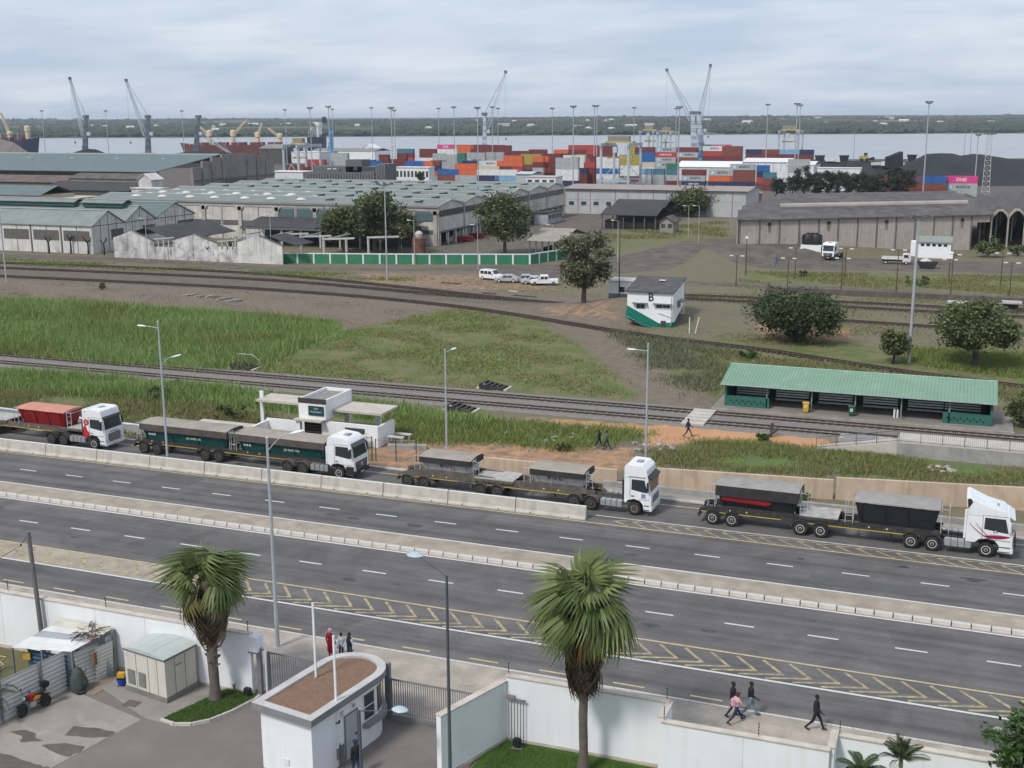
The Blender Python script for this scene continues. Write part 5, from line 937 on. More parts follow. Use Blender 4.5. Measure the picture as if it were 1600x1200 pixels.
for i,xa in enumerate((1175,1237,1305,1375,1446,1504)):
 xb = PV(xa,119.6,1.0); t = thing('slatted_bench',['slatted bench behind the low wall at the pathway end of the shelter','slatted bench next to the yellow bin','slatted bench between the yellow and the dark green bin','slatted bench between the dark green bin and the two white posts','slatted bench just past the two white posts','slatted bench behind the low wall at the ramp end of the shelter'][i],'bench',(xb,119.4,PF),0,'shelter benches')
 for k in range(3):MB().bx(-1.65,1.65,.02+.2*k,.14+.2*k,.43,.48).build('slat',slat_m,t)
 for k in range(3):MB().bx(-1.65,1.65,.66+.06*k,.7+.06*k,.62+.24*k,.76+.24*k).build('slat',slat_m,t)
 for x in(-1.4,1.4):MB().bar((x,.1,0),(x,.1,.42),.07).bar((x,.0,.4),(x,.7,.4),.06).bar((x,.66,0),(x,.9,1.3),.06).build('leg',chas,t)
def wheelie(loc,col,label):
 t = thing('wheelie_bin',label,'bin',loc); m = M('bin '+str(col),col,.5,.1,4); hullbox((-.24,.24,-.26,.26,.08),(-.3,.3,-.33,.33,.98)).build('body',m,t,bevel=.03); MB().prism([(-.36,.98),(.36,.98),(.36,1.03),(-.3,1.1)],-.32,.32,'x').build('lid',m,t,bevel=.015)
 for x in(-.22,.22):MB().lathe([(.1,-.03),(.1,.03)],(x,.27,.1),12,'x').build('wheel',black_pl,t)
 MB().bx(-.13,.13,-.335,-.32,.5,.8).build('sticker',M('sticker white',(.7,.7,.7),.6),t); MB().bx(-.06,.06,-.342,-.336,.56,.7).build('pictogram',M('sticker grey',(.35,.35,.35),.6),t)
wheelie((PV(1260,116.9,1),116.75,PF),(.62,.36,.01),'yellow wheelie bin at a shelter post'); wheelie((PV(1331,116.9,1),116.8,PF),(.02,.09,.05),'dark green wheelie bin at a shelter post')
for i,x in enumerate((1397.5,1402.5)):
 t = thing('white_marker_post',['white round-topped marker post beside the bench legs in the shelter','white round-topped marker post next to the shelter post'][i],'post',(PV(x,117.6,.8),117.6,PF)); MB().lathe([(.1,0),(.1,.75),(.06,.85),(.01,.88)],n=10).build('post',M('marker white',(.72,.72,.7),.6),t,True)
# ---- ramp with railing
RP = thing('access_ramp','pale concrete access ramp with rough grey side wall above the grass','ramp',(0,0,0)); rv = 105.0; xa,xm = -11.4,-4.55
MB().prism([(xa,.0),(xm,1.25),(xm,-.2),(xa,-.2)],rv,rv+1.3).build('slope',pale_c,RP); MB().bx(xm,30,rv,rv+3.4,-.2,1.25).build('deck',pale_c,RP); MB().bx(xm-.0,30,rv-.06,rv-.004,-.2,1.2).build('side_wall',rough_c,RP); MB().prism([(xa,-.1),(xm,-.1),(xm,1.15),(xa,.02)],rv-.05,rv-.004).build('side_wall',pale_c,RP)
MB().bx(-9.6,-5.0,rv+1.5,rv+3.4,-.2,.75).build('landing',rough_c,RP); MB().bx(-9.2,-6.6,rv+1.8,rv+3.2,.75,.8).build('hatch',M('hatch slate',(.24,.25,.26),.7),RP)
rail_s = M('railing brown steel',(.16,.13,.11),.6,.2,2); RL = thing('ramp_railing','brown steel railing with thin balusters along the access ramp','railing',(0,0,0))
def rail_run(p,q,n):
 p,q = Vector(p),Vector(q); up = Vector((0,0,1.0)); MB().bar(p+up,q+up,.05).build('top_rail',rail_s,RL); MB().bar(p+up*.1,q+up*.1,.04).build('bottom_rail',rail_s,RL)
 for k in range(n+1):a = p.lerp(q,k/n); MB().bar(a,a+up*1.02,.06).build('post',rail_s,RL)
 m = MB(); L_ = (q-p).length; nb = int(L_/.16)
 for k in range(nb):a = p.lerp(q,k/nb); m.bar(a+up*.1,a+up,.016)
 o = m.build('balusters',rail_s,RL); o['kind'] = 'stuff'
rail_run((xa,rv+.08,.0),(xm,rv+.08,1.25),4); rail_run((xm+.15,rv+.08,1.25),(17,rv+.08,1.25),12)
# ---- level crossing slabs, step-overs, marker stumps
lc = thing('track_crossing','concrete slab crossing over the two near tracks at the shelter corner','crossing',(0,0,0),0)
for k,y in enumerate((108.9,110.3,111.6,112.8,114.0)):MB().bx(-24.6,-22.4,y,y+1.0,-.1,.27 if k in(0,2,4)else .275).build('slab',pale_c,lc)
stepd = M('black step plates',(.035,.033,.032),.7,.3,3)
def stile(x,y,lab,rails=False):
 t = thing('step_over',lab,'steps',(x,y,0));
 for k in range(5):MB().bx(-1.3+.55*k,-.95+.55*k,-.9,.9,.55-.1*k,.62-.1*k).build('tread',stepd,t)
 for s in(-.92,.86):MB().prism([(-1.4,-.1),(1.5,-.1),(1.5,.1),(-1.1,.58),(-1.4,.58)],s,s+.06).build('stringer',stepd,t)
 MB().bx(-1.7,-1.35,-1.0,1.0,-.1,.15).build('footing',pale_c,t); MB().bx(1.5,1.8,-1.0,1.0,-.1,.12).build('footing',pale_c,t)
 if rails:MB().tube([(-1.4,.9,.6),(-1.4,.9,1.5),(.6,.9,1.5),(1.5,.9,.9),(1.5,.9,.1)],.03,6).build('handrail',galv,t)
stile(-80.3,106.5,'black stepped crossing plates beside the near track in the reeds'); stile(-79.6,117.6,'black stepped crossing with a bent handrail at the edge of the reed bed',True); stile(-47.0,107.3,'black stepped crossing plates beyond the lamp post near the railway halt'); stile(-47.6,117.8,'black stepped crossing plates at the edge of the open field')
for(x,y,ln,rz,l)in((1204,682,1.3,.2,'upright old sleeper stump by the orange soil'),(1196,684,1.5,.6,'fallen old sleeper leaning beside the upright stump')):
 q = P(x,y); o = MB().bx(-.13,.13,-.1,.1,-.1,ln).build('sleeper_stump',slp_d); o.location = q; o.rotation_euler = (0,.1 if rz<.5 else 1.0,rz); tag(o,l,'stump')
# ---- signal box B
sb_w = M('signal box white',(.8,.8,.8),.75,.04,.6,dirt=(.5,.48,.44),dirt_amt=.15); sb_g = M('signal box green',(.004,.16,.115),.55,.1,1); sb_r = M('signal box roof',(.085,.08,.078),.9,.3,.9,dirt=(.16,.15,.14),dirt_amt=.4)
SB = thing('signal_box','white signal box marked with a black letter over a green stepped base','signal box',(0,0,0)); fv = 161.2; a0,a1 = PV(980,fv,4),PV(1052,fv,4)
def fz(x,y):u = PV(x,fv,3); return(u,ZAT(y,u,fv))
poly = [fz(980,455),fz(1052,458),fz(1050,504),fz(1030,505),fz(980,477)]; dep = 7.0; zt = poly[0][1]; z2 = zt+1.1
MB().prism(poly,fv,fv+.25).build('front_wall',sb_w,SB)
MB().prism([(fv+.25,poly[2][1]),(fv+1.0,poly[2][1]),(fv+dep,2.6),(fv+dep,z2),(fv+.25,zt+.03)],poly[1][0]-.25,poly[1][0],'x').build('side_wall',sb_w,SB); MB().prism([(fv+.25,1.0),(fv+dep,1.0),(fv+dep,z2),(fv+.25,zt)],poly[0][0],poly[0][0]+.25,'x').build('side_wall',sb_w,SB); MB().bx(poly[0][0],poly[1][0],fv+dep-.25,fv+dep,.5,z2).build('rear_wall',sb_w,SB)
rf = [(poly[0][0]-.3,fv-.35,zt-.02),(poly[1][0]+.15,fv-.35,zt-.02),(poly[1][0]+.15,fv+dep+.3,z2+.08),(poly[0][0]-.3,fv+dep+.3,z2+.08)]
MB().add(rf+[(p[0],p[1],p[2]+.14)for p in rf],[(3,2,1,0),(4,5,6,7),(0,1,5,4),(1,2,6,5),(2,3,7,6),(3,0,4,7)]).build('roof',sb_r,SB); q = Vector(rf[0]).lerp(Vector(rf[2]),.58); MB().box((q.x,q.y+.9,q.z+.42),(.9,.8,.04)).build('skylight',M('skylight pale',(.75,.75,.75),.3),SB)
gp = [fz(980,477),fz(1030,505),fz(1030,513),fz(1008,513),fz(978,497)]; gp[2] = (gp[2][0],-.05); gp[3] = (gp[3][0],.0); MB().prism(gp,fv-.08,fv+.25).build('green_stair_wall',sb_g,SB)
MB().prism([fz(1030,505),fz(1050,504),(fz(1050,514)[0],-.1),(fz(1030,514)[0],-.1)],fv+.02,fv+.27).build('green_base',sb_g,SB); MB().prism([(fv+.27,poly[2][1]),(fv+1.0,poly[2][1]),(fv+3.0,1.2),(fv+3,-.1),(fv+.27,-.1)],poly[1][0]-.3,poly[1][0]-.05,'x').build('green_base',sb_g,SB)
for k in range(8):
 p = Vector((*gp[0],0)).lerp(Vector((*gp[1],0)),.12+.085*k); MB().bx(p.x-.3,p.x+.02,fv-.9,fv-.09,p.y-1.25,p.y-1.16).build('stair_tread',M('tread pale',(.38,.42,.4),.7),SB)
MB().bar((gp[0][0],fv-.9,gp[0][1]-1.0),(gp[1][0],fv-.9,gp[1][1]-1.2),.07,.25).build('stair_stringer',sb_g,SB)
for(xa_,xb_,ya,yb)in((995,1007,475,482),(1026,1034,475,481),(1036,1046,475,481)):
 p,q = fz(xa_,ya),fz(xb_,yb); f_ = MB().bx(p[0]-.05,q[0]+.05,fv-.03,fv-.005,q[1]-.05,p[1]+.05).build('window',M('frame grey',(.2,.2,.19),.6),SB); MB().bx(p[0],q[0],fv-.05,fv-.032,q[1],p[1]).build('pane',glass('old glass',(.035,.04,.04),.2),f_); MB().bx((p[0]+q[0])/2-.03,(p[0]+q[0])/2+.03,fv-.065,fv-.052,q[1],p[1]).build('mullion',M('frame grey'),f_)
for(xa_,xb_,ya)in((989,1012,472.5),(1021,1050,474)):p,q = fz(xa_,ya),fz(xb_,ya+1); MB().bx(p[0],q[0],fv-.55,fv-.003,p[1]-.08,p[1]+.04).build('window_hood',M('hood grey',(.17,.17,.165),.7),SB)
p,q = fz(1029,489),fz(1049,496); MB().bar((p[0],fv-.05,p[1]),(q[0],fv-.05,q[1]),.1).build('conduit',M('conduit grey',(.5,.5,.5),.6),SB); p = fz(1049,464); MB().tube([(p[0],fv-.06,p[1]),(p[0],fv-.06,.4)],.05,6).build('downpipe',M('conduit grey'),SB); MB().bx(fz(1033,507)[0],fz(1041,507)[0],fv-.01,fv+.02,-.02,1.0).build('door',M('opening dark'),SB)
p = fz(1017,465); text('B',1.65,ltr_b,SB,(p[0],fv-.02,p[1]),bold=.03,xs=.9); MB().bx(poly[1][0],poly[1][0]+.9,fv+2.2,fv+4.5,3.4,3.55).build('side_hood',M('hood grey'),SB); MB().bx(poly[1][0],poly[1][0]+.03,fv+2.5,fv+4.3,2.5,3.3).build('side_window',glass('old glass'),SB)
AX = thing('annex_hut','small white and grey hut behind the signal box','hut',(0,0,0)); av = 177.5; b0,b1 = PV(951,av,2),PV(995,av,2); z_t,z_m = ZAT(439,b0,av),ZAT(458,b0,av); MB().bx(b0,b1,av,av+4,z_m,z_t).build('upper_wall',sb_w,AX); MB().bx(b0-.02,b1+.02,av-.02,av+4.02,0,z_m).build('lower_wall',M('annex grey',(.2,.21,.2),.8),AX); MB().bx(b0-.15,b1+.1,av-.15,av+4.1,z_t,z_t+.12).build('roof',M('annex roof',(.5,.5,.48),.8),AX)
p0,p1 = PV(968,av,3),PV(976,av,3); MB().bx(p0,p1,av-.04,av-.005,ZAT(456,p0,av),ZAT(448,p0,av)).build('window',glass('old glass'),AX)
t = thing('brick_kiosk','low red brick kiosk with flat pale roof in front of the white hut','kiosk',(PV(961,174,1),174,0)); MB().bx(-.9,.9,0,1.3,0,1.5).build('wall',M('kiosk brick',(.17,.05,.04),.9,.25,3),t); MB().bx(-1.0,1.0,-.1,1.4,1.5,1.62).build('roof',pale_c,t); MB().bx(-.2,.25,-.02,-.003,0,1.3).build('door',M('opening dark'),t)
for i,x in enumerate((1079,1090)):
 q = P((1077,1086)[i],(521,521)[i]); t = thing('leaning_post',['white post standing upright beyond the signal box','white post leaning away beyond the signal box'][i],'post',q); MB().tube([(0,0,-.1),((0,.5)[i],0,2.2)],.07,7).build('post',M('marker white'),t); MB().lathe([(.075,2.2),(.05,2.26),(.01,2.27)],((0,.5)[i],0,0),7).build('cap',M('marker white'),t)
# ---- concrete sleepers dumped on the bank, low platform wall, debris
for k in range(15):
 q = P(294+5.6*k+random.uniform(-2,2),462+.55*k+random.uniform(-2,2)); o = MB().bx(-1.0,1.0,-.11,.11,0,.2).build('loose_sleeper',slp_m if k%3 else pale_c); o.location = q; o.rotation_euler = (0,.0,random.uniform(.9,1.7)); tag(o,'loose pale concrete sleeper lying on the brown bank above the reeds','sleeper','loose sleepers')
strip_wall([tuple(P(1196,456)[:2]),tuple(P(1400,465)[:2]),tuple(P(1660,478)[:2])],.9,'low dark brick platform wall beyond the yard tracks',M('old dark brick',(.12,.1,.085),.95,.3,1,world=True),.5,'platform_wall')
for i,(x0,y0,x1,y1)in enumerate(((754,458.5,775,460),(802,462,838,465),(795,455,809,457),(650,460,700,462),(690,442,720,444),(888,475,908,476))):
 p,q = P(x0,y0),P(x1,y1); o = MB().bar(p+Vector((0,0,.1)),q+Vector((0,0,.1)),.25,.2).build('loose_rail',slp_d if i!=2 else pale_c); tag(o,['short dark rail length lying beside the parked cars','long dark rail length lying near the tall tree','short pale beam lying in front of the parked cars','dark rail length lying among the yard tracks','dark beam lying below the green wall','pale scrap beam at the foot of the tall tree'][i],'scrap')
# ---- vehicles
def car(loc,rz,kind,label,paint):
 t = thing('car' if kind!='truck' else 'light_truck',label,'pickup' if kind=='bakkie' else 'car' if kind!='truck' else 'light truck',loc,rz); L_,w = {'suv':(4.7,.9),'sedan':(4.3,.85),'bakkie':(5.0,.88),'truck':(5.6,.95)}[kind]; h = {'suv':1.85,'sedan':1.45,'bakkie':1.75,'truck':2.1}[kind]; f,r = L_/2,-L_/2; b = .32; hood = .95 if kind!='sedan' else .85
 if kind=='truck':prof = [(f-1.6,.45),(f,.45),(f,1.2),(f-.35,h),(f-1.55,h),(f-1.6,1.9)]
 elif kind=='suv':prof = [(r,b),(r,1.1),(r+.15,h),(f-1.9,h),(f-1.15,hood+.1),(f-.1,hood),(f,.75),(f,b)]
 elif kind=='bakkie':prof = [(r,b),(r,1.05),(r+1.7,1.05),(r+1.75,h),(f-1.85,h),(f-1.2,hood+.1),(f-.1,hood),(f,.75),(f,b)]
 else:prof = [(r,b),(r,.95),(r+.6,.98),(r+1.15,h),(f-1.7,h),(f-1.0,hood+.05),(f-.1,hood-.1),(f,.65),(f,b)]
 o = MB().prism(prof,-w,w).build('body',paint,t,bevel=.07); o.data.polygons.foreach_set('use_smooth',[True]*len(o.data.polygons)); o.data.set_sharp_from_angle(angle=.6)
 if kind=='truck':
  MB().bx(r,f-1.65,-w-.05,w+.05,.85,.95).build('bed_floor',chas,t)
  for bx_ in((r,f-1.65,-w-.05,-w),(r,f-1.65,w,w+.05),(r,r+.05,-w+.0,w),(f-1.7,f-1.65,-w,w)):MB().bx(*bx_,.95,1.4).build('bed_side',paint,t)
  MB().bx(r,f-.2,-.4,.4,.55,.84).build('frame',chas,t); cab0,cab1 = f-1.4,f-.45
 else:cab0,cab1 = (r+.3,f-1.85)if kind=='suv' else(r+1.85,f-1.85)if kind=='bakkie' else(r+1.05,f-1.6)
 zb2 = 1.08 if kind!='sedan' else .95; n = {'suv':3,'sedan':2,'bakkie':2,'truck':1}[kind]
 if kind=='truck':zb2 = 1.3
 for s in(-1,1):
  for k in range(n):
   x0 = cab0+(cab1-cab0)*k/n+.05; x1 = cab0+(cab1-cab0)*(k+1)/n-.05; y = s*(w+.006); MB().bx(x0,x1,min(y,y-s*.02),max(y,y-s*.02),zb2,h-.2).build('side_window',gl,t)
  for x in(f-.85,r+.85):
   wv = MB().lathe([(.16,-.1),(.27,-.11),(.34,-.07),(.34,.07),(.27,.11),(.16,.1)],(x,s*(w-.08),.34),16,'y').build('wheel',tyre_m,t); MB().lathe([(.19,-.105),(.19,.105)],(x,s*(w-.075),.34),12,'y').build('rim',rim_w if kind!='bakkie' else rim_d,wv)
  MB().bx(f-.06,f+.015,min(s*.5,s*.8),max(s*.5,s*.8),.62,.78).build('headlight',lampc,t); MB().bx(r-.012,r+.05,min(s*.6,s*.82),max(s*.6,s*.82),.75,.95).build('tail_light',redp,t); MB().bx(f-1.75 if kind!='truck' else f-.5,f-1.6 if kind!='truck' else f-.35,min(s*w,s*(w+.18)),max(s*w,s*(w+.18)),zb2+.0,zb2+.14).build('mirror',black_pl,t)
 i0 = {'suv':3,'bakkie':4,'sedan':4,'truck':3}[kind]; p,q = (prof[i0],prof[i0+1])if kind!='truck' else(prof[3],prof[2]); d = Vector((q[0]-p[0],q[1]-p[1])); nn = Vector((-d.y,d.x)).normalized()*.015; nn = nn if nn.x>0 else-nn; a = Vector(p)+d*.1+nn; c = Vector(p)+d*.88+nn
 MB().add([(a.x,-w*.82,a.y),(a.x,w*.82,a.y),(c.x,w*.9,c.y),(c.x,-w*.9,c.y)],[(0,1,2,3)]).build('windscreen',gl,t); MB().bx(f-.08,f+.03,-w,w,.36,.58).build('bumper',black_pl if kind!='sedan' else paint,t); MB().bx(f-.01,f+.02,-.45,.45,.62,.76).build('grille',black_pl,t); return t
silver = M('silver paint',(.42,.44,.46),.3,.06,2);
car(P(769,437),-.25,'suv','white long-roofed off-roader with three side windows by the green wall road',cabw); car(P(792,441),-.05+PI*1.08,'sedan','silver estate car parked just in front of the white off-roader',silver); car(P(819,441),PI*1.1,'sedan','silver car at the off-roader end of the group of three',silver); car(P(833,443.5),PI*1.1,'sedan','silver car in the middle of the group of three',M('silver paint pale',(.5,.52,.54),.3,.06,2)); car(P(850,445),PI*1.12,'bakkie','white pickup nearest to the tall tree',cabw); car(P(1400,412),.02,'truck','small white flatbed truck on the dark yard road',M('white truck paint',(.66,.65,.6),.5,.1,2))
t = thing('skip','black waste skip filled with white bags on the yard road','skip',P(1449,419)); hullbox((-1.3,1.3,-.8,.8,.1),(-2.0,2.0,-.95,.95,1.35)).build('tub',M('skip black',(.03,.03,.03),.7),t)
m = MB().lathe([(.9,1.3),(.8,1.55),(.45,1.8),(.1,1.85)],n=12); m.v = [(x*random.uniform(.8,1.2)-.4,y*random.uniform(.7,1.1),z+random.uniform(-.1,.1))for x,y,z in m.v]; m.build('waste',M('waste white',(.6,.6,.58),.8,.3,4),t)
TRZ = -PI/2-.15; tk = tractor(tuple(P(1293,407)),'merc','white truck cab facing the road between the black tanks and the long warehouse',[-5.9,-7.3],-2.6,-8.0,-3.6,True,'d','fw'); TRZ = 0
t = thing('tank_stand','black water tanks on a white walled base by the long warehouse','tanks',(0,0,0)); tv = 258.5; x0,x1 = PV(1252,tv,3),PV(1284,tv,3); zb3,zt3 = ZAT(382,x0,tv),ZAT(366,x0,tv)
for k in range(3):MB().lathe([(.0,zb3),(1.25,zb3),(1.3,zb3+.3),(1.28,zt3-.4),(1.0,zt3),(.3,zt3+.15),(.3,zt3+.3),(.01,zt3+.3)],(x0+1.3+(x1-x0-2.6)*k/2,tv+1+.4*(k%2),0),18).build('tank',M('tank black',(.018,.018,.02),.5,.2,2),t,True)
MB().bx(x0,x1,tv-.6,tv+2.4,-.2,zb3-.02).build('base_wall',sb_w,t)
t = thing('site_cabin','white site cabin with green-grey roof and a long white screen in front','cabin',(0,0,0)); cv = 264.0; x0,x1 = PV(1423,cv,2),PV(1486,cv,2); zt4 = ZAT(371,x0,cv); MB().bx(x0,x1,cv,cv+3.5,0,zt4-.9).build('wall',sb_w,t); MB().prism([(cv-.3,zt4-1.0),(cv+3.8,zt4-.1),(cv+3.8,zt4+.1),(cv-.3,zt4-.8)],x0+1.2,x1+.2,'x').build('roof',M('cabin roof green',(.24,.28,.24),.7),t); MB().bx(x0+1.5,x1+.6,cv-2.4,cv-2.25,0,1.5).build('screen',sb_w,t)
for k in range(5):xw = x0+2+(x1-x0-3)*k/4.4; MB().bx(xw,xw+.7,cv-.03,cv-.005,zt4-1.75,zt4-1.2).build('window',gl,t)
# ---- yard lamps: short double-headed posts, tall flood masts
post_rust = M('rusty post',(.1,.065,.05),.8,.25,2); fl_m = M('flood head',(.12,.12,.12),.6)
def yard_lamp(x,yb,yt,label,heads=2,mat=None):
 q = P(x,yb); h = ZAT(yt,q.x,q.y); t = thing('yard_lamp',label,'lamp post',q,0,'yard lamp posts'); mat = mat or post_rust; MB().tube([(0,0,0),(0,0,h)],[.11,.07],7).build('post',mat,t); MB().bar((-.8,0,h-.05),(.8,0,h-.05),.06).build('cross_arm',mat,t)
 for s in((-1,1)if heads==2 else(1,)):MB().bx(s*.95-.32,s*.95+.32,-.14,.14,h-.14,h+.02).build('lamp_head',lampw,t)
for x,yb,yt,lb in((1230,455,403,'rusty double-headed lamp post in front of the white-fronted tanks'),(1242,434,387,'rusty double-headed lamp post behind the one facing the tanks'),(1314,458,403,'rusty double-headed lamp post beside the parked truck cab'),(1320,432,388,'rusty double-headed lamp post at the foot of the warehouse wall'),(1400,459,390,'rusty double-headed lamp post at the small flatbed truck'),(1485,462,397,'rusty double-headed lamp post at the end of the site cabin'),(1482,442,405,'rusty lamp post beside the site cabin screen'),(1563,447,395,'rusty double-headed lamp post before the open sheds'),(1577,463,410,'rusty double-headed lamp post near the flat wagons'),(1150,446,399,'rusty double-headed lamp post on the road side of the signal box')):yard_lamp(x,yb,yt,lb)
def plain_pole(x,yb,yt,label,r=.09,mat=None,top='head',ang=PI,base_z=0):
 q = P(x,yb); h = ZAT(yt,q.x,q.y); t = thing('lamp_pole',label,'lamp post',q); mat = mat or M('pole pale',(.42,.42,.42),.6,.1,2); MB().tube([(0,0,0),(0,0,h)],[r,r*.6],8).build('pole',mat,t)
 if top=='head':MB().bar((0,0,h),(.9*math.cos(ang),.9*math.sin(ang),h+.12),.06).build('arm',mat,t); MB().box((1.15*math.cos(ang),1.15*math.sin(ang),h+.1),(.65,.28,.13),ang).build('lamp_head',lampw,t)
 elif top=='flood':
  for k in range(6):a = k*PI/3; MB().bar((0,0,h-.1),(1.3*math.cos(a),1.3*math.sin(a),h+.3),.08).build('bracket',fl_m,t); MB().box((1.45*math.cos(a),1.45*math.sin(a),h+.35),(.5,.45,.3),a).build('flood_light',fl_m,t)
 elif top=='cam':MB().box((0,0,h+.1),(.5,.5,.4)).build('lamp_head',lampw,t)
 else:MB().lathe([(r*.7,h),(r*.5,h+.08),(.01,h+.1)],n=8).build('cap',mat,t)
 MB().bx(-.2,.2,-.2,.2,0,.05).build('base_plate',mat,t); return t
plain_pole(605,438,290,'tall grey flood mast with a crown of lights in front of the green wall',.16,galv,'flood'); plain_pole(1420,567,343,'tall grey flood mast with a crown of lights beside the small dark bush',.2,galv,'flood'); plain_pole(10,440,300,'tall grey pole in front of the white and green sheds',.13,galv,'cap')
for x,yb,yt,lb in((648,413,345,'pale lamp pole behind the green wall near the dense trees'),(747,420,352,'pale lamp pole on the roadside by the white off-roader'),(864,404,352,'pale lamp pole at the far end of the green wall'),(965,410,345,'pale lamp pole behind the tall tree by the black shed'),(425,412,336,'pale lamp pole in front of the ruined white gables'),(231,406,342,'pale lamp pole in front of the black-roofed white shed'),(1091,390,322,'pale lamp pole at the bend of the dark road'),(1075,378,322,'pale lamp pole beside the round dark tree'),(1142,355,305,'pale lamp pole at the corner of the long warehouse')):plain_pole(x,yb,yt,lb,.085)
plain_pole(967,480,345,'rusty mast beside the white hut and signal box',.1,post_rust,'cap'); plain_pole(1165,430,372,'rusty post carrying a white box beside the dark road',.12,post_rust,'cam')
# ---- flat wagons on the far yard track
for i,(xa,xb)in enumerate(((1479,1512),(1515,1552),(1560,1596))):
 p,q = P(xa,482.5),P(xb,484.3); d = q-p; t = thing('flat_wagon',['flat wagon with pale deck at the head of the line','flat wagon with dark deck partly behind the spreading tree','flat wagon with pale deck at the tail behind the spreading tree'][i],'wagon',p,math.atan2(d.y,d.x)); L_ = d.length
 MB().bx(0,L_,-1.3,1.3,1.0,1.2).build('deck',deck_m if i!=1 else slp_d,t); MB().bx(.1,L_-.1,-.3,.3,.75,.99).build('underframe',chas,t)
 for x in(.9,1.9,L_-1.9,L_-.9):
  for s in(-.6,.6):MB().lathe([(.42,-.07),(.42,.07)],(x,s,.52),14,'y').build('wheel',chas,t)
 for x in(-.12,L_+.02):MB().lathe([(.18,0),(.18,.1)],(x,.8,.95),10,'x').build('buffer',chas,t)
# ============================================================ WAREHOUSES AND SHEDS
def VX(x,u,z=0):  # v where photo column x crosses the plane x = u
 lo,hi = 60.0,2500.0
 for _ in range(50):
  q = (lo+hi)/2; r = Vector((u,q,z-H))
  if r.dot(CR)/r.dot(_F)*F+CX<x:lo = q
  else:hi = q
 return lo
old_w = M('old white plaster',(.64,.625,.6),.9,.14,.3,dirt=(.22,.205,.19),dirt_amt=.4,streak=.5,world=True); old_w2 = M('grimy white plaster',(.62,.6,.58),.9,.2,.3,dirt=(.1,.095,.09),dirt_amt=.6,streak=.75,world=True)
frame_g = M('sooty frame',(.13,.125,.12),.9,.2,.5,world=True); brkw = M('screen bricks',(.13,.12,.11),.95,.35,1.2,fine=.5,world=True); glz = glass('factory glass',(.05,.065,.07),.25)
def shedroof(name,col,pitch=.9,axis='X'):return corrugated(name,col,pitch,axis,.65,.14,tuple(c*.6 for c in col),.35,.5)
r_grn = shedroof('green grey sheeting',(.215,.235,.222)); r_pal = shedroof('pale green sheeting',(.2,.216,.203),1.0); r_teal = shedroof('teal sheeting',(.125,.165,.163)); r_blk = M('black sheeting',(.05,.048,.05),.8,.25,.3,dirt=(.1,.09,.085),dirt_amt=.3,world=True); r_asb = M('weathered cement sheeting',(.1,.092,.09),.95,.3,.25,dirt=(.18,.165,.155),dirt_amt=.45,streak=.0,world=True)
ridge_m = M('ridge pale',(.4,.46,.43),.5,.1,1,world=True)
def roof_pair(t,x0,x1,y0,y1,ze,zr,mat,ov=.4,axis='x',ridge=True,th=.12):
 """two roof planes; ridge along axis"""
 if axis=='x':
  ym = (y0+y1)/2
  for a,s in((y0-ov,1),(y1+ov,-1)):
   zz = ze-ov*(zr-ze)/(ym-y0); q = [(x0-ov,a,zz),(x1+ov,a,zz),(x1+ov,ym,zr),(x0-ov,ym,zr)]; MB().add(q+[(p[0],p[1],p[2]+th)for p in q],[(3,2,1,0),(4,5,6,7),(0,1,5,4),(1,2,6,5),(2,3,7,6),(3,0,4,7)]).build('roof_plane',mat,t)
  if ridge:MB().bx(x0-ov-.05,x1+ov+.05,ym-.35,ym+.35,zr+th-.04,zr+th+.06).build('ridge_cap',ridge_m,t)
 else:
  xm = (x0+x1)/2
  for a in(x0-ov,x1+ov):
   zz = ze-ov*(zr-ze)/(xm-x0); q = [(a,y0-ov,zz),(a,y1+ov,zz),(xm,y1+ov,zr),(xm,y0-ov,zr)]; MB().add(q+[(p[0],p[1],p[2]+th)for p in q],[(3,2,1,0),(4,5,6,7),(0,1,5,4),(1,2,6,5),(2,3,7,6),(3,0,4,7)]).build('roof_plane',mat,t)
  if ridge:MB().bx(xm-.35,xm+.35,y0-ov-.05,y1+ov+.05,zr+th-.04,zr+th+.06).build('ridge_cap',ridge_m,t)
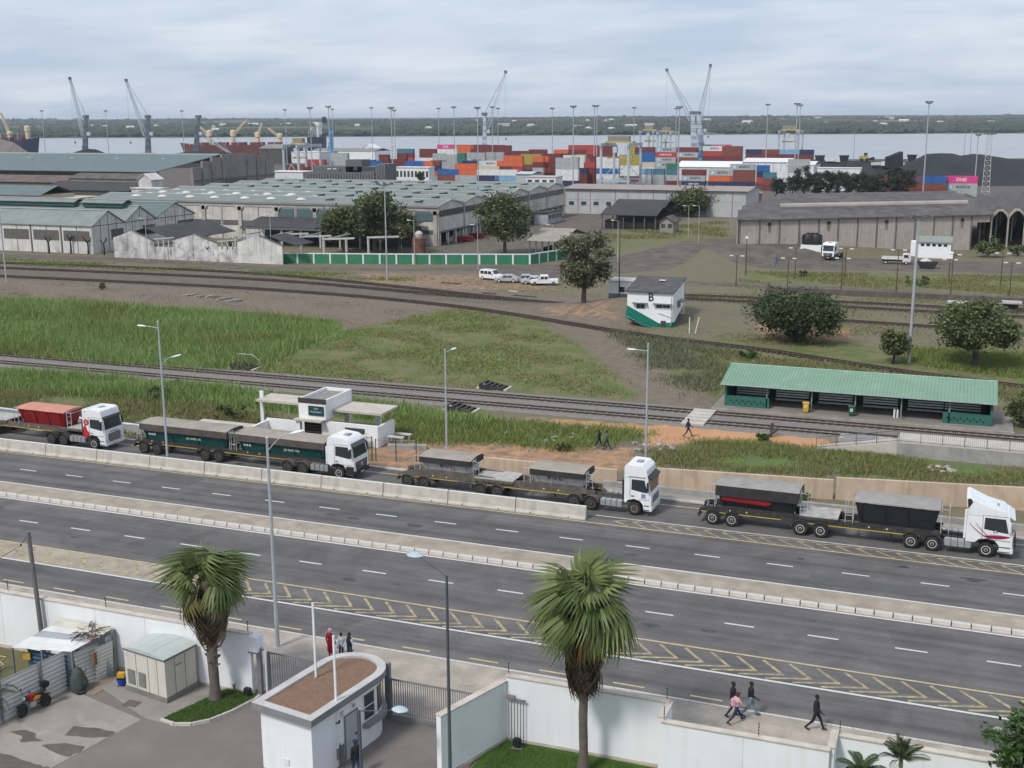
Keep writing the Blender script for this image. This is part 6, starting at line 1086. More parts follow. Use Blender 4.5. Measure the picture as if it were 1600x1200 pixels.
# ---- three white gabled sheds at the left
WL,WR = -232.0,-180.7
for i,(y0,y1,zr,rc)in enumerate(((211.5,222.2,9.1,r_grn),(222.3,233.5,9.4,r_grn),(233.6,248.8,9.3,r_teal))):
 t = thing('gabled_shed',['white shed with green-grey roof and brick-screened windows facing the tracks','white gabled shed in the middle of the row of three','white gabled shed with teal roof at the back of the row of three'][i],'shed',(0,0,0)); ym = (y0+y1)/2
 MB().prism([(y0,-.1),(y1,-.1),(y1,6.2),(ym,zr-.05),(y0,6.2)],WR-.3,WR,'x').build('gable_wall',old_w if i else M('white shed wall',(.62,.6,.57),.9,.1,.3,dirt=(.3,.28,.26),dirt_amt=.3,streak=.4,world=True),t); roof_pair(t,WL,WR,y0,y1,6.25,zr,rc,.35)
 for y in np.linspace(y0,y1,5)[1:-1]:MB().bx(WR+.003,WR+.05,y-.07,y+.07,0,6.2+(zr-6.2)*(1-abs(y-ym)/(ym-y0))-.15).build('pilaster',frame_g,t)
 MB().bx(WR+.003,WR+.05,y0,y1,6.0,6.15).build('string_course',frame_g,t); MB().bx(WR+.004,WR+.045,ym+.8,y1-.3,2.6,4.9).build('screen',brkw,t)
 if i==0:
  MB().bx(WL,WR-.3,y0,y0+.3,-.1,6.2).build('front_wall',M('white shed wall'),t); bw = 8.5; x = WR
  while x>WL+bw:
   MB().bx(x-.35,x+.0,y0-.12,y0-.003,0,6.15).build('pilaster',frame_g if int(x)%2 else M('pilaster pale',(.45,.44,.42),.9,.2,.4,world=True),t); MB().bx(x-bw+.5,x-.8,y0-.06,y0-.004,2.75,5.0).build('screen',brkw,t); MB().bx(x-bw/2-.05,x-bw/2+.05,y0-.09,y0-.062,0,6.1).build('mullion',frame_g,t); x-=bw
 for j,(xa,xb)in enumerate((((-227,-198),(-195.5,-184))if i<2 else())):
  if i==1:
   m = MB().bx(xa,xb,ym-1.6,ym+1.6,zr-.3,zr+.75).build('monitor_wall',M('monitor dark teal',(.03,.09,.085),.6),t); roof_pair(t,xa,xb,ym-1.6,ym+1.6,zr+.75,zr+1.3,r_grn,.4)
for i,(x0,y0,ht)in enumerate(((77,396,3.6),(111,396,4.2),(138,397,3.6),(163,398,3.4),(325,408,3.4),(361,409,4.6))):  # pollarded trees
 q = P(x0,y0); t = thing('pollarded_tree',['bare pollarded tree before the third bay of the white shed','bare forked pollarded tree before the last bay of the white shed','bare leaning pollarded tree at the corner of the white shed','bare pollarded tree before the dark wall between sheds','bare pollarded tree before the middle ruined gable','tall bare forked tree before the ruined gables'][i],'tree',q); bk = M('black bark',(.03,.027,.025),.95,.3,4)
 MB().tube([(0,0,0),(.1,0,ht*.4),(.0,0,ht*.75)],[.22,.17,.15],7).build('trunk',bk,t); m = MB()
 for k in range(7):a = random.random()*6.3; l = random.uniform(.7,1.3); m.tube([(0,0,ht*.7),(l*.6*math.cos(a),l*.6*math.sin(a),ht*.85),(l*math.cos(a),l*math.sin(a),ht*random.uniform(.9,1.15))],[.12,.09,.06],5)
 m.build('crown',bk,t)
# ---- ruined white gables with black roofs behind
V2 = 208.2
for i,(c,zp,wl)in enumerate(((-167.2,5.9,old_w2),(-151.2,5.6,old_w2),(-135.6,5.8,old_w))):
 t = thing('ruined_shed',['stained white gable with black roof next to the white shed','stained white gable with a broken window bay in the middle of the ruins','stained white gable beside the end of the green wall'][i],'shed',(0,0,0)); l,r_ = c-(5.2 if i==0 else 5.4),c+5.3
 MB().prism([(l,-.1),(r_,-.1),(r_,3.9),(c,zp),(l,4.2)],V2,V2+.3).build('gable_wall',wl,t);
 if i<2:
  x1 = (-151.2,-135.6)[i]-5.45; MB().bx(r_+.02,x1,V2+.05,V2+.3,-.1,2.6 if i==0 else 3.2).build('link_wall',old_w2,t); MB().bar((r_,V2+.1,4.2),(x1,V2+.1,4.7),.25).build('beam',M('pilaster pale'),t)
  for k in range(4):MB().bx(r_+1+k*1.3,r_+1.25+k*1.3,V2+.05,V2+.3,2.6,4.2).build('stub_column',M('pilaster pale'),t)
 if i==0:roof_pair(t,c-5,r_+5.5,V2+.4,V2+22,4.1,6.4,r_blk,.2,'y',False)
 elif i==2:roof_pair(t,l+1,r_+3,V2+.4,V2+7,3.9,5.6,r_blk,.2,'y',False)
 MB().bar((c,V2-.05,zp+.06),(r_+.1,V2-.05,3.95),.35,.14).build('verge',frame_g,t)
# concrete skeleton of the collapsed bays
t = thing('collapsed_bays','open pale concrete frames of collapsed bays behind the stained gables','ruin',(0,0,0)); pc = M('pilaster pale')
for k in range(9):
 x = -147+3.6*k; y = 216+(k%3)*3; MB().bx(x,x+.4,y,y+.4,0,4.6).build('column',pc,t)
 if k%2==0:MB().bar((x,y,4.6),(x+7,y+1,4.9),.35).build('beam',pc,t)
for k in range(4):MB().bar((-147+7.2*k,216,4.4),(-147+7.2*k,228,4.6),.3).build('beam',pc,t)
t = thing('lean_to_shed','long low black-roofed lean-to along the foot of the big warehouse','shed',(0,0,0)); q = [(-160,238,4.3),(-118,238,4.3),(-118,250,5.6),(-162,250,5.6)]; MB().add(q+[(p[0],p[1],p[2]+.2)for p in q],[(3,2,1,0),(4,5,6,7),(0,1,5,4),(1,2,6,5),(2,3,7,6),(3,0,4,7)]).build('roof',r_blk,t); MB().bx(-160,-118,237.85,238.0,3.9,4.35).build('fascia',frame_g,t)
for k in range(9):MB().bx(-159.5+5.1*k,-159.1+5.1*k,238.2,238.6,0,4.25).build('column',pc,t)
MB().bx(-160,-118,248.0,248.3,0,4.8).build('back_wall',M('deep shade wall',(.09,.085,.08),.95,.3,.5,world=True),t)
# ---- big warehouse
BW = thing('big_warehouse','huge pale green multi-ridged warehouse with rows of roof vents','warehouse',(0,0,0)); bx0,bx1 = -214.0,-115.0; ys = np.linspace(251,342,7); ze,zr = 8.9,10.1
dirty = M('dirty cream wall',(.6,.57,.53),.9,.16,.25,dirt=(.3,.25,.21),dirt_amt=.5,streak=.55,world=True); cbm = M('cream band',(.42,.385,.34),.9,.2,.3,dirt=(.22,.18,.15),dirt_amt=.4,world=True)
MB().bx(bx0,bx1-.3,251,251.4,-.1,ze).build('front_wall',dirty,BW)
for k in range(6):
 y0,y1 = ys[k]+.01,ys[k+1]-.01; ym = (y0+y1)/2; roof_pair(BW,bx0,bx1,y0+.02,y1-.02,ze+.1,zr,r_pal,.0,'x',True,.15)
 MB().prism([(y0,0 if k==0 else 3.2),(y1,3.2),(y1,ze),(ym,zr),(y0,ze)],bx1-.3,bx1,'x').build('gable_wall',dirty,BW)
 vg = MB(); vg.bar((bx1+.1,y0,ze+.1),(bx1+.1,ym,zr+.1),.3,.35); vg.bar((bx1+.1,ym,zr+.1),(bx1+.1,y1,ze+.1),.3,.35); vg.build('verge',cbm,BW)
 wb_ = MB().bx(bx1+.002,bx1+.1,y0+.3,y1-.3,6.6,8.1).build('window_band',frame_g,BW)
 for j in range(7):a = y0+.5+j*(y1-y0-1)/7; MB().bx(bx1+.1,bx1+.13,a,a+(y1-y0-1)/7-.35,6.75,7.95).build('pane',glz,wb_)
 MB().bx(bx1+.003,bx1+.25,y0-.2,y0+.2,0 if k<3 else 3,ze).build('pier',cbm,BW); MB().bx(bx1+.002,bx1+.6,y0,y1,3.0,3.3).build('dock_canopy',frame_g,BW)
 for j in range(3):MB().bx(bx1-.05,bx1+.0,y0+1+j*4.6,y0+4.4+j*4.6,.2,3.0).build('dock_door',M('dock door',(.2,.2,.19),.7,.3,.5,world=True)if(j+k)%3 else M('opening dark'),BW)
 for j in range(4):MB().bx(bx1-.02,bx1+.35,y0+.4+j*4.5,y0+.8+j*4.5,0,3.0).build('dock_pillar',old_w,BW)
MB().bx(bx0,bx1+.3,250.6,250.95,ze-.15,ze+.12).build('gutter',M('gutter grey',(.22,.22,.21),.7),BW); MB().bx(bx0,bx1,250.85,250.99,8.0,8.6).build('lintel',cbm,BW)
x = bx1-.6; k = 0; teal_g = glass('teal factory glass',(.09,.15,.16),.3)
while x>bx0+11:
 MB().bx(x-.5,x+.5,250.6,250.99,0,8.0).build('pier',cbm,BW); MB().prism([(x-1.1,8.0),(x+1.1,8.0),(x+.5,7.1),(x-.5,7.1)],250.6,250.99).build('pier_head',cbm,BW); MB().bx(x-5.55,x-5.3,250.8,250.99,0,8.0).build('mullion',cbm,BW)
 for a in(x-5.1,x-10.2):
  if k<4:
   f_ = MB().bx(a,a+4.4,250.9,250.99,5.6,7.75).build('window',frame_g,BW)
   for j in range(4):MB().bx(a+.1+j*1.07,a+1.08+j*1.07,250.86,250.9,5.7,7.65).build('pane',teal_g if k!=1 else glz,f_)
  else:MB().bx(a,a+4.4,250.93,250.99,3.4,4.6).build('vent_band',frame_g,BW)
  if k<2:MB().bx(a,a+4.4,250.93,250.99,2.6,3.6).build('vent_band',frame_g,BW)
 x-=10.6; k+=1
vent = MB().prism([(-1.0,0),(.8,0),(1.2,.3),(1.1,.5),(-.2,.3),(-1.0,.2)],-.3,.3).mesh('roof_vent'); vent.materials.append(M('vent dark green',(.02,.06,.042),.7,.3,2)); fix_normals(vent)
dome = MB().lathe([(1.2,0),(1.25,.15),(.8,.5),(.1,.62)],n=10).mesh('roof_dome'); dome.materials.append(M('dome cream',(.62,.6,.54),.7,.1,2)); fix_normals(dome)
for k in range(6):
 ym = (ys[k]+ys[k+1])/2
 for s,dz in((-3.8,.55),(3.2,.62)):
  for j in range(11):
   xx = bx1-6-j*8.2+random.uniform(-.8,.8)-(k%2)*3
   if xx<bx0+3:continue
   if xx<-150-k*9 and k<3:inst('roof_dome',dome,BW,(xx,ym+s,ze+dz+.15))if k<2 else None
   else:inst('roof_vent',vent,BW,(xx,ym+s,ze+dz+.25),(0,0,random.uniform(-.1,.1)))
t = thing('loading_hut','small blue-grey hut with dark roof at the side of the big warehouse','hut',(-113.5,312,0)); MB().bx(0,4,0,12,0,3.0).build('wall',M('hut bluegrey',(.36,.39,.42),.8,.15,.5,world=True),t); MB().prism([(-.3,3.0),(4.4,3.2),(4.4,3.35),(-.3,3.15)],-.4,12.4).build('roof',r_blk,t)
for k in range(5):MB().bx(4.003,4.05,1.2+2.2*k,2.8+2.2*k,1.4,2.5).build('window',glz,t)
for i,(x,y,L_)in enumerate(((735,372,7),(752,366,8),(722,377,6))):
 q = P(x,y); t = thing('red_pallet_stack',['red steel stack closest to the warehouse corner','red steel stack under the loading canopy','low red steel stack at the loading yard edge'][i],'stack',q,.3); rm_ = M('red oxide steel',(.2,.025,.025),.7,.3,1)
 for k in range(4):MB().box((0,0,.25+.3*k),(L_*random.uniform(.8,1),2.2,.22),random.uniform(-.05,.05)).build('bundle',rm_,t)
t = thing('rusty_tank','rusty upright tank with pale top at the warehouse corner','tank',P(655,398)); MB().lathe([(1.5,0),(1.5,3.6),(1.3,3.8)],n=16).build('shell',M('rust shell',(.16,.07,.05),.9,.4,.8),t,True); MB().lathe([(.8,3.8),(.9,4.6),(.5,5.1),(.05,5.2)],n=14).build('dome',M('dome pale',(.5,.48,.44),.7),t,True)
# ---- green wall with white posts
gw_m = M('green wall paint',(.035,.2,.105),.7,.12,.5,dirt=(.03,.1,.06),dirt_amt=.4,world=True); pts = [Vector(P(440,411)),Vector(P(620,412.5)),Vector(P(828,413)),Vector(P(882,404.5))]; GW = thing('panelled_wall','long green panelled wall with white posts and white coping','wall',(0,0,0)); wp = M('white post paint',(.68,.72,.7),.7,.06,1)
for p,q in zip(pts[:-1],pts[1:]):
 n = max(1,round((q-p).length/3.35)); d = (q-p)/n; up = Vector((0,0,1))
 for k in range(n):
  a,b_ = p+d*k,p+d*(k+1); MB().bar(a+up*.9,b_+up*.9,.15,2.0).build('wall_panel',gw_m,GW); MB().bar(a+up*-.1,a+up*2.1,.34).build('post',wp,GW)
 MB().bar(p+up*2.02,q+up*2.02,.3,.22).build('coping',wp,GW)
# ---- teal warehouse with stepped concrete gable, far left
TW = thing('teal_warehouse','very long teal-roofed warehouse below the harbour cranes','warehouse',(0,0,0)); ty0,ty1 = 392.0,436.0; tz0,tz1 = 8.6,14.0; tx1 = PV(318,436,14)
q = [(-480,ty0,tz0),(tx1+8,ty0,tz0),(tx1+8,ty1,tz1),(-480,ty1,tz1)]; MB().add(q+[(p[0],p[1],p[2]+.25)for p in q],[(3,2,1,0),(4,5,6,7),(0,1,5,4),(1,2,6,5),(2,3,7,6),(3,0,4,7)]).build('roof_plane',r_teal,TW); q = [(-480,ty1,tz1),(tx1+8,ty1,tz1),(tx1+8,ty1+44,tz0),(-480,ty1+44,tz0)]; MB().add(q,[(0,1,2,3)]).build('roof_plane',r_teal,TW); MB().bx(-480,tx1+8,ty1-.6,ty1+.6,tz1+.2,tz1+.6).build('ridge_cap',ridge_m,TW); MB().bx(-480,tx1+8,ty0+2,ty0+2.5,-.1,tz0).build('front_wall',M('sooty wall',(.12,.11,.1),.95,.35,.2,fine=.3,world=True),TW)
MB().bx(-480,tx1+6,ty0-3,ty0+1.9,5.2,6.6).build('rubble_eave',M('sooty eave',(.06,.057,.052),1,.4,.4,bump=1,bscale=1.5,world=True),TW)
for k in range(7):MB().box((tx1-12-24*k,ty1-12,tz1-1.3),(1.4,.9,.5),.5).build('roof_vent',M('vent white',(.65,.68,.67),.6),TW); MB().bx(tx1-24.6-24*k,tx1-24-24*k,ty1-.8,ty1-.3,tz1+.5,tz1+.9).build('ridge_vent',M('vent white'),TW)
gr_c = M('grey stained concrete',(.27,.245,.225),.95,.16,.15,dirt=(.14,.125,.115),dirt_amt=.45,streak=.6,world=True); us = -287.0; SG = thing('stepped_gable','tall stepped grey concrete gable wall closing the teal warehouse','wall',(0,0,0))
cols = [(300,262),(316,252),(331,246),(347,241),(386,240.5),(401,243),(415,251),(428,255)]
for(xa,ya),(xb,yb)in zip(cols[:-1],cols[1:]):
 va,vb = VX(xa,us,11),VX(xb,us,11); zt_ = ZAT(min(ya,yb)if xa>345 else ya,us,(va+vb)/2); MB().bx(us-.8,us,va,vb,-.1,zt_).build('wall_panel',gr_c,SG); MB().bx(us+.003,us+.5,va-.35,va+.35,0,zt_+.3).build('pilaster',gr_c,SG); MB().bx(us+.003,us+.35,va,vb,5.0,5.6).build('string_course',frame_g,SG)
 if xa==347:
  MB().bx(us+.004,us+.1,va+1,vb-.8,.6,4.8).build('window_band',frame_g,SG)
  for j in range(6):MB().bx(us+.1,us+.16,va+1.4+j*(vb-va-2.4)/6,va+1.2+(j+1)*(vb-va-2.4)/6,.9,4.5).build('pane',glz,SG)
# ---- smaller roofs between: brown sheds, cream gable, white stepped wall
def simple_shed(px0,px1,py,z,dep,wallm,roofm,label,zr=None,ridge='x',wins=0,name='shed'):
 a,b_ = P(px0,py,z),P(px1,py,z); v = (a.y+b_.y)/2; x0,x1 = PV(px0,v,z),PV(px1,v,z); t = thing(name,label,'shed',(0,0,0)); MB().bx(x0,x1,v,v+dep,-6 if v>420 else-.1,z).build('wall',wallm,t)
 if ridge=='x':roof_pair(t,x0,x1,v,v+dep,z+.02,zr or z+1.5,roofm,.5,'x',False)
 elif ridge=='y':roof_pair(t,x0,x1,v,v+dep,z+.02,zr or z+1.5,roofm,.5,'y',False); MB().prism([(x0,z),(x1,z),((x0+x1)/2,(zr or z+1.5)-.05)],v,v+.3).build('gable_wall',wallm,t)
 else:MB().bx(x0-.3,x1+.3,v-.3,v+dep+.3,z+.01,z+.3).build('roof',roofm,t)
 for k in range(wins):w = (x1-x0)/wins; MB().bx(x0+w*(k+.2),x0+w*(k+.8),v-.05,v-.003,z*.45,z*.8).build('window',glz,t)
 return t
brn = M('rust brown roof',(.14,.105,.085),.95,.3,.3,world=True); cream = M('cream paint',(.52,.45,.32),.85,.1,.3,dirt=(.35,.3,.22),dirt_amt=.3,world=True)
simple_shed(-30,98,284,7.0,16,brkw,brn,'brown-roofed brick shed under the teal warehouse',9.0); simple_shed(108,218,279,8.5,12,M('olive window wall',(.28,.27,.2),.8,.2,.4,world=True),r_asb,'grey-roofed shed with a long olive glazed strip',10,wins=5); simple_shed(66,200,297,5.0,18,M('dark shed wall',(.1,.095,.09),.9),r_blk,'black-roofed shed with pale stub pillars',7.4); simple_shed(-40,62,304,8.4,14,cream,r_teal,'cream shed with teal roof behind the white sheds',10.6)
t = simple_shed(22,118,310,7.0,10,cream,cream,'cream parapet wall behind the white sheds',7.6,'flat'); simple_shed(216,236,280,9.2,6,old_w,old_w,'pale stepped white end wall beside the big warehouse roof',11,'y'); simple_shed(205,250,295,7.0,4,old_w,old_w,'broad pale base of the stepped white wall',7.6,'flat')
# ---- dark office, white offices
off_m = M('charcoal cladding',(.115,.12,.128),.6,.08,.3,world=True); t = thing('office_block','charcoal modern office block with vertical fins behind the big warehouse','office',(0,0,0)); ov = 402.0
def oz(x,y):u = PV(x,ov,6); return u,ZAT(y,u,ov)
for(xa,xb,ya,dp,lab)in((490,588,259.5,9,'upper_floor'),(541,566,249.5,7,'roof_room'),(588,603,256.5,9,'fin_tower'),(478,588,268,5,'lower_floor')):a,b_ = oz(xa,ya),oz(xb,ya); MB().bx(a[0],b_[0],ov+(0 if lab!='lower_floor' else-2.0),ov+dp,-.1,a[1]).build(lab,off_m,t)
for k in range(26):u = PV(481+4.3*k,ov-2,3); z = ZAT(271,u,ov-2); MB().bx(u,u+.35,ov-2.4,ov-2.0,0,z).build('fin',M('fin grey',(.2,.205,.21),.6),t)
for(xa,xb,ya,yb)in((566,587,261,267),(553,559,260.5,266),(531,534,264,268),(512,518,263,264.5),(521,526,263,264.5)):a,b_ = oz(xa,ya),oz(xb,yb); MB().bx(a[0],b_[0],ov-.06,ov-.004,b_[1],a[1]).build('window',glz if xa not in(512,521)else M('unit white',(.7,.7,.7),.6),t)
for k in range(6):u = PV(590+2.3*k,ov,5); MB().bx(u,u+.3,ov-.35,ov-.003,0,oz(594,258)[1]).build('fin',M('fin grey'),t)
wht = M('white render',(.7,.7,.7),.7,.06,.3,dirt=(.5,.49,.47),dirt_amt=.3,world=True); t = simple_shed(618,670,262,7.5,6,wht,wht,'white two-storey office with small blue windows beside the charcoal block',8.2,'flat',9,'office_block'); simple_shed(419,480,269,6.0,10,wht,wht,'low white-roofed building between the concrete gable and the office',6.4,'flat')
simple_shed(822,868,277,5.0,9,wht,M('low pink roof',(.5,.46,.44),.8),'low white guard building with dark doors in front of the container stacks',5.4,'flat',4); simple_shed(806,830,272,5.5,14,M('silver tank wall',(.42,.44,.45),.5),M('silver tank roof',(.48,.5,.5),.5),'silver-grey rounded store beside the low guard building',6.2,'x')
# ---- long grey striped warehouse
SW = thing('striped_warehouse','long pale grey warehouse with red stripes and brownish roof','warehouse',(0,0,0)); sv = 352.0; x0,x1 = PV(884,sv,6),PV(1166,sv,6); z_ = 7.6; sw_m = M('pale grey cladding',(.44,.46,.47),.7,.1,.2,dirt=(.34,.33,.31),dirt_amt=.4,streak=.3,world=True)
n = 14
for k in range(n):a = x0+(x1-x0)*k/n; b_ = x0+(x1-x0)*(k+1)/n; MB().bx(a+.02,b_-.02,sv,sv+.3,-.1,z_).build('wall_panel',sw_m,SW); MB().bx(a-.08,a+.08,sv-.08,sv-.003,0,z_).build('stripe',M('stripe red',(.38,.12,.11),.7)if k%3 else M('stripe yellow',(.5,.45,.25),.7),SW); (MB().bx((a+b_)/2-.9,(a+b_)/2+.7,sv-.06,sv-.004,2.6,3.7).build('window',glz,SW)if k<7 else None); MB().bx(a,b_,sv-.04,sv-.0035,4.3,4.4).build('seam',M('seam grey dark',(.3,.3,.3),.7),SW)
MB().bx(x1-.3,x1,sv+.3,sv+22,-.1,z_).build('end_wall',sw_m,SW); roof_pair(SW,x0,x1,sv,sv+24,z_,8.3,shedroof('brownish sheeting',(.32,.27,.24),1.1),.8,'x',False); simple_shed(1164,1186,303,5.5,6,M('brick porch',(.3,.14,.1),.9),pale_c,'small brick porch at the end of the striped warehouse',6,'flat')
# ---- black sheds, brick hut, caravan, open-sided roof
for i,(xa,xb,yb,ye,dp)in enumerate(((941,1024,360,337,14),(958,1036,348,325,14),(975,1046,338,317,14))):
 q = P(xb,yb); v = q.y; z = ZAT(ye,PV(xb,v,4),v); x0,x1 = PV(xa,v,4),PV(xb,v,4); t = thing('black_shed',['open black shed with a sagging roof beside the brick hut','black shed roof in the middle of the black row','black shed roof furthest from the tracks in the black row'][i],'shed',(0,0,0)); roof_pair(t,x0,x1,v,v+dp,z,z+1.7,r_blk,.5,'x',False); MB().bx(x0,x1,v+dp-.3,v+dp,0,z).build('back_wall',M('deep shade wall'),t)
 for k in range(6):MB().bx(x0+(x1-x0)*k/5-.12,x0+(x1-x0)*k/5+.12,v,v+.24,0,z).build('post',frame_g,t)
 MB().bx(x0+.5,x1-.5,v+1,v+5,0,z*.6).build('stored_coal',M('coal',(.02,.02,.022),.8,.3,1),t)
simple_shed(1031,1052,346,3.0,6,M('hut brick pale',(.3,.27,.24),.9,.2,.5,world=True),r_asb,'small brick hut at the end of the black shed',4.2,'y',2,'hut')
t = thing('caravan','white caravan with green skirt beside the round dark tree','caravan',P(1110,335)); MB().bx(-3.6,3.6,-1.2,1.2,1.0,2.9).build('body',cabw,t,bevel=.25); MB().bx(-3.7,3.9,-1.22,1.22,.3,1.0).build('skirt',sb_g,t)
for x in(-1.8,.8):MB().bx(x,x+.9,-1.24,-1.21,1.6,2.3).build('window',gl,t)
t = thing('open_shed','open-sided shed with pale brown roof behind the green wall','shed',(0,0,0)); a,b_ = P(826,376,3.6),P(878,377,3.6); v = (a.y+b_.y)/2; roof_pair(t,a.x,b_.x,v,v+18,3.6,5.4,M('pale brown roof',(.33,.29,.25),.9,.15,.3,world=True),.4,'x',False)
for k in range(6):MB().bx(a.x+(b_.x-a.x)*k/5-.12,a.x+(b_.x-a.x)*k/5+.12,v,v+.25,0,3.6).build('post',frame_g,t)
MB().bx(a.x+1,b_.x-1,v+6,v+15,0,1.6).build('stored_goods',M('coal'),t)
# ---- long panelled warehouse at the right
CWo,CWe = P(1156,344,7.6),P(1548,335.5,7.6); CWo.z = CWe.z = 0; d = CWe-CWo; L_ = d.length
CW = thing('panelled_warehouse','long brown-grey panelled warehouse with dark multi-ridged roof','warehouse',CWo,math.atan2(d.y,d.x)); pan_m = M('brown grey panels',(.43,.38,.335),.95,.1,.25,dirt=(.22,.185,.155),dirt_amt=.4,streak=.4); n = 13; zc_ = 7.6
for k in range(n):
 a,b_ = L_*k/n,L_*(k+1)/n; MB().bx(a+.03,b_-.03,0,.3,-.1 if k<12 else zc_-1.6,zc_).build('wall_panel' if k<12 else 'lintel',pan_m,CW); MB().bx(a-.14,a+.14,-.14,-.003,0,zc_).build('pilaster',M('pilaster sooty',(.16,.14,.125),.95,.2,.5),CW)
 if k in(1,4,7,11):MB().lathe([(.45,-.03),(.4,-.01)],((a+b_)/2,0,6.6),12,'y').build('soot_hole',M('soot',(.06,.05,.045),1),CW); MB().prism([((a+b_)/2-.5,6.6),((a+b_)/2+.5,6.6),((a+b_)/2+.25,4.6),((a+b_)/2-.2,4.9)],-.012,-.006).build('soot_run',M('soot run',(.2,.17,.145),1,.3,1),CW)
def slope(t,x0,x1,y0,z0,y1,z1,mat,nm='roof_plane',th=.2):q = [(x0,y0,z0),(x1,y0,z0),(x1,y1,z1),(x0,y1,z1)]; return MB().add(q+[(p[0],p[1],p[2]+th)for p in q],[(3,2,1,0),(4,5,6,7),(0,1,5,4),(1,2,6,5),(2,3,7,6),(3,0,4,7)]).build(nm,mat,t)
slope(CW,-.8,L_+.5,-.6,zc_-.1,9,zc_+1.3,r_asb); MB().tube([(9,9.5,zc_+1.9),(L_-4,9.5,zc_+1.9)],.75,10).build('clerestory',M('clerestory pale',(.36,.33,.29),.9,.15,.4),CW); MB().bx(-.5,L_,9,10,zc_,zc_+1.3).build('clerestory_wall',frame_g,CW); yy,zz = 10.0,zc_+1.0
for k in range(5):slope(CW,2.2*k,L_+.3,yy,zz,yy+5,zz+.75,r_asb); slope(CW,2.2*k,L_+.3,yy+5,zz+.75,yy+9,zz+.1,r_asb); yy+=9; zz+=.0
MB().bx(-.6,-.3,0,50,-.1,zc_-.2).build('end_wall',pan_m,CW)
# ---- open arched sheds at the far right: row of concrete portals
AR = thing('arched_shed','open coal shed of concrete portals with folded roof bays','shed',CWo,CW.rotation_euler.z); arch_m = M('portal concrete',(.4,.36,.31),.9,.2,.5)
x = L_+.6
for k in range(12):
 w = 4.1; x0,x1,xm = x+w*k,x+w*(k+1),x+w*(k+.5); MB().bx(x0-.2,x0+.2,1.0,1.4,0,7.4).build('column',arch_m,AR); y0 = 1.0+.0*k
 q = [(x0,7.0),(x0+.3,7.7),(xm-.6,8.7),(xm+.6,8.7),(x1-.3,7.7),(x1,7.0)]; MB().prism(q+[(x1-.1,6.4),(x1-.6,7.3),(xm+.4,8.2),(xm-.4,8.2),(x0+.6,7.3),(x0+.1,6.4)],y0,y0+.5).build('portal_arch',arch_m,AR)
 m = MB(); m.add([(x0,y0+.5,7.2),(xm,y0+.5,8.9),(xm,48,9.0),(x0,48,7.3)],[(0,1,2,3)]); m.add([(xm,y0+.5,8.9),(x1,y0+.5,7.2),(x1,48,7.3),(xm,48,9.0)],[(0,1,2,3)]); solid(m.build('roof_fold',r_asb,AR),.2)
 for yk in(14,28):MB().bx(x0-.2,x0+.2,yk,yk+.4,0,7.3).build('column',arch_m,AR)
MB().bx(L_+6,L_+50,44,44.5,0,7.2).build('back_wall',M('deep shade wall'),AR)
for k in range(5):hp_ = MB().lathe([(4.2,0),(2.6,2.0),(.6,3.4),(.05,3.5)],(L_+10+8*k,26,0),12); hp_.v = [(a+random.uniform(-.4,.4),b_+random.uniform(-.4,.4),c)for a,b_,c in hp_.v]; hp_.build('coal_heap',M('coal'),AR)
for o_ in(CW,AR):  # the building's depth runs square to the road, not to its front
 for c_ in o_.children:
  for v_ in c_.data.vertices:v_.co.x+=.42*max(0,v_.co.y)
# ---- white warehouse and low white wall in the port
t = thing('port_warehouse','white ribbed port warehouse standing among the container stacks','warehouse',(0,0,0)); v = 655.0; x0,x1 = PV(1161,v,8),PV(1233,v,8); zt_ = ZAT(253,x0,v); wr = corrugated('white ribbed cladding',(.68,.69,.7),.9,'X',.5,.06,(.5,.5,.5),.3,.6); MB().bx(x0,x1,v,v+30,-6,zt_).build('wall',wr,t); roof_pair(t,x0,x1,v,v+30,zt_,zt_+1.6,wht,.5,'x',False); x2 = PV(1274,v-6,8); MB().bx(x1+.02,x2,v-10,v+18,-6,zt_-1).build('wing',wr,t); roof_pair(t,x1+.5,x2,v-10,v+18,zt_-1,zt_+.5,wht,.4,'x',False); MB().bx(x1+1,x2-2,v-10.2,v-10.01,0,7).build('door',M('roller door',(.36,.37,.38),.6),t)
for k in range(6):MB().bx(x0+(x1-x0)*k/6-.1,x0+(x1-x0)*k/6+.1,v-.12,v-.003,0,zt_).build('rib',M('seam grey'),t)
simple_shed(1277,1345,263,5.0,5,wht,wht,'low white wall building behind the leaning casuarina trees',5.5,'flat'); simple_shed(1058,1160,261,2.0,24,M('tent white wall',(.6,.6,.58),.7),M('tent white roof',(.76,.76,.74),.5),'white tent-roofed store between the container stacks',4.7,'x'); simple_shed(455,500,238,3,20,wht,M('tent white roof'),'long white store behind the yard gantry',4.5,'flat'); simple_shed(405,445,232,6,25,M('deep shade wall'),M('warehouse roof taupe',(.24,.22,.2),.9,.2,.2,world=True),'taupe-roofed quay shed in front of the red ship',9,'x'); simple_shed(485,585,236,2,30,wht,M('warehouse roof taupe'),'taupe-roofed quay shed behind the blue container rows',4,'x'); simple_shed(563,585,233,3,14,wht,M('tent white roof'),'white domed tent on the quay',7,'y')
# ============================================================ PORT
PZ = -5.5
FWD = Vector((-sa,ca,0))
def PB(x,y,b):  # photo pixel -> point at horizontal view distance b
 d = _F+CR*((x-CX)/F)-CU*((y-CY)/F); t = b/d.dot(FWD); return Vector((d.x*t,d.y*t,H+d.z*t))
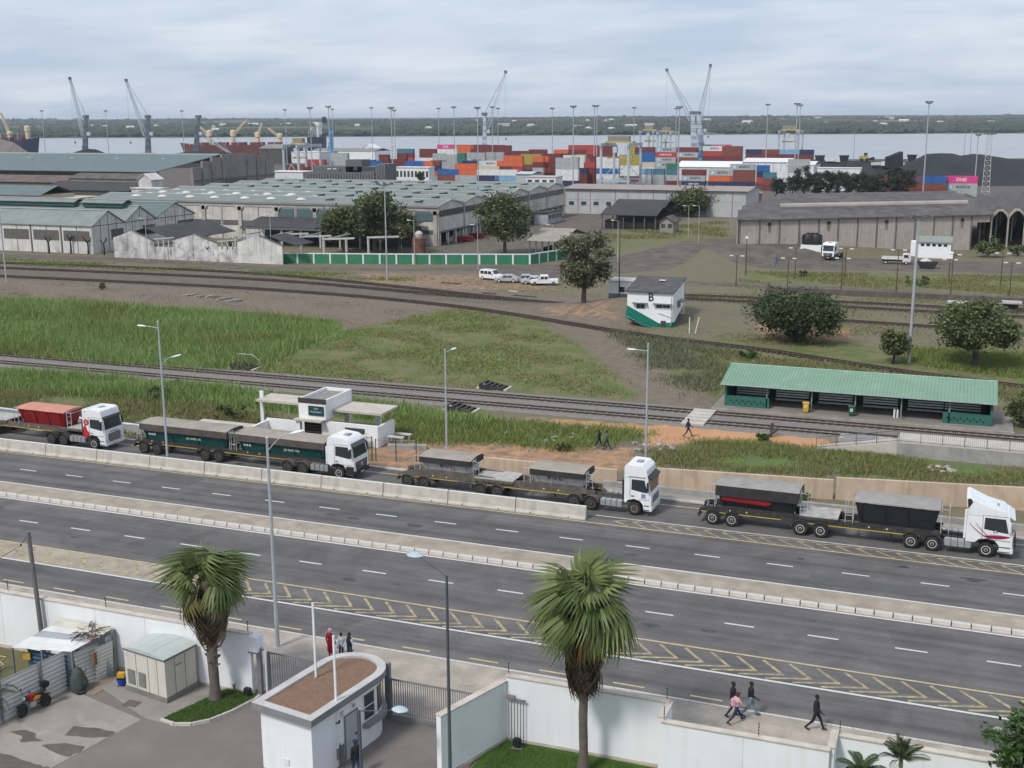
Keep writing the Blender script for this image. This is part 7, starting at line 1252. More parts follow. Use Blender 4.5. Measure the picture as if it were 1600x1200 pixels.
# ---- shipping containers
CC = {'m':('maroon',(.16,.03,.03)),'r':('red',(.4,.05,.045)),'b':('blue',(.015,.11,.33)),'n':('navy',(.02,.03,.085)),'o':('orange',(.62,.13,.04)),'w':('white',(.68,.68,.66)),'g':('grey',(.38,.4,.4)),'l':('light blue',(.2,.38,.55)),'t':('teal blue',(.05,.17,.22)),'y':('olive yellow',(.36,.3,.06)),'p':('pink',(.62,.05,.22)),'c':('cream',(.6,.5,.36)),'k':('brown',(.2,.055,.04)),'e':('green',(.03,.17,.1)),'M':('grey lettered',(.38,.4,.4)),'W':('white lettered',(.66,.66,.64)),'O':('pink lettered',(.62,.05,.22)),'R':('red lettered',(.45,.04,.05))}
cmesh = {}
def cont_mesh(code,L_):
 if(code,L_)in cmesh:return cmesh[code,L_]
 w,h = 2.44,2.86; m = MB(); m.bx(.06,L_-.06,.05,w-.05,.1,h-.06)
 for x in(0,L_-.16):
  for y in(0,w-.16):m.bx(x,x+.16,y,y+.16,0,h)
 m.bx(.16,L_-.16,.0,.1,0,.15).bx(.16,L_-.16,0,.1,h-.12,h).bx(.16,L_-.16,w-.1,w,h-.12,h).bx(L_-.1,L_,.16,w-.16,h-.12,h).bx(L_-.1,L_,.16,w-.16,0,.15)
 for k in range(4):m.bx(L_-.07,L_-.01,.4+.5*k,.45+.5*k,.2,h-.2)
 n = int(L_/.62)
 for k in range(n):m.bx(.3+k*(L_-.5)/n,.3+(k+.5)*(L_-.5)/n,.02,.06,.16,h-.13)
 me = m.mesh('shipping_container'); nm,col = CC[code]; me.materials.append(M('container '+nm,col,.6,.14,.4,dirt=tuple(c*.55+.05 for c in col),dirt_amt=.4)); fix_normals(me); cmesh[code,L_] = me; return me
ltr_k = M('container lettering dark',(.04,.06,.09),.6); ltr_wh = M('container lettering white',(.75,.72,.74),.6)
def letter_mesh(s,size,mat):
 tmp = thing('tmp','x','x'); o = text(s,size,mat,tmp,(0,0,0),depth=.01,bold=.03); me = o.data; bpy.data.objects.remove(o); bpy.data.objects.remove(tmp); return me
LET = {'M':letter_mesh('MAERSK',1.5,ltr_k),'W':letter_mesh('MAERSK',1.5,ltr_k),'O':letter_mesh('ONE',1.9,ltr_wh),'R':letter_mesh('HAMBURG SUD',1.05,ltr_wh),'n2':letter_mesh('CMA CGM',1.1,ltr_wh)}
star = MB().bx(-.75,.75,-.012,0,-.75,.75).mesh('emblem'); star.materials.append(M('emblem sky blue',(.3,.58,.72),.5)); star2 = MB().prism([(.6*(1 if k%2==0 else .4)*math.sin(k*PI/7),.6*(1 if k%2==0 else .4)*math.cos(k*PI/7))for k in range(14)],-.03,-.014).mesh('emblem_star'); star2.materials.append(ltr_wh)
TIER = ['at stack bottom','on second tier','on third tier','on fourth tier','on fifth tier','on sixth tier']
def stack(x,v,size,codes,zone):
 L_ = 12.19 if size=='L' else 6.06; u = PV(x,v,PZ+2.9*len(codes)-1.4)
 for i,c in enumerate(codes):
  o = inst('shipping_container',cont_mesh(c,L_),None,(u+random.uniform(-.08,.08),v+random.uniform(-.06,.06),PZ+2.88*i)); nm = CC[c][0]
  lab = '%s %s shipping container %s %s'%(nm,'long' if size=='L' else 'short',TIER[i],zone); tag(o,lab,'container',lab)
  if c in 'MWOR':
   q = inst('lettering',LET[c],o,(L_*(.58 if c in 'MW' else .5),.012,1.45),(PI/2,0,0))
   if c in 'MW':e = inst('emblem',star,o,(L_*.17,.012,1.45)); inst('emblem_star',star2,e)
  if c=='n' and L_>10 and random.random()<.4:inst('lettering',LET['n2'],o,(L_*.5,.012,1.5),(PI/2,0,0))
ZA,ZB,ZC,ZD = 'behind the big warehouse','behind the charcoal office','behind the striped warehouse','in the rows nearest the water'
S = [(683,570,'L','mkb',ZA),(711,570,'L','lgoo',ZA),(745,570,'L','rnw',ZA),(773,570,'L','glw',ZA),(722,612,'L','gmnn',ZA),(748,612,'L','nmcW',ZA),(776,612,'S','mmmo',ZA),(787,612,'S','momoo',ZA),(800,612,'S','wmroo',ZA),(632,600,'L','nbbb',ZA),(660,600,'S','wrno',ZA),(672,612,'S','gonk',ZA),(676,640,'L','gkgMg',ZA),(698,625,'S','wwgggw',ZA),(712,650,'S','mnnte',ZA),(728,660,'L','mrMMg',ZA),(757,670,'L','mgMgg',ZA),(620,640,'S','mmkmm',ZB),(604,625,'L','nmkm',ZB),(592,615,'S','nmmmm',ZB),(567,590,'L','mrrb',ZB),(555,612,'L','mwwb',ZB),(545,590,'L','wmm',ZB),(515,590,'L','gMMg',ZB),(497,590,'L','wkr',ZB),(515,640,'L','wgwgg',ZB),(447,575,'S','mw',ZB),(463,575,'S','mn',ZB),(470,575,'S','rrr',ZB),(447,600,'L','mmm',ZB),(478,610,'L','rmkr',ZB),(655,735,'L','mwwmm',ZD),(683,735,'L','gwwgwO',ZD),(713,735,'L','mmemoo',ZD),(735,735,'L','mgmgmm',ZD),(760,730,'L','mmrmmm',ZD),(620,735,'L','mmrmt',ZD),(770,720,'L','mmmmmm',ZD),(814,640,'L','nnkyy',ZA),(832,600,'S','mogmo',ZA),(840,605,'S','kmoro',ZA),(845,650,'L','mmmmm',ZA),(866,655,'L','mmmrm',ZA),(868,585,'L','nwwgg',ZA),(880,625,'L','mwwwW',ZA),(900,600,'S','mmn',ZA),(912,605,'S','kmmr',ZA),(922,612,'S','rmrrm',ZA),(932,600,'L','gwbww',ZC),(968,640,'L','mwwyy',ZC),(865,735,'L','mmrmo',ZD),(888,735,'L','mmkymr',ZD),(912,735,'L','mmrmrr',ZD),(934,735,'L','mkmmmm',ZD),(826,735,'L','mmmmm',ZD),(800,700,'L','mymym',ZD),(992,690,'L','wwcbbm',ZC),(1024,690,'L','ggMMRM',ZC),(1058,690,'L','gggkMm',ZC),(980,725,'S','gwwyyy',ZC),(1098,720,'L','ggmmrW',ZC),(1128,720,'L','mmmmkk',ZC),(1097,760,'S','mmeene',ZD),(1112,760,'L','mmmmmO',ZD),(1000,600,'S','wwl',ZC),(1020,600,'S','ggt',ZC),(1041,597,'S','mgte',ZC),(1065,597,'L','nMm',ZC),(1107,597,'L','noM',ZC),(1141,597,'L','nkkM',ZC),(1182,585,'S','mrnb',ZC),(1192,575,'S','mkt',ZC),(1165,760,'L','mmmmn',ZD),(1190,760,'L','mmmmk',ZD),(1218,760,'L','mmmml',ZD),(1240,760,'L','mmmmn',ZD)]
for s_ in S:stack(*s_)
ZE = 'behind the panelled warehouse'
def stack2(x,v,codes):
 u = PV(x,v,2)
 for i,c in enumerate(codes):
  o = inst('shipping_container',cont_mesh(c,12.19),None,(u,v,PZ+2.88*i+2.4)); lab = '%s long shipping container %s %s'%(CC[c][0],TIER[i],ZE); tag(o,lab,'container',lab)
  if c in 'MWOR':inst('lettering',LET[c],o,(7.0 if c=='M' else 6.1,.012,1.45),(PI/2,0,0))
  if c=='M':e = inst('emblem',star,o,(2.1,.012,1.45)); inst('emblem_star',star2,e)
for x,v,c in((1428,505,'mkb'),(1476,508,'gMO'),(1370,505,'nmk'),(1392,505,'mkk')):stack2(x,v,c)
# ---- lattice helper
def lattice(m,p,q,w0,w1,n,ch=.22,br=.12):
 p,q = Vector(p),Vector(q); d = (q-p).normalized(); a = Vector((0,0,1))if abs(d.z)<.97 else Vector((1,0,0)); r = d.cross(a).normalized(); u = r.cross(d)
 def ring(s):w = w0+(w1-w0)*s; c = p.lerp(q,s); return[c+(r*i+u*j)*w/2 for i,j in((-1,-1),(1,-1),(1,1),(-1,1))]
 for k in range(n):
  A,B = ring(k/n),ring((k+1)/n)
  for i in range(4):m.bar(A[i],B[i],ch); m.bar(A[i],B[(i+1)%4]if k%2 else A[(i+1)%4].lerp(B[(i+1)%4],1),br); m.bar(B[i],B[(i+1)%4],br)
 return m
cr_w = M('crane pale steel',(.5,.55,.6),.5,.1,.1); cr_g = M('crane slate',(.12,.15,.18),.6,.15,.1); cr_b = M('crane blue',(.08,.25,.5),.5,.1,.1); cr_o = M('crane orange base',(.5,.3,.17),.6,.2,.1); rope = M('rope',(.3,.31,.33),.7)
def crane(xb,b,tx,ty,foot,tip,tm,bm,label,basem=cr_o,cab=True,dark_tip=True,w=3.4):
 g = PB(xb,300,b); g.z = PZ; t = thing('harbour_crane',label,'crane',g); top = PB(tx,ty,b)-g; ft = PB(*foot,b)-g; tp = PB(*tip,b)-g
 MB().bx(-8,8,-5,5,1.2,3.4).build('chassis',basem,t,bevel=.3); MB().lathe([(4.2,3.4),(4.2,4.6),(3.6,5)],n=16).build('slew_ring',basem,t); MB().bx(-7,5,-3,3,5,8.8).build('machinery_house',basem,t,bevel=.3)
 for x in(-6.5,-2.2,2.2,6.5):
  for y in(-4.5,4.5):MB().lathe([(.8,-.6),(.8,.6)],(x,y,.8),12,'y').build('wheel',tyre_m,t)
 for sx in(-1,1):
  for sy in(-1,1):MB().bx(min(sx*8,sx*10.5),max(sx*8,sx*10.5),min(sy*3,sy*6),max(sy*3,sy*6),0,.9).build('outrigger',basem,t)
 bs = Vector((0,0,8.6)); side = CR*(w/2); q = [bs-side*1.15-FWD*w*.6,bs+side*1.15-FWD*w*.6,bs+side*1.15+FWD*w*.6,bs-side*1.15+FWD*w*.6]+[top-side*.62-FWD*w*.35,top+side*.62-FWD*w*.35,top+side*.62+FWD*w*.35,top-side*.62+FWD*w*.35]
 MB().add(q,[(3,2,1,0),(4,5,6,7),(0,1,5,4),(1,2,6,5),(2,3,7,6),(3,0,4,7)]).build('tower',tm,t); MB().box(top+Vector((0,0,.8)),(3.8,3.2,2.4)).build('tower_head',cr_g,t)
 for k in range(4):pz = bs.lerp(top,.2+.2*k); MB().box(pz-FWD*w*.75,(w*1.3,.5,.3),YAW).build('platform',cr_g,t)
 bo = MB(); lattice(bo,ft,tp,2.6,1.0,16,.26,.13); bo.build('boom',bm,t); MB().box(tp+Vector((0,0,.3)),(2.0,1.6,2.2)).build('boom_head',cr_g if dark_tip else bm,t)
 MB().tube([top+Vector((0,0,1.5)),tp],.1,5).tube([top+Vector((0,.8,1.5)),tp+Vector((0,.8,0))],.1,5).build('stay_rope',rope,t); MB().tube([tp,tp+Vector((0,0,-tp.z*.72))],.08,5).build('hoist_rope',rope,t); MB().box(tp+Vector((0,0,-tp.z*.74)),(.9,.9,1.6)).build('hook_block',cr_g,t)
 if cab:MB().box(bs.lerp(top,.55)+CR*(w*.9)-FWD*1.5,(2.4,2.4,2.6),YAW).build('cab',cr_w,t)
 return t
crane(138,960,134,184,(131,212),(109,123),cr_g,cr_w,'slate harbour crane with raised boom, nearer the dark blue ship'); crane(236,960,231,184,(227,212),(197,126),cr_g,cr_w,'slate harbour crane with raised boom, second from the dark blue ship'); crane(758,960,757,180,(760,205),(790,113),cr_w,cr_w,'pale harbour crane with a single steep boom behind the container rows',cr_b); crane(1083,940,1082,178,(1079,188),(1042,110),cr_w,cr_w,'pale harbour crane of the pair whose boom leans away from its neighbour',cr_b,w=4.2); crane(1094,955,1091,178,(1094,188),(1110,103),cr_w,cr_w,'pale harbour crane of the pair with the taller steeper boom',cr_b,w=4.2); crane(310,960,310,184,(312,208),(362,241),cr_g,cr_w,'slate harbour crane with its boom lowered over the quay sheds'); crane(519,975,518,201,(517,215),(516,198),cr_b,cr_b,'small blue harbour crane with folded boom',cr_b,False,False)
# ---- flood masts
mast_m = M('mast steel',(.42,.44,.46),.5,.1,.3,metal=.2)
def mast(x,yt,b,i,zb=None,crown=True):
 tp = PB(x,yt,b); zb = PZ if zb is None else zb; h = tp.z-zb; t = thing('flood_mast',MAST_L[i],'light mast',(tp.x,tp.y,zb),0,'flood masts'); MB().tube([(0,0,0),(0,0,h)],[.32,.16],8).build('mast',mast_m,t); MB().bx(-.7,.7,-.7,.7,-.2,.4).build('footing',pale_c,t)
 if crown:MB().lathe([(.4,h-.8),(1.15,h-.55),(1.2,h-.35),(.4,h-.2)],n=12).build('head_ring',mast_m,t)
 for k in range(6 if crown else 0):a = k*PI/3; MB().box((1.2*math.cos(a),1.2*math.sin(a),h),(.65,.6,.5),a).build('flood_light',fl_m,t)
MS = [(65,173,960),(165,173,950),(284,173,950),(445,171,830),(484,168,560),(513,166,590),(519,170,900),(580,168,830),(611,168,545),(616,172,760),(685,169,830),(709,167,660),(746,168,545),(769,167,720),(778,169,830),(863,169,720),(896,166,545),(929,165,660),(933,165,720),(991,168,830),(1057,169,760),(1062,167,545),(1200,163,700),(1246,162,560),(1251,164,700),(1336,204,720),(1452,159,470),(1509,203,700),(1519,198,720),(1529,210,600)]
near = ['above the dark blue ship','between the two coal cranes','beside the lowered boom crane','behind the yard gantry','in front of the yard gantry','beside the blue folded crane','just behind the blue folded crane','above the white quay tent','in front of the blue containers','behind the one at the blue containers','by the topmost maroon containers','beside the pink topmost container','in front of the orange containers','close to the single steep crane','behind the single steep crane','above the olive containers','in front of the white lettered containers','of the twin masts at the red stacks','paired with the one at the red stacks','behind the twin yard gantries','beside the crane pair','in front of the lettered container stack','beyond the white port warehouse','in front of the white port warehouse','paired at the white port warehouse','above the flat coal stock','in front of the blue and pink containers, the tallest','behind the crest of the coal heap','second behind the crest of the coal heap','beside the lattice tower at the coal heap']
MAST_L = ['steel flood mast '+s for s in near]
for i,(x,yt,b)in enumerate(MS):mast(x,yt,b,i)
tp = PB(1547,210,520); t = thing('lattice_tower','steel lattice floodlight tower at the foot of the coal heap','tower',(tp.x,tp.y,PZ)); h = tp.z-PZ; m = MB(); lattice(m,(0,0,0),(0,0,h),3.2,1.8,12,.22,.12); m.build('lattice',M('tower pale',(.45,.44,.42),.6),t); MB().bx(-2.6,2.6,-1.2,1.2,h,h+.3).build('platform',fl_m,t)
for k in range(6):MB().box((-2.3+.92*k,-1.1,h+.7),(.6,.4,.8)).build('flood_light',fl_m,t)
# ---- yard gantries
rt_m = M('gantry pale blue',(.4,.46,.5),.5,.1,.3); rt_y = M('gantry yellow',(.45,.36,.14),.6,.2,.3)
def gantry(x,v,hh,label,wb=9.0,span=23.0,s=1.0):
 t = thing('yard_gantry',label,'gantry crane',(PV(x,v,5),v,PZ)); wb*=s; span*=s
 for u in(0,wb):
  for w in(0,span):
   MB().bx(u-.5,u+.5,w-.6,w+.6,1.6,hh).build('leg',rt_m,t)
   for q in(-1.2,1.2):MB().lathe([(.75,-.35),(.75,.35)],(u+q,w,.78),12,'y').build('wheel',tyre_m,t)
   MB().bx(u-2,u+2,w-.5,w+.5,1.2,1.8).build('bogie',rt_m,t)
  MB().bx(u-.55,u+.55,-1.5,span+1.5,hh,hh+1.5).build('girder',rt_m,t)
 for w in(0,span):MB().bx(-1,wb+1,w-.4,w+.4,3.2,4.2).build('sill_beam',rt_m,t); MB().bar((0,w,4.2),(wb*.5,w,hh*.55),.3).build('brace',rt_m,t); MB().bar((wb,w,4.2),(wb*.5,w,hh*.55),.3).build('brace',rt_m,t)
 MB().bx(-.2,wb+.2,span*.3,span*.3+5,hh+1.5,hh+2.3).build('trolley',rt_y,t); MB().bx(1,wb-2,span*.3+.8,span*.3+4,hh+2.3,hh+4.8).build('trolley_house',M('trolley taupe',(.25,.22,.18),.7),t); MB().bx(wb*.3,wb*.3+2.2,span*.3-1.2,span*.3+1,hh-3.2,hh-.3).build('cab',cr_w,t); MB().bx(.5,wb-.5,span*.3+1,span*.3+3.4,hh-6,hh-5.2).build('spreader',rt_y,t); MB().bx(-1.4,-.5,2,6,2,5).build('power_pack',rt_m,t)
 for k in(span*.3+1.2,span*.3+3):MB().bar((wb*.3,k,hh),(wb*.3,k,hh-5.4),.1).bar((wb*.7,k,hh),(wb*.7,k,hh-5.4),.1).build('hoist_rope',rope,t)
gantry(444,560,19.5,'pale yard gantry standing beside the charcoal office'); gantry(939,572,20.5,'large pale yard gantry over the white container stack',14); gantry(1000,800,24,'distant yard gantry beside the larger white-stack one',9); gantry(1027,800,23,'distant yard gantry between the lettered stack and the crane pair',9); gantry(1216,790,24,'distant yard gantry above the white port warehouse',12)
# ---- ships
cr_cream = M('ship crane cream',(.6,.5,.33),.6,.12,.2); hull_b = M('hull navy',(.025,.03,.06),.6,.2,.1); hull_r = M('hull red oxide',(.13,.04,.035),.7,.2,.1); deck_r = M('deck red',(.17,.05,.045),.8,.3,.2)
def ship(x0,x1,b,ydeck,hm,label,cranes,bow=1,house=None):
 p,q = PB(x0,ydeck,b),PB(x1,ydeck,b); d = q-p; d.z = 0; L_ = d.length; zd = p.z+7.0; t = thing('cargo_ship',label,'ship',(p.x,p.y,-7.0),math.atan2(d.y,d.x)); w = 13
 n = 14; top,bot = [],[]
 for k in range(n+1):
  s = k/n; fl = 1 if s<.82 else max(.02,1-((s-.82)/.18)**2); top.append((L_*s,w*fl)); bot.append((L_*min(s,.97)*.985,w*fl*.85))
 if bow<0:top = [(L_-a,c)for a,c in top][::-1]; bot = [(L_-a,c)for a,c in bot][::-1]
 m = MB(); k = len(top)
 for(a,c),(e,f)in zip(top,bot):sh = 2.2*max(0,((a if bow>0 else L_-a)/L_-.85)/.15); m.v+=[(a,-c,zd+sh),(a,c,zd+sh),(e,-f,-.5),(e,f,-.5)]
 for i in range(k-1):o = 4*i; m.f+=[(o,o+4,o+5,o+1),(o+2,o+6,o+4,o),(o+1,o+5,o+7,o+3),(o+3,o+7,o+6,o+2)]
 m.f+=[(0,1,3,2),(4*k-4,4*k-2,4*k-1,4*k-3)]; m.build('hull',hm,t)
 for k in range(5):MB().bx(L_*(.14+.15*k),L_*(.24+.15*k),-8,8,zd,zd+2.4).build('hatch_cover',deck_r,t)
 for(xc,ty,tipx,tipy)in cranes:
  a = PB(xc,ydeck,b)-t.location; a = Matrix.Rotation(-t.rotation_euler.z,3,'Z')@a; tz = PB(xc,ty,b).z+7; tipw = Matrix.Rotation(-t.rotation_euler.z,3,'Z')@(PB(tipx,tipy,b)-t.location)
  pd = MB().lathe([(2.2,zd),(2.0,zd+(tz-zd)*.55),(2.6,zd+(tz-zd)*.6),(2.6,tz-1),(1.2,tz)],(a.x,0,0),12).build('crane_pedestal',cr_cream,t); jb = MB(); lattice(jb,(a.x,0,zd+(tz-zd)*.65),(tipw.x,0,tipw.z),2.2,1.0,8,.4,.25); jb.build('crane_jib',cr_cream,pd)
 if house:a = house*L_; MB().bx(a,a+L_*.1,-11,11,zd,zd+14).build('superstructure',wht,t); MB().bx(a-1,a+L_*.1+1,-12,12,zd+11,zd+13).build('bridge',wht,t); MB().lathe([(2.5,zd+13),(2.2,zd+19)],(a+6,0,0),12).build('funnel',hull_b,t)
 for k in range(8):MB().tube([(L_*(.1+.1*k),-11,zd),(L_*(.1+.1*k),-11,zd+6)],.25,5).build('stanchion',cr_w,t)
ship(-70,62,1120,219,hull_b,'dark blue bulk ship with cream deck cranes at the coal quay',[(16,205,1,176),(44,196,46,225)]); ship(282,470,1100,227,hull_r,'red-hulled bulk ship with four cream cranes behind the quay sheds',[(328,203,312,198),(365,203,386,186),(403,206,409,192),(438,208,419,200)],-1); ship(483,510,1180,214,hull_b,'small dark tug-like ship with white house beyond the yard gantry',[],1,.55)
# ---- coal stocks and heaps, grain heap at the left
coal_m = M('coal heap',(.028,.029,.033),.85,.35,.08,fine=.3,world=True,bump=1,bscale=.6,spec=.3)
def heap(name,crest,b,depth,mat,label,zb=PZ,back=1.0,n=60,ns=9):
 """long heap whose crest follows a photo line; slopes fall to the ground in front and behind"""
 xs_ = np.array([c[0]for c in crest],float); ys_ = np.array([c[1]for c in crest],float); m = MB(); rows = 2*ns+1
 for k in range(n+1):
  x = xs_[0]+(xs_[-1]-xs_[0])*k/n; c = PB(x,np.interp(x,xs_,ys_),b); hgt = max(.3,c.z-zb)
  for j in range(rows):s = (j-ns)/ns; f = max(0,1-abs(s))**.85; rr = random.uniform(-.35,.35)if 0<j<rows-1 else 0; p = c+FWD*(s*depth*(back if s>0 else 1)); m.v.append((p.x+rr,p.y+rr,zb-.1+hgt*f+(rr*.8 if j!=ns else 0)))
 for k in range(n):
  for j in range(rows-1):a = k*rows+j; m.f.append((a,a+rows,a+rows+1,a+1))
 o = m.build(name,mat,None,True); tag(o,label,'coal heap' if 'coal' in name else 'heap'); return o
heap('coal_heap',[(1405,262),(1430,249),(1448,240),(1470,239),(1490,239.5),(1500,243),(1520,240),(1535,241),(1560,245),(1580,248),(1640,250)],640,42,coal_m,'huge black coal heap behind the pink and blue containers'); heap('coal_heap',[(1272,249),(1290,250),(1330,251),(1380,252),(1430,252)],690,40,coal_m,'low flat-topped coal stock behind the white port warehouse'); heap('grain_heap',[(-40,212),(0,217),(20,222),(45,238)],1000,25,M('taupe heap',(.2,.17,.15),.95,.2,.1,world=True),'taupe heap of bulk cargo on the coal quay'); heap('coal_heap',[(115,238),(135,232),(150,233),(165,239)],900,20,coal_m,'small coal heap under the crane nearer the dark blue ship'); heap('coal_heap',[(270,240),(300,236),(350,237),(380,243)],900,25,coal_m,'coal heap under the lowered boom crane')
t = thing('conveyor_head','black wedge-shaped conveyor head rising from the coal stock','conveyor',(0,0,0)); m = MB(); pl_ = [PB(1388,246,650),PB(1411,237,650),PB(1411,262,650),PB(1388,262,650)]; m.v = [tuple(p)for p in pl_]+[tuple(p+FWD*6)for p in pl_]; m.f = [(0,1,2,3),(7,6,5,4),(0,4,5,1),(1,5,6,2),(2,6,7,3),(3,7,4,0)]; m.build('hood',coal_m,t); MB().bar(PB(1400,262,652),PB(1400,285,652),1.2).build('leg',chas,t)
wt = M('white truck paint'); GRP = 'vehicles on the coal stock'
for i,(x,y,b)in enumerate(((1309,256,682),(1381,262,674),(1394,262.5,673),(1410,264,671),(1398,257,681))):
 p = PB(x,y,b); t = thing('tipper_truck',['white tipper truck on the flat coal stock','white tipper truck nearest the low white wall by the coal','white tipper truck in the middle of the coal group','white tipper truck closest to the huge coal heap','red-marked white tipper truck behind the coal group'][i],'truck',p,.4*i); MB().bx(-1.2,1.2,-1.2,1.2,1.0,3.4).build('cab',wt if i!=4 else redp,t,bevel=.1); MB().bx(-7,-1.5,-1.25,1.25,1.4,3.0).build('tipper_body',wt,t); MB().bx(1.2,1.23,-1,1,2.1,3.0).build('windscreen',gl,t); MB().bx(-7,1,-.5,.5,.8,1.3).build('frame',chas,t)
 for xx in(.2,-4,-5.6):
  for s in(-1.05,1.05):MB().lathe([(.5,-.15),(.5,.15)],(xx,s,.5),12,'y').build('wheel',tyre_m,t)
 MB().bar((-3,0,-3.0),(-3,0,1.0),.8).build('mound',coal_m,t)if False else None
for i,(x,y,b)in enumerate(((1281,247,660),(1319,247,660),(1425,246,650))):p = PB(x,y,b); t = thing('rail_hopper',['black hopper box at the end of the coal stock','black hopper box in the middle of the coal stock','black hopper box beside the huge coal heap'][i],'hopper',p); hullbox((-1.8,1.8,-1.5,1.5,-1.5),(-2.6,2.6,-2,2,1.5)).build('bin',coal_m,t); MB().bx(-1.6,1.6,-1.3,1.3,-9,-1.5).build('leg',chas,t)
p = PB(1352,251.5,690); t = thing('wheel_loader','yellow and black wheel loader on top of the coal stock','loader',p); MB().bx(-3.5,1.5,-1.4,1.4,.8,3).build('body',rt_y,t,bevel=.2); MB().bx(-.8,1,-1.1,1.1,3,4.6).build('cab',gl,t); MB().prism([(2,.6),(4.8,.3),(5.2,1.0),(4.5,2.4),(2,1.6)],-1.7,1.7).build('bucket',coal_m,t)
for xx in(-2,1):MB().lathe([(.9,-1.7),(.9,1.7)],(xx,0,.7),14,'y').build('wheel',tyre_m,t)
# ---- far houses across the water
hs_w = M('far house wall',(.6,.58,.55),.8); hs_r = M('far house roof',(.45,.3,.25),.8)
hm_ = []
for k in range(3):m = MB().bx(-9,9,-5,5,0,5); me = m.mesh('far_house'); me.materials.append(hs_w); hm_.append(me)
rfm = MB().prism([(-5.6,5),(5.6,5),(0,8)],-9.5,9.5,'x').mesh('roof'); rfm.materials.append(hs_r); fix_normals(rfm); rfm2 = rfm.copy(); rfm2.materials.clear(); rfm2.materials.append(hs_w)
for i in range(44):
 a = rng.uniform(-1500,1500); b = rng.uniform(2600,4700); x,y = AB(a,b); z = float(far_h(np.array([a]),np.array([b]))[0])
 o = inst('far_house',hm_[i%3],None,(x,y,z),(0,0,rng.uniform(0,3)),(rng.uniform(.6,1.8),1,rng.uniform(.8,1.3))); inst('roof',rfm if i%4==0 else rfm2,o); tag(o,'tiny %s house on the far shore'%('red-roofed' if i%4==0 else 'white-roofed'),'house','houses on the far shore '+('a' if i%4 else 'b'))
# ============================================================ VEGETATION
def leaf_mat(name,c1=None,c2=None,c3=None,rough=.6,obj=False):
 if name in MATS:return MATS[name]
 mt,t,b = new_mat(name); n = t.nodes; l = t.links; g = n.new('ShaderNodeNewGeometry'); r = n.new('ShaderNodeValToRGB'); r.color_ramp.elements[0].color = C4(c1); r.color_ramp.elements[1].color = C4(c2)
 if c3:e = r.color_ramp.elements.new(.9); e.color = C4(c3); r.color_ramp.elements[-1].color = C4(c3)
 src = g.outputs['Random Per Island']
 if obj:oi = n.new('ShaderNodeObjectInfo'); a = n.new('ShaderNodeMath'); a.operation = 'MULTIPLY_ADD'; a.inputs[1].default_value = .45; l.new(src,a.inputs[0]); m2 = n.new('ShaderNodeMath'); m2.operation = 'MULTIPLY'; m2.inputs[1].default_value = .55; l.new(oi.outputs['Random'],m2.inputs[0]); l.new(m2.outputs[0],a.inputs[2]); src = a.outputs[0]
 l.new(src,r.inputs[0]); l.new(r.outputs[0],b.inputs['Base Color']); b.inputs['Roughness'].default_value = rough; b.inputs['Specular IOR Level'].default_value = .3
 tr = n.new('ShaderNodeBsdfTranslucent'); l.new(r.outputs[0],tr.inputs[0]); mx_ = n.new('ShaderNodeMixShader'); mx_.inputs[0].default_value = .22; l.new(b.outputs[0],mx_.inputs[1]); l.new(tr.outputs[0],mx_.inputs[2]); l.new(mx_.outputs[0],n['Material Output'].inputs[0]); MATS[name] = mt; return mt
def quads_mesh(name,c,size,mat,parent,aspect=.55,droop=0.):
 """leaf quads at centres c (n,3); random facing, slightly upward"""
 n = len(c); d = rng.normal(size=(n,3)); d[:,2] = d[:,2]*.6-droop; d/=np.linalg.norm(d,axis=1)[:,None]; e = np.cross(d,rng.normal(size=(n,3))); e/=np.linalg.norm(e,axis=1)[:,None]; s = (size*(.6+.8*rng.random(n)))[:,None]
 v = np.stack([c-d*s*.5,c+e*s*aspect*.5,c+d*s*.5,c-e*s*aspect*.5],1); f = np.arange(n*4).reshape(n,4); return np_mesh(name,v.reshape(-1,3),f,mat,parent)
bark = M('tree bark',(.1,.08,.065),.95,.3,2,bump=.5,bscale=12)
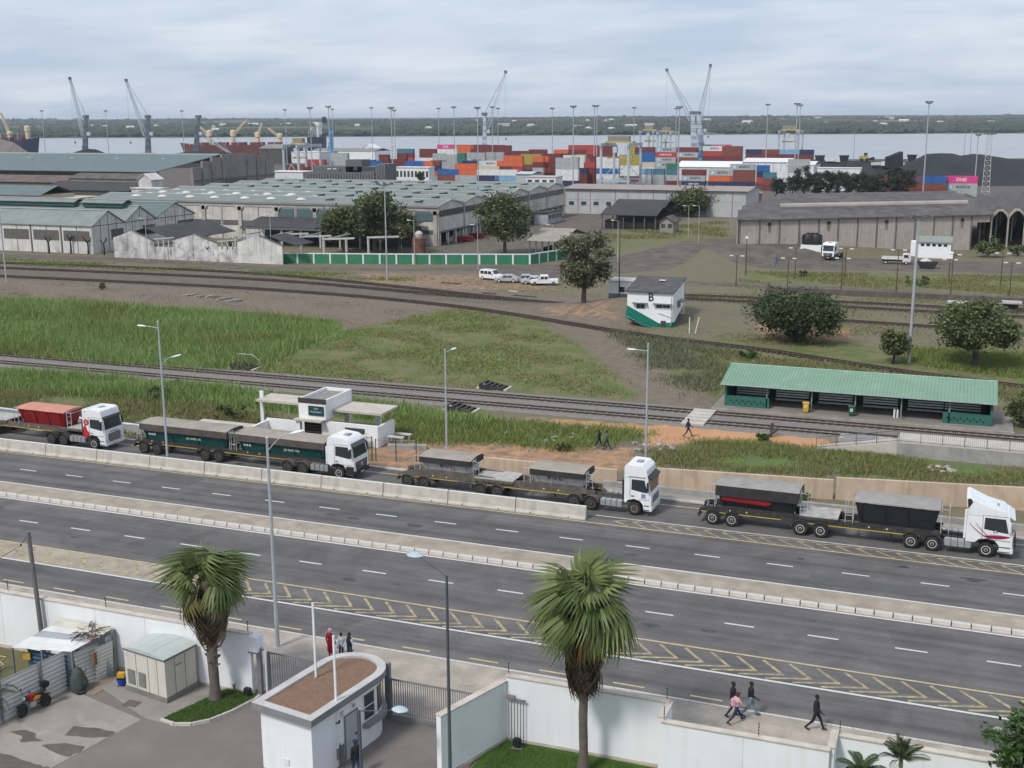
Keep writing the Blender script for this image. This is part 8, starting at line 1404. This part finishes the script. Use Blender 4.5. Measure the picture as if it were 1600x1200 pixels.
def tree(x,yb,yt,wpx,label,mat,n=5000,leaf=.5,trunk=.28,base=.3,airy=.25,clumps=26,squash=1.0,name='tree',lean=0.,b=None,zb=0.,asp=.55,droop=0.,dense=1.0):
 q = P(x,yb)if b is None else PB(x,yb,b); hgt = ZAT(yt,q.x,q.y)-q.z; dep = (q-Vector((0,0,H))).dot(_F); R = 1.06*wpx*dep/F/2; t = thing(name,label,'tree',q); z0 = hgt*base; cz = (hgt+z0)/2; rz = (hgt-z0)/2; r2 = np.random.default_rng(int(x*7+yb))
 cs = []
 while len(cs)<clumps:
  p = r2.uniform(-1,1,3)
  if np.linalg.norm(p)<1 and np.linalg.norm(p)>.35*(r2.random()):cs.append(p*.9)
 cs = np.array(cs)*np.array([R,R,rz*squash])+np.array([lean*hgt*.3,0,cz]); cr_ = dense*(.21+.21*r2.random(clumps))*min(R,rz*1.2)
 w = cr_**2; k = r2.choice(clumps,n,p=w/w.sum()); d = r2.normal(size=(n,3)); d/=np.linalg.norm(d,axis=1)[:,None]; rad = cr_[k]*np.abs(r2.normal(size=n))**.7*(.72+airy*.35); c = cs[k]+d*rad[:,None]*np.array([1,1,.8]); c[:,2] = np.where(c[:,2]<z0,z0+(z0-c[:,2])*.6,c[:,2]); quads_mesh('crown',c,leaf,mat,t,asp,droop)
 m = MB(); top = Vector((lean*hgt*.2,0,z0+rz*.7)); m.tube([(0,0,-.2),(.03*hgt*(r2.random()-.5),0,z0*.6),(lean*hgt*.12,0,z0*1.05),top],[trunk*1.25,trunk,trunk*.85,trunk*.4],8)
 m.build('trunk',bark,t,True)
 for i in range(min(8,clumps)):e = Vector(cs[i]); s = Vector((lean*hgt*.1,0,z0*random.uniform(.75,1.1))); mid = s.lerp(e,.5)+Vector((0,0,.12*hgt*.3)); MB().tube([s,mid,e],[trunk*.5,trunk*.33,trunk*.12],6).build('limb',bark,t)
 return t
lf_d = leaf_mat('dark foliage',(.032,.052,.022),(.09,.118,.045),(.16,.175,.07)); lf_m = leaf_mat('mid foliage',(.03,.055,.02),(.1,.135,.045),(.17,.2,.08)); lf_o = leaf_mat('olive foliage',(.045,.058,.026),(.13,.145,.068),(.21,.21,.12)); lf_c = leaf_mat('casuarina foliage',(.025,.036,.024),(.075,.09,.055)); lf_g = leaf_mat('fresh foliage',(.03,.06,.015),(.09,.15,.035))
tree(586,396,296,84,'tall dense dark tree in front of the big warehouse',lf_d,8000,.75,.5,.22,clumps=34); tree(538,395,318,64,'dark spreading tree on the ruined gable side of the tall dense tree',lf_d,6000,.7,.35,.25,clumps=26); tree(625,396,330,58,'olive tree on the flood mast side of the tall dense tree',lf_o,5000,.65,.35,.22,clumps=24)
tree(789,398,303,92,'airy dark tree at the loading side of the big warehouse',lf_d,6500,.62,.4,.22,.5,clumps=40); tree(913,486,360,80,'tall olive-green tree on bare soil beside the curved track',lf_o,13000,.45,.4,.3,.35,clumps=44); tree(1078,338,292,66,'round dark tree in front of the striped warehouse',lf_d,8000,.8,.4,.1,.15,clumps=40,dense=1.35); tree(1238,533,456,136,'very wide dark green round bush beside the curved track',leaf_mat('bush foliage',(.02,.04,.018),(.06,.09,.036),(.1,.13,.055)),18000,.4,.3,.02,.15,clumps=70,dense=1.4,name='bush'); tree(1396,567,517,46,'small dark round-leaved shrub beside the tall flood mast',lf_d,3500,.4,.16,.25,.2,clumps=22,dense=1.2); tree(1522,574,471,118,'spreading green tree on grass beyond the shelter',lf_m,18000,.42,.36,.3,.25,clumps=60,dense=1.15); tree(1603,668,612,46,'dark dense bush beyond the ramp end of the shelter',lf_d,4000,.3,.2,.03,.2,clumps=22,name='bush')
tree(660,283,269,24,'small dark tree before the white office',lf_d,1500,1.1,.4,.1,.2,clumps=12,b=430); tree(1543,402,372,40,'dark shrub at the mouth of the open arched shed',lf_m,2500,.5,.2,.1,.3,clumps=16,name='bush'); tree(900,405,372,46,'pale green shrub behind the end of the green wall',lf_m,3000,.5,.2,.05,.3,clumps=18,name='bush'); tree(1590,400,384,30,'low shrub inside the open arched shed',lf_m,1500,.5,.15,.05,.3,clumps=10,name='bush')
for i,(x,w,yt)in enumerate(((1212,24,273),(1236,26,262),(1254,28,258),(1272,24,268),(1290,24,267),(1306,26,264),(1322,24,268),(1338,26,266),(1354,24,268),(1372,24,270),(1392,26,268),(1408,28,258))):
 tree(x,306,yt,w,['feathery casuarina %s'%s for s in('at the blue and red containers','at the port warehouse corner','tallest at the port warehouse door','just past the port warehouse door','before the start of the low white wall','second along the low white wall','third along the low white wall','before the middle of the low white wall','near the end of the low white wall','past the end of the low white wall','beside the brown container','tall and dark beside the blue container')][i],lf_c,2200,1.3,.3,.08,.7,clumps=22,lean=.35,b=470,asp=.22,name='casuarina_tree')
# ---- fan palms
def fan_leaf(nl=26,R=1.05,pet=1.0,droop=.5,seed=1,spread=2.3):
 r = random.Random(seed); m = MB(); m.tube([(0,0,0),(pet*.5,0,.03),(pet,0,0)],[.03,.024,.018],5)
 for i in range(nl):
  a = -spread+2*spread*i/(nl-1)+r.uniform(-.03,.03); L_ = R*(.72+.28*math.cos(a*.55))*r.uniform(.9,1.08); w = 2*spread/nl; c,s = math.cos(a),math.sin(a); o = len(m.v); tw = r.uniform(-.05,.05)
  for k,(q,wf)in enumerate(((.04,1),(.5,1.06),(.7,.92),(.86,.45),(1,.05))):
   rr = q*L_; hw = w*.5*min(rr,.7*R)*wf*1.1; z = -droop*max(0,q-.45)**1.5*L_*2.6-.1*abs(a)*rr+tw*q; fold = .02*(1 if i%2 else-1)*(1 if k else 0)
   x,y = pet+rr*c,rr*s; m.v+=[(x-hw*-s,y-hw*c,z-.02),(x+hw*-s,y+hw*c,z+fold)]
   if k:m.f.append((o+2*k-2,o+2*k,o+2*k+1,o+2*k-1))
 return m
def no_fix(m,name,mat):
 me = bpy.data.meshes.new(name); me.from_pydata(m.v,[],m.f); me.materials.append(mat); return me
pm_g = leaf_mat('fan palm green',(.045,.08,.018),(.125,.18,.042),(.24,.27,.1),.45,True); pm_y = leaf_mat('fan palm yellowing',(.1,.1,.02),(.19,.13,.035),(.14,.08,.03),.6,True); pm_d = leaf_mat('fan palm dead',(.05,.032,.02),(.13,.085,.055),(.24,.18,.13),.9,True)
FG = [no_fix(fan_leaf(20,1.02,1.15,.4+.4*k,k,2.05),'leaf',pm_g)for k in range(4)]; FY = [no_fix(fan_leaf(22,1.0,.95,1.0,7+k),'leaf',pm_y)for k in range(2)]; FD = [no_fix(fan_leaf(11,1.15,.3,.5,11+k,.42),'dead_leaf',pm_d)for k in range(3)]
trunkp = M('palm trunk',(.15,.125,.105),.95,.25,3,bump=.8,bscale=14,dirt=(.08,.065,.055),dirt_amt=.5)
def fan_palm(loc,zskirt,zcrown,ztop,R,label,r0,r1,boots,seed):
 r = random.Random(seed); t = thing('fan_palm',label,'palm tree',loc); m = MB(); n = 14; pts = [(0.02*math.sin(k),.0,zcrown*k/n)for k in range(n+1)]; m.tube(pts,[r0*(1.5 if k==0 else 1.15 if k==1 else 1)*(1+.04*(k%2))+(r1-r0)*k/n for k in range(n+1)],12); m.build('trunk',trunkp,t,True)
 for k in range(boots):o = MB().prism([(r0*.8,0),(r0*1.7,.16),(r0*1.6,.22),(r0*.8,.14)],-.07,.07).build('leaf_base',trunkp,t); o.rotation_euler = (0,0,k*2.4); o.location = (0,0,zskirt*.55+zskirt*.5*k/boots)
 s = R/2.15
 for k in range(38):  # live crown, uneven and open
  f = k/37; el = math.radians(84-112*f+r.uniform(-16,16)); az = k*2.39996+r.uniform(-.55,.55); z = zcrown-.16*f*(zcrown-zskirt); old = f>.84 and r.random()<.55
  inst('leaf',FY[k%2]if old else FG[r.randrange(4)],t,(.12*math.cos(az),.12*math.sin(az),z),(r.uniform(-.6,.6),-el,az),s*r.uniform(.7,1.1)*(1-.12*f))
 for k in range(150):  # skirt of dead leaves
  f = r.random()**.8; az = r.uniform(0,6.283); el = math.radians(r.uniform(-89,-70)); hh = zcrown-zskirt; z = zskirt+1.3*s+r.uniform(-.25,.25)+(hh-1.6*s)*f; rr = r1+.12+.5*f*r.random()**.5; inst('dead_leaf',FD[r.randrange(3)],t,(rr*math.cos(az),rr*math.sin(az),z),(r.uniform(-.3,.3),-el,az),s*r.uniform(.9,1.25))
 for k in range(6):az = r.uniform(0,6.28); inst('leaf',FY[r.randrange(2)],t,(.15*math.cos(az),.15*math.sin(az),zcrown-r.uniform(.3,1.3)*s),(r.uniform(-.4,.4),math.radians(r.uniform(20,70)),az),s*r.uniform(.7,.95))
 m = MB()  # old flower stalks
 for k in range(6):a = r.uniform(0,6.28); m.tube([(0,0,zcrown-.3),(.8*math.cos(a),.8*math.sin(a),zcrown+.1),(1.4*math.cos(a),1.4*math.sin(a),zcrown-.9),(1.5*math.cos(a),1.5*math.sin(a),zcrown-1.8)],[.03,.025,.02,.008],5)
 m.build('flower_stalk',M('stalk pale',(.36,.3,.22),.9),t)
fan_palm((-34.2,46.3,.1),3.3,6.4,8.4,2.2,'shorter fan palm with thick trunk on the kerbed grass bed',.24,.3,14,3); fan_palm((-14.55,46.4,.03),4.0,8.1,10.3,2.45,'tall fan palm with slender trunk and brown skirt on the lawn',.2,.2,0,5)
# ---- feather palms
def feather(L_=1.9,n=34,seed=1):
 r = random.Random(seed); m = MB(); pts = [Vector((L_*(s**.95)*.92,0,L_*(.55*s-.62*s*s)))for s in np.linspace(0,1,9)]; m.tube(pts,[.025*(1-.85*k/8)for k in range(9)],5)
 for i in range(n):
  s = .12+.86*i/n; k = s*8; j = min(7,int(k)); p = pts[j].lerp(pts[j+1],k-j)
  for sg in(-1,1):ll = .5*math.sin(PI*min(1,.15+s*.85))**.6*r.uniform(.85,1.1)*L_/1.9; q = p+Vector((ll*.6,sg*ll*.75,-ll*.35)); e = p+Vector((ll*.35,sg*ll*.45,.02)); w = Vector((.018,0,.008)); o = len(m.v); m.v+=[tuple(p-w),tuple(p+w),tuple(e+w*1.3),tuple(e-w*1.3),tuple(q)]; m.f+=[(o,o+1,o+2,o+3),(o+3,o+2,o+4)]
 return m
fm_g = leaf_mat('feather palm green',(.03,.06,.022),(.085,.13,.05),(.15,.18,.1),.5,True); FE_ = [no_fix(feather(seed=k),'leaf',fm_g)for k in range(3)]
def feather_palm(loc,h,n,s,label,up=75,seed=1):
 r = random.Random(seed); t = thing('feather_palm',label,'palm tree',loc); MB().tube([(0,0,-.1),(.03,0,h*.5),(0,0,h)],[.11,.09,.08],9).build('trunk',M('green cane',(.2,.22,.12),.7),t,True)
 for k in range(n):f = k/n; az = k*2.4+r.uniform(-.2,.2); inst('leaf',FE_[k%3],t,(0,0,h),(r.uniform(-.3,.3),-math.radians(up-75*f),az),s*r.uniform(.85,1.1))
feather_palm((PV(1409,45.2,4.4),45.2,.03),4.0,16,.62,'upright feather palm with pale-edged fronds in front of the white wall',80,2); feather_palm((PV(1345,45.0,3.6),45.0,.03),3.35,15,.6,'low spreading feather palm beside the upright one',48,3); feather_palm((PV(-24,40.8,1.5),40.8,.02),1.2,15,1.0,'feather palm reaching over the tin fence',55,6)
tq = (PV(1594,45.5,5.8),45.5,.03); t = thing('broadleaf_shrub','glossy broad-leaved shrub beside the compound wall','shrub',tq); r2 = np.random.default_rng(5); m = MB()
c = []
for k in range(34):
 p = Vector((r2.normal()*.55,r2.normal()*.5,4.2+2.4*r2.random())); m.tube([(0,0,0),(p.x*.2,p.y*.2,p.z*.6),p],[.05,.035,.01],5)
 for j in range(44):a = r2.normal(size=3)*np.array([.2,.2,.16]); c.append(np.array(p)+a)
m.build('stems',bark,t); quads_mesh('crown',np.array(c),.3,leaf_mat('glossy leaf',(.02,.05,.012),(.06,.12,.03),(.1,.17,.05),.3),t,.45)
# ---- grass and reeds: uncountable blades, each zone one mass
def sample(poly,n):
 w = G(poly); xs = [p[0]for p in w]; ys = [p[1]for p in w]; out_ = np.zeros((0,2))
 while len(out_)<n:
  x = rng.uniform(min(xs),max(xs),n); y = rng.uniform(min(ys),max(ys),n); k = in_poly(x,y,w); out_ = np.concatenate([out_,np.stack([x[k],y[k]],-1)])
 return out_[:n]+rng.normal(size=(n,2))*np.array([1.1,.7])
def clumpy(p,f=.35,thr=-.2):return p[(np.sin(p[:,0]*f+2*np.sin(p[:,1]*f*.7))+np.sin(p[:,1]*f*1.3+p[:,0]*f*.4)+rng.normal(size=len(p))*.5)>thr]
def blades(name,p,h,w,mat,label,lean=.35,z=-.1,cat='grass',patch=None):
 n = len(p); hh = h*(.55+.8*rng.random(n));
 if patch:hh*=.65+.6*(.5+.5*np.sin(p[:,0]*patch+1.7*np.sin(p[:,1]*patch*1.3)))
 a = rng.uniform(0,6.283,n); d = np.stack([np.cos(a),np.sin(a)],-1); le = rng.normal(size=(n,2))*lean*hh[:,None]; b0 = np.concatenate([p-d*w*.5,np.full((n,1),z)],1); b1 = np.concatenate([p+d*w*.5,np.full((n,1),z)],1); tp = np.concatenate([p+le,(z+hh)[:,None]],1)
 o = np_mesh(name,np.stack([b0,b1,tp],1).reshape(-1,3),np.arange(n*3).reshape(n,3),mat); tag(o,label,cat,kind='stuff'); return o
g_reed = leaf_mat('reed blades',(.1,.18,.035),(.22,.33,.08),(.33,.42,.15),.6); g_lime = leaf_mat('lime grass',(.1,.15,.025),(.2,.27,.06),(.28,.31,.1),.6); g_olive = leaf_mat('olive grass',(.11,.13,.035),(.21,.225,.075),(.3,.28,.13),.8); g_dry = leaf_mat('dry grass',(.15,.12,.07),(.24,.2,.12),(.33,.28,.18),.9)
RD = [(-60,470),(120,470),(300,486),(430,496),(520,503),(525,516),(430,556),(400,578),(330,582),(-60,550)]
blades('reeds',sample(RD,95000),1.15,.15,g_reed,'tall green reed bed between the two groups of tracks',.3,-.55,'reeds',.16); blades('reeds',clumpy(sample(RD,40000),.2,.2),1.3,.2,g_lime,'yellow-green patches in the reed bed',.35,-.55,'reeds',.2)
blades('reeds',sample([(-60,580),(200,594),(420,619),(640,641),(760,656),(755,664),(620,656),(400,636),(200,622),(-60,600)],26000),.95,.13,g_reed,'green reed strip along the near side of the tracks',.3,-.1,'reeds',.3)
blades('grass',clumpy(sample([(-60,600),(200,622),(420,640),(420,690),(-60,660)],34000),.4,-.6),.5,.12,g_olive,'olive grass slope behind the parked trucks',.5); blades('grass',sample([(590,645),(760,657),(1000,672),(1010,682),(880,705),(760,690),(640,695)],16000),.5,.1,g_lime,'rough green grass between the railway halt and the dirt path',.45)
blades('grass',clumpy(sample([(430,560),(545,516),(720,482),(830,500),(930,562),(1000,622),(800,610),(400,584)],60000),.45,.15),.24,.16,g_olive,'low olive grass on the open field',.6); blades('grass',clumpy(sample([(430,560),(545,516),(720,482),(830,500),(930,562),(1000,622),(800,610),(400,584)],24000),.22,.6),.36,.16,g_lime,'greener clumps on the open field',.6)
blades('grass',clumpy(sample([(955,516),(1080,532),(1180,562),(1140,570),(1100,630),(1010,568)],16000),.5,-.6),.5,.14,leaf_mat('grey green scrub',(.08,.1,.05),(.16,.18,.095),(.24,.24,.14),.8),'grey-green scrub beside the worn path',.5); blades('grass',clumpy(sample([(1100,545),(1250,562),(1640,612),(1640,690),(1560,640),(1150,575),(1110,620)],22000),.4,-.3),.42,.14,g_olive,'olive grass behind the platform shelter',.5)
blades('grass',sample([(1420,545),(1640,556),(1640,596),(1440,570)],16000),.6,.12,g_lime,'bright long grass under the spreading tree',.4); blades('grass',clumpy(sample([(1030,690),(1290,696),(1600,738),(1620,765),(1300,745),(1020,726)],30000),.5,-.7),.36,.1,g_olive,'grass slope above the tan retaining wall',.5); blades('grass',clumpy(sample([(1060,688),(1290,694),(1600,736),(1600,750),(1300,720),(1060,700)],12000),.5,.2),.4,.1,g_lime,'greener fringe at the top of the tan wall slope',.5)
blades('grass',clumpy(sample([(-60,400),(420,424),(640,428),(640,440),(400,430),(-60,410)],16000),.25,.2),.4,.2,g_lime,'grass verge beside the left yard road',.5); blades('grass',clumpy(sample([(1160,424),(1640,432),(1640,464),(1160,440)],26000),.25,-.2),.35,.2,g_olive,'grass strip between yard road and platform wall',.5); blades('grass',clumpy(sample([(940,365),(1130,345),(1130,374),(1000,396),(940,392)],14000),.3,-.2),.5,.25,g_olive,'grass around the black sheds',.5); blades('grass',clumpy(sample([(-60,432),(400,455),(720,484),(540,512),(420,494),(-60,462)],14000),.4,.5),.25,.14,g_dry,'dry tufts on the brown bank above the reeds',.6); blades('grass',clumpy(sample([(540,425),(940,445),(940,480),(700,470),(540,445)],9000),.35,.6),.25,.16,g_olive,'sparse tufts around the parked cars',.6); blades('grass',clumpy(sample([(1060,440),(1640,470),(1640,560),(1060,530)],34000),.3,.3),.3,.18,g_olive,'patchy grass between the yard tracks beyond the signal box',.6)
lw = np.stack([rng.uniform(-19,12,60000),rng.uniform(42.5,47.6,60000)],-1); lw = lw[lw[:,0]>-20.3+(lw[:,1]-43.7)*.36]; blades('grass',lw,.07,.03,leaf_mat('lawn blades',(.04,.085,.015),(.09,.16,.035),(.14,.2,.06),.6),'short mown grass blades on the lawn',.5,.03)
ib = np.stack([rng.uniform(-35.4,-32.3,9000),rng.uniform(43.5,47.4,9000)],-1); ib = ib[in_poly(ib[:,0],ib[:,1],isl)]; blades('grass',ib,.08,.03,leaf_mat('lawn blades'),'short grass blades on the kerbed palm bed',.5,.12)
# weeds along walls and kerbs
for i,(x,y,hp_,wp_)in enumerate(((1190,690,12,30),(880,703,10,24),(1170,560,16,30),(1340,757,12,26),(1258,783,10,26),(160,452,10,10),(1255,432,10,12),(1440,446,16,60),(250,622,18,40),(360,655,22,60))):
 tree(x,y,y-hp_,wp_,['dark weed clump %s'%s for s in('on the orange soil slope','beside the walkers','behind the shelter corner','under the tan wall','at the foot of the tan wall by the rear bin','on the brown bank','by the yard lamp','along the yard grass strip','in the strip behind the green trailer','behind the halt building')][i],lf_g if i in(0,2)else lf_m,700+15*wp_,.28,.05,.02,.3,clumps=12,name='weed_clump')
# ============================================================ PEOPLE
skin_d = M('dark skin',(.07,.04,.028),.55,.1,8); hair_m = M('black hair',(.012,.01,.01),.8,.2,10)
def cloth(n,c):return M('cloth '+n,c,.9,.18,5,bump=.3,bscale=9)
def person(loc,rz,label,top,legs,shoe=None,stride=.0,arm=.3,sc=1.0,lean=.0,hood=None,cap=None,pack=None,coat=0.,sleeve=None,bend=.3):
 """one continuous body grown from tapered limbs, coloured by garment"""
 seg = []  # (p, q, r0, r1, region)
 def V3(x,y,z):return Vector((x+lean*max(0,z-.9),y,z))
 def limb(p,q,a,b,reg):seg.append((Vector(p),Vector(q),a,b,reg))
 limb(V3(0,-.07,.95),V3(0,.07,.95),.115,.115,'legs'); limb(V3(0,0,.95),V3(.0,0,1.2),.145,.15,'top'); limb(V3(0,-.09,1.3),V3(0,.09,1.3),.13,.13,'top'); limb(V3(0,0,1.15),V3(0,0,1.36),.155,.145,'top'); limb(V3(0,-.16,1.41),V3(0,.16,1.41),.068,.068,'top'); limb(V3(0,0,1.4),V3(.015,0,1.53),.06,.05,'skin'); limb(V3(.015,0,1.585),V3(.02,0,1.665),.082,.092,'skin'); limb(V3(.07,0,1.57),V3(.075,0,1.6),.04,.04,'skin'); limb(V3(.1,0,1.625),V3(.118,0,1.605),.012,.016,'skin')
 for s in(-1,1):limb(V3(.01,s*.088,1.625),V3(.01,s*.092,1.65),.018,.02,'skin')
 if coat:
  limb(V3(0,0,1.0),V3(0,0,.95-coat),.17,.19,'top')
 for s in(-1,1):
  a = stride*s; hip = V3(0,s*.09,.92); kn = hip+Vector((.45*math.sin(a+.08),s*.01,-.45*math.cos(a+.08))); b = a-(.35 if a<0 else .05)*(abs(stride)>.05); an = kn+Vector((.42*math.sin(b),0,-.42*math.cos(b))); limb(hip,kn,.092,.065,'legs'); limb(kn,an,.064,.045,'legs'); ft = .0 if a>=0 else-.08*(abs(stride)>.05); limb(an+Vector((-.05,0,-.03)),an+Vector((.15,s*.02,-.045+ft)),.045,.038,'shoe')
  c = -arm*s+.05; sh = V3(0,s*.185,1.4); el = sh+Vector((.28*math.sin(c),s*.07,-.28*math.cos(c))); w = el+Vector((.25*math.sin(c+bend),-s*.01,-.25*math.cos(c+bend))); limb(sh,el,.062,.047,'sleeve'); limb(el,w,.046,.033,'sleeve'); d = (w-el).normalized(); pm = w+d*.08; limb(w,pm,.033,.038,'skin'); sd = Vector((0,1,0)).cross(d).normalized()
  for f in range(4):o = sd*(-.03+.02*f); L_ = (.062,.075,.07,.055)[f]; k1 = pm+o+d*L_*.55; limb(pm+o,k1,.0105,.01,'skin'); limb(k1,k1+d*L_*.4-Vector((0,s*.02,0)),.01,.009,'skin')
  limb(w+d*.03+sd*.03,w+d*.06+sd*.06,.012,.011,'skin')
 m = MB()
 for p,q,a,b,_ in seg:
  d = (q-p).normalized(); pts,rr = [],[]
  for t_ in(-.95,-.6,0):pts.append(p+d*a*t_); rr.append(a*math.sqrt(max(.02,1-t_*t_)))
  for t_ in(0,.6,.95):pts.append(q+d*b*t_); rr.append(b*math.sqrt(max(.02,1-t_*t_)))
  m.tube(pts,rr,10)
 me = bpy.data.meshes.new('tmp'); me.from_pydata(m.v,[],m.f); fix_normals(me); tmp = bpy.data.objects.new('tmp',me); COL.objects.link(tmp); md = tmp.modifiers.new('r','REMESH'); md.mode = 'VOXEL'; md.voxel_size = .013; md2 = tmp.modifiers.new('s','SMOOTH'); md2.iterations = 2; md2.factor = .4
 bpy.context.view_layer.update(); bme = bpy.data.meshes.new_from_object(tmp.evaluated_get(bpy.context.evaluated_depsgraph_get())); bpy.data.objects.remove(tmp)
 mats = {'skin':skin_d,'top':top,'sleeve':sleeve or top,'legs':legs,'shoe':shoe or black_pl}; names = list(mats); bme.materials.clear()
 for k in names:bme.materials.append(mats[k])
 nf = len(bme.polygons); c = np.zeros(nf*3); bme.polygons.foreach_get('center',c); c = c.reshape(-1,3); best = np.full(nf,1e9); idx = np.zeros(nf,np.int32)
 for p,q,a,b,reg in seg:
  p_,d = np.array(p),np.array(q-p); t_ = np.clip(((c-p_)@d)/(d@d),0,1); dd = np.linalg.norm(c-p_-t_[:,None]*d,axis=1)-(a+(b-a)*t_); k = dd<best; best[k] = dd[k]; idx[k] = names.index(reg)
 bme.polygons.foreach_set('material_index',idx); bme.polygons.foreach_set('use_smooth',np.ones(nf,bool)); o = bpy.data.objects.new('person',bme); COL.objects.link(o); o.location = loc; o.rotation_euler = (0,0,rz); o.scale = (sc,)*3; tag(o,label,'person'); hd = V3(.01,0,1.655)
 if cap is not None:MB().lathe([(.106,-.01),(.108,.04),(.085,.09),(.02,.11)],hd,14).bx(hd.x+.06,hd.x+.19,-.06,.06,hd.z+.0,hd.z+.015).build('cap',cap,o,True)
 elif hood is not None:MB().lathe([(.05,-.13),(.115,-.06),(.125,.03),(.1,.1),(.02,.125)],hd-Vector((.02,0,0)),14).build('hood',hood,o,True)
 else:MB().lathe([(.1,.0),(.102,.04),(.08,.085),(.02,.105)],hd-Vector((.012,0,0)),14).build('hair',hair_m,o,True)
 for s in(-1,1):MB().lathe([(.002,-.008),(.01,0),(.002,.008)],V3(.103,s*.034,1.645),6).build('eye',M('eye white',(.5,.48,.45),.3),o)
 MB().bx(*(lambda p:(p.x,p.x+.012,-.025,.025,p.z-.004,p.z+.005))(V3(.1,0,1.575))).build('mouth',M('lips',(.1,.04,.04),.5),o)
 if pack is not None:MB().bx(-.3+lean*.35,-.12+lean*.35,-.16,.16,1.02,1.45).build('backpack',pack,o,bevel=.06)
 return o
blk = cloth('black',(.016,.016,.018)); nav = cloth('navy',(.02,.03,.07)); jean = cloth('pale jeans',(.16,.24,.3)); djean = cloth('dark jeans',(.025,.05,.11)); red_c = cloth('red',(.32,.012,.018)); pnk = cloth('pink',(.62,.36,.4)); whb = cloth('white blue',(.5,.56,.62)); gry = cloth('grey',(.12,.13,.14))
PVM = .11
def at(x,v,z=PVM):return(PV(x,v,1.2),v,z)
person(at(516,52.5),1.5,'person in a long red coat and pink headscarf standing outside the gate',red_c,red_c,None,0,.1,.98,hood=pnk,coat=.45); person(at(533,52.6),2.6,'person in white and blue standing between the two others outside the gate',whb,djean,None,0,.1,.88); person(at(546,52.3),-2.0,'person in a dark open jacket with white sleeves outside the gate',blk,djean,None,0,.25,1.02,sleeve=whb)
person((-24.05,42.55,0),2.6,'guard in black jacket, dark jeans and cap at the gatehouse door',blk,djean,None,.12,.25,1.02,cap=nav)
person(P(1144,1119,PVM),.3,'walker in black shirt and dark trousers beside the pink backpack',blk,nav,None,.22,.25,1.05); person(P(1149,1131,PVM),.75,'walker with a pink backpack and navy trousers in mid stride',pnk,nav,None,.55,.5,.95,pack=pnk,lean=.1,cap=M('cap brown',(.1,.03,.03),.8)); person(P(1172,1119,PVM),.2,'walker in black top and pale jeans nearest the kerb',blk,jean,None,.35,.2,1.05,bend=.9); person(P(1274,1141,PVM),.0,'walker in a black suit striding alone along the pavement',blk,blk,None,.38,.2,1.06,bend=.8)
person(P(936,701,.05),2.9,'walker in dark clothes with pale shoes on the dirt path',blk,nav,cloth('pale shoe',(.4,.4,.4)),.4,.4,1.02); person(P(948,702,.05),2.9,'walker in grey and blue top behind the other on the dirt path',gry,blk,None,.3,.3,1.0); person(P(1075,683,.05),.5,'walker in dark navy clothes crossing towards the tracks',nav,nav,None,.45,.45,1.02); person(P(1213,413,.05),.4,'worker in blue overalls beside the dark yard road',cloth('overall blue',(.04,.1,.25)),cloth('overall blue',(.04,.1,.25)),None,.2,.2,1.05); person(P(189,396,.05),1.0,'person in dark clothes by the stained white gable',blk,blk,None,.2,.2,1.0)
# ============================================================ HAZE
hz_m = bpy.data.materials.new('haze air'); hz_m.use_nodes = True; t = hz_m.node_tree; t.nodes.remove(t.nodes['Principled BSDF']); pv = t.nodes.new('ShaderNodeVolumePrincipled'); pv.inputs['Color'].default_value = (.82,.91,1,1); pv.inputs['Density'].default_value = 7e-5; t.links.new(pv.outputs[0],t.nodes['Material Output'].inputs['Volume'])
q = [AB(a,c)for a,c in((-9500,-600),(9500,-600),(9500,17000),(-9500,17000))]; hz = MB().add([(*p,-16)for p in q]+[(*p,78)for p in q],[(3,2,1,0),(4,5,6,7),(0,1,5,4),(1,2,6,5),(2,3,7,6),(3,0,4,7)]).build('haze',hz_m); tag(hz,'thin pale haze over the harbour','haze',kind='stuff')
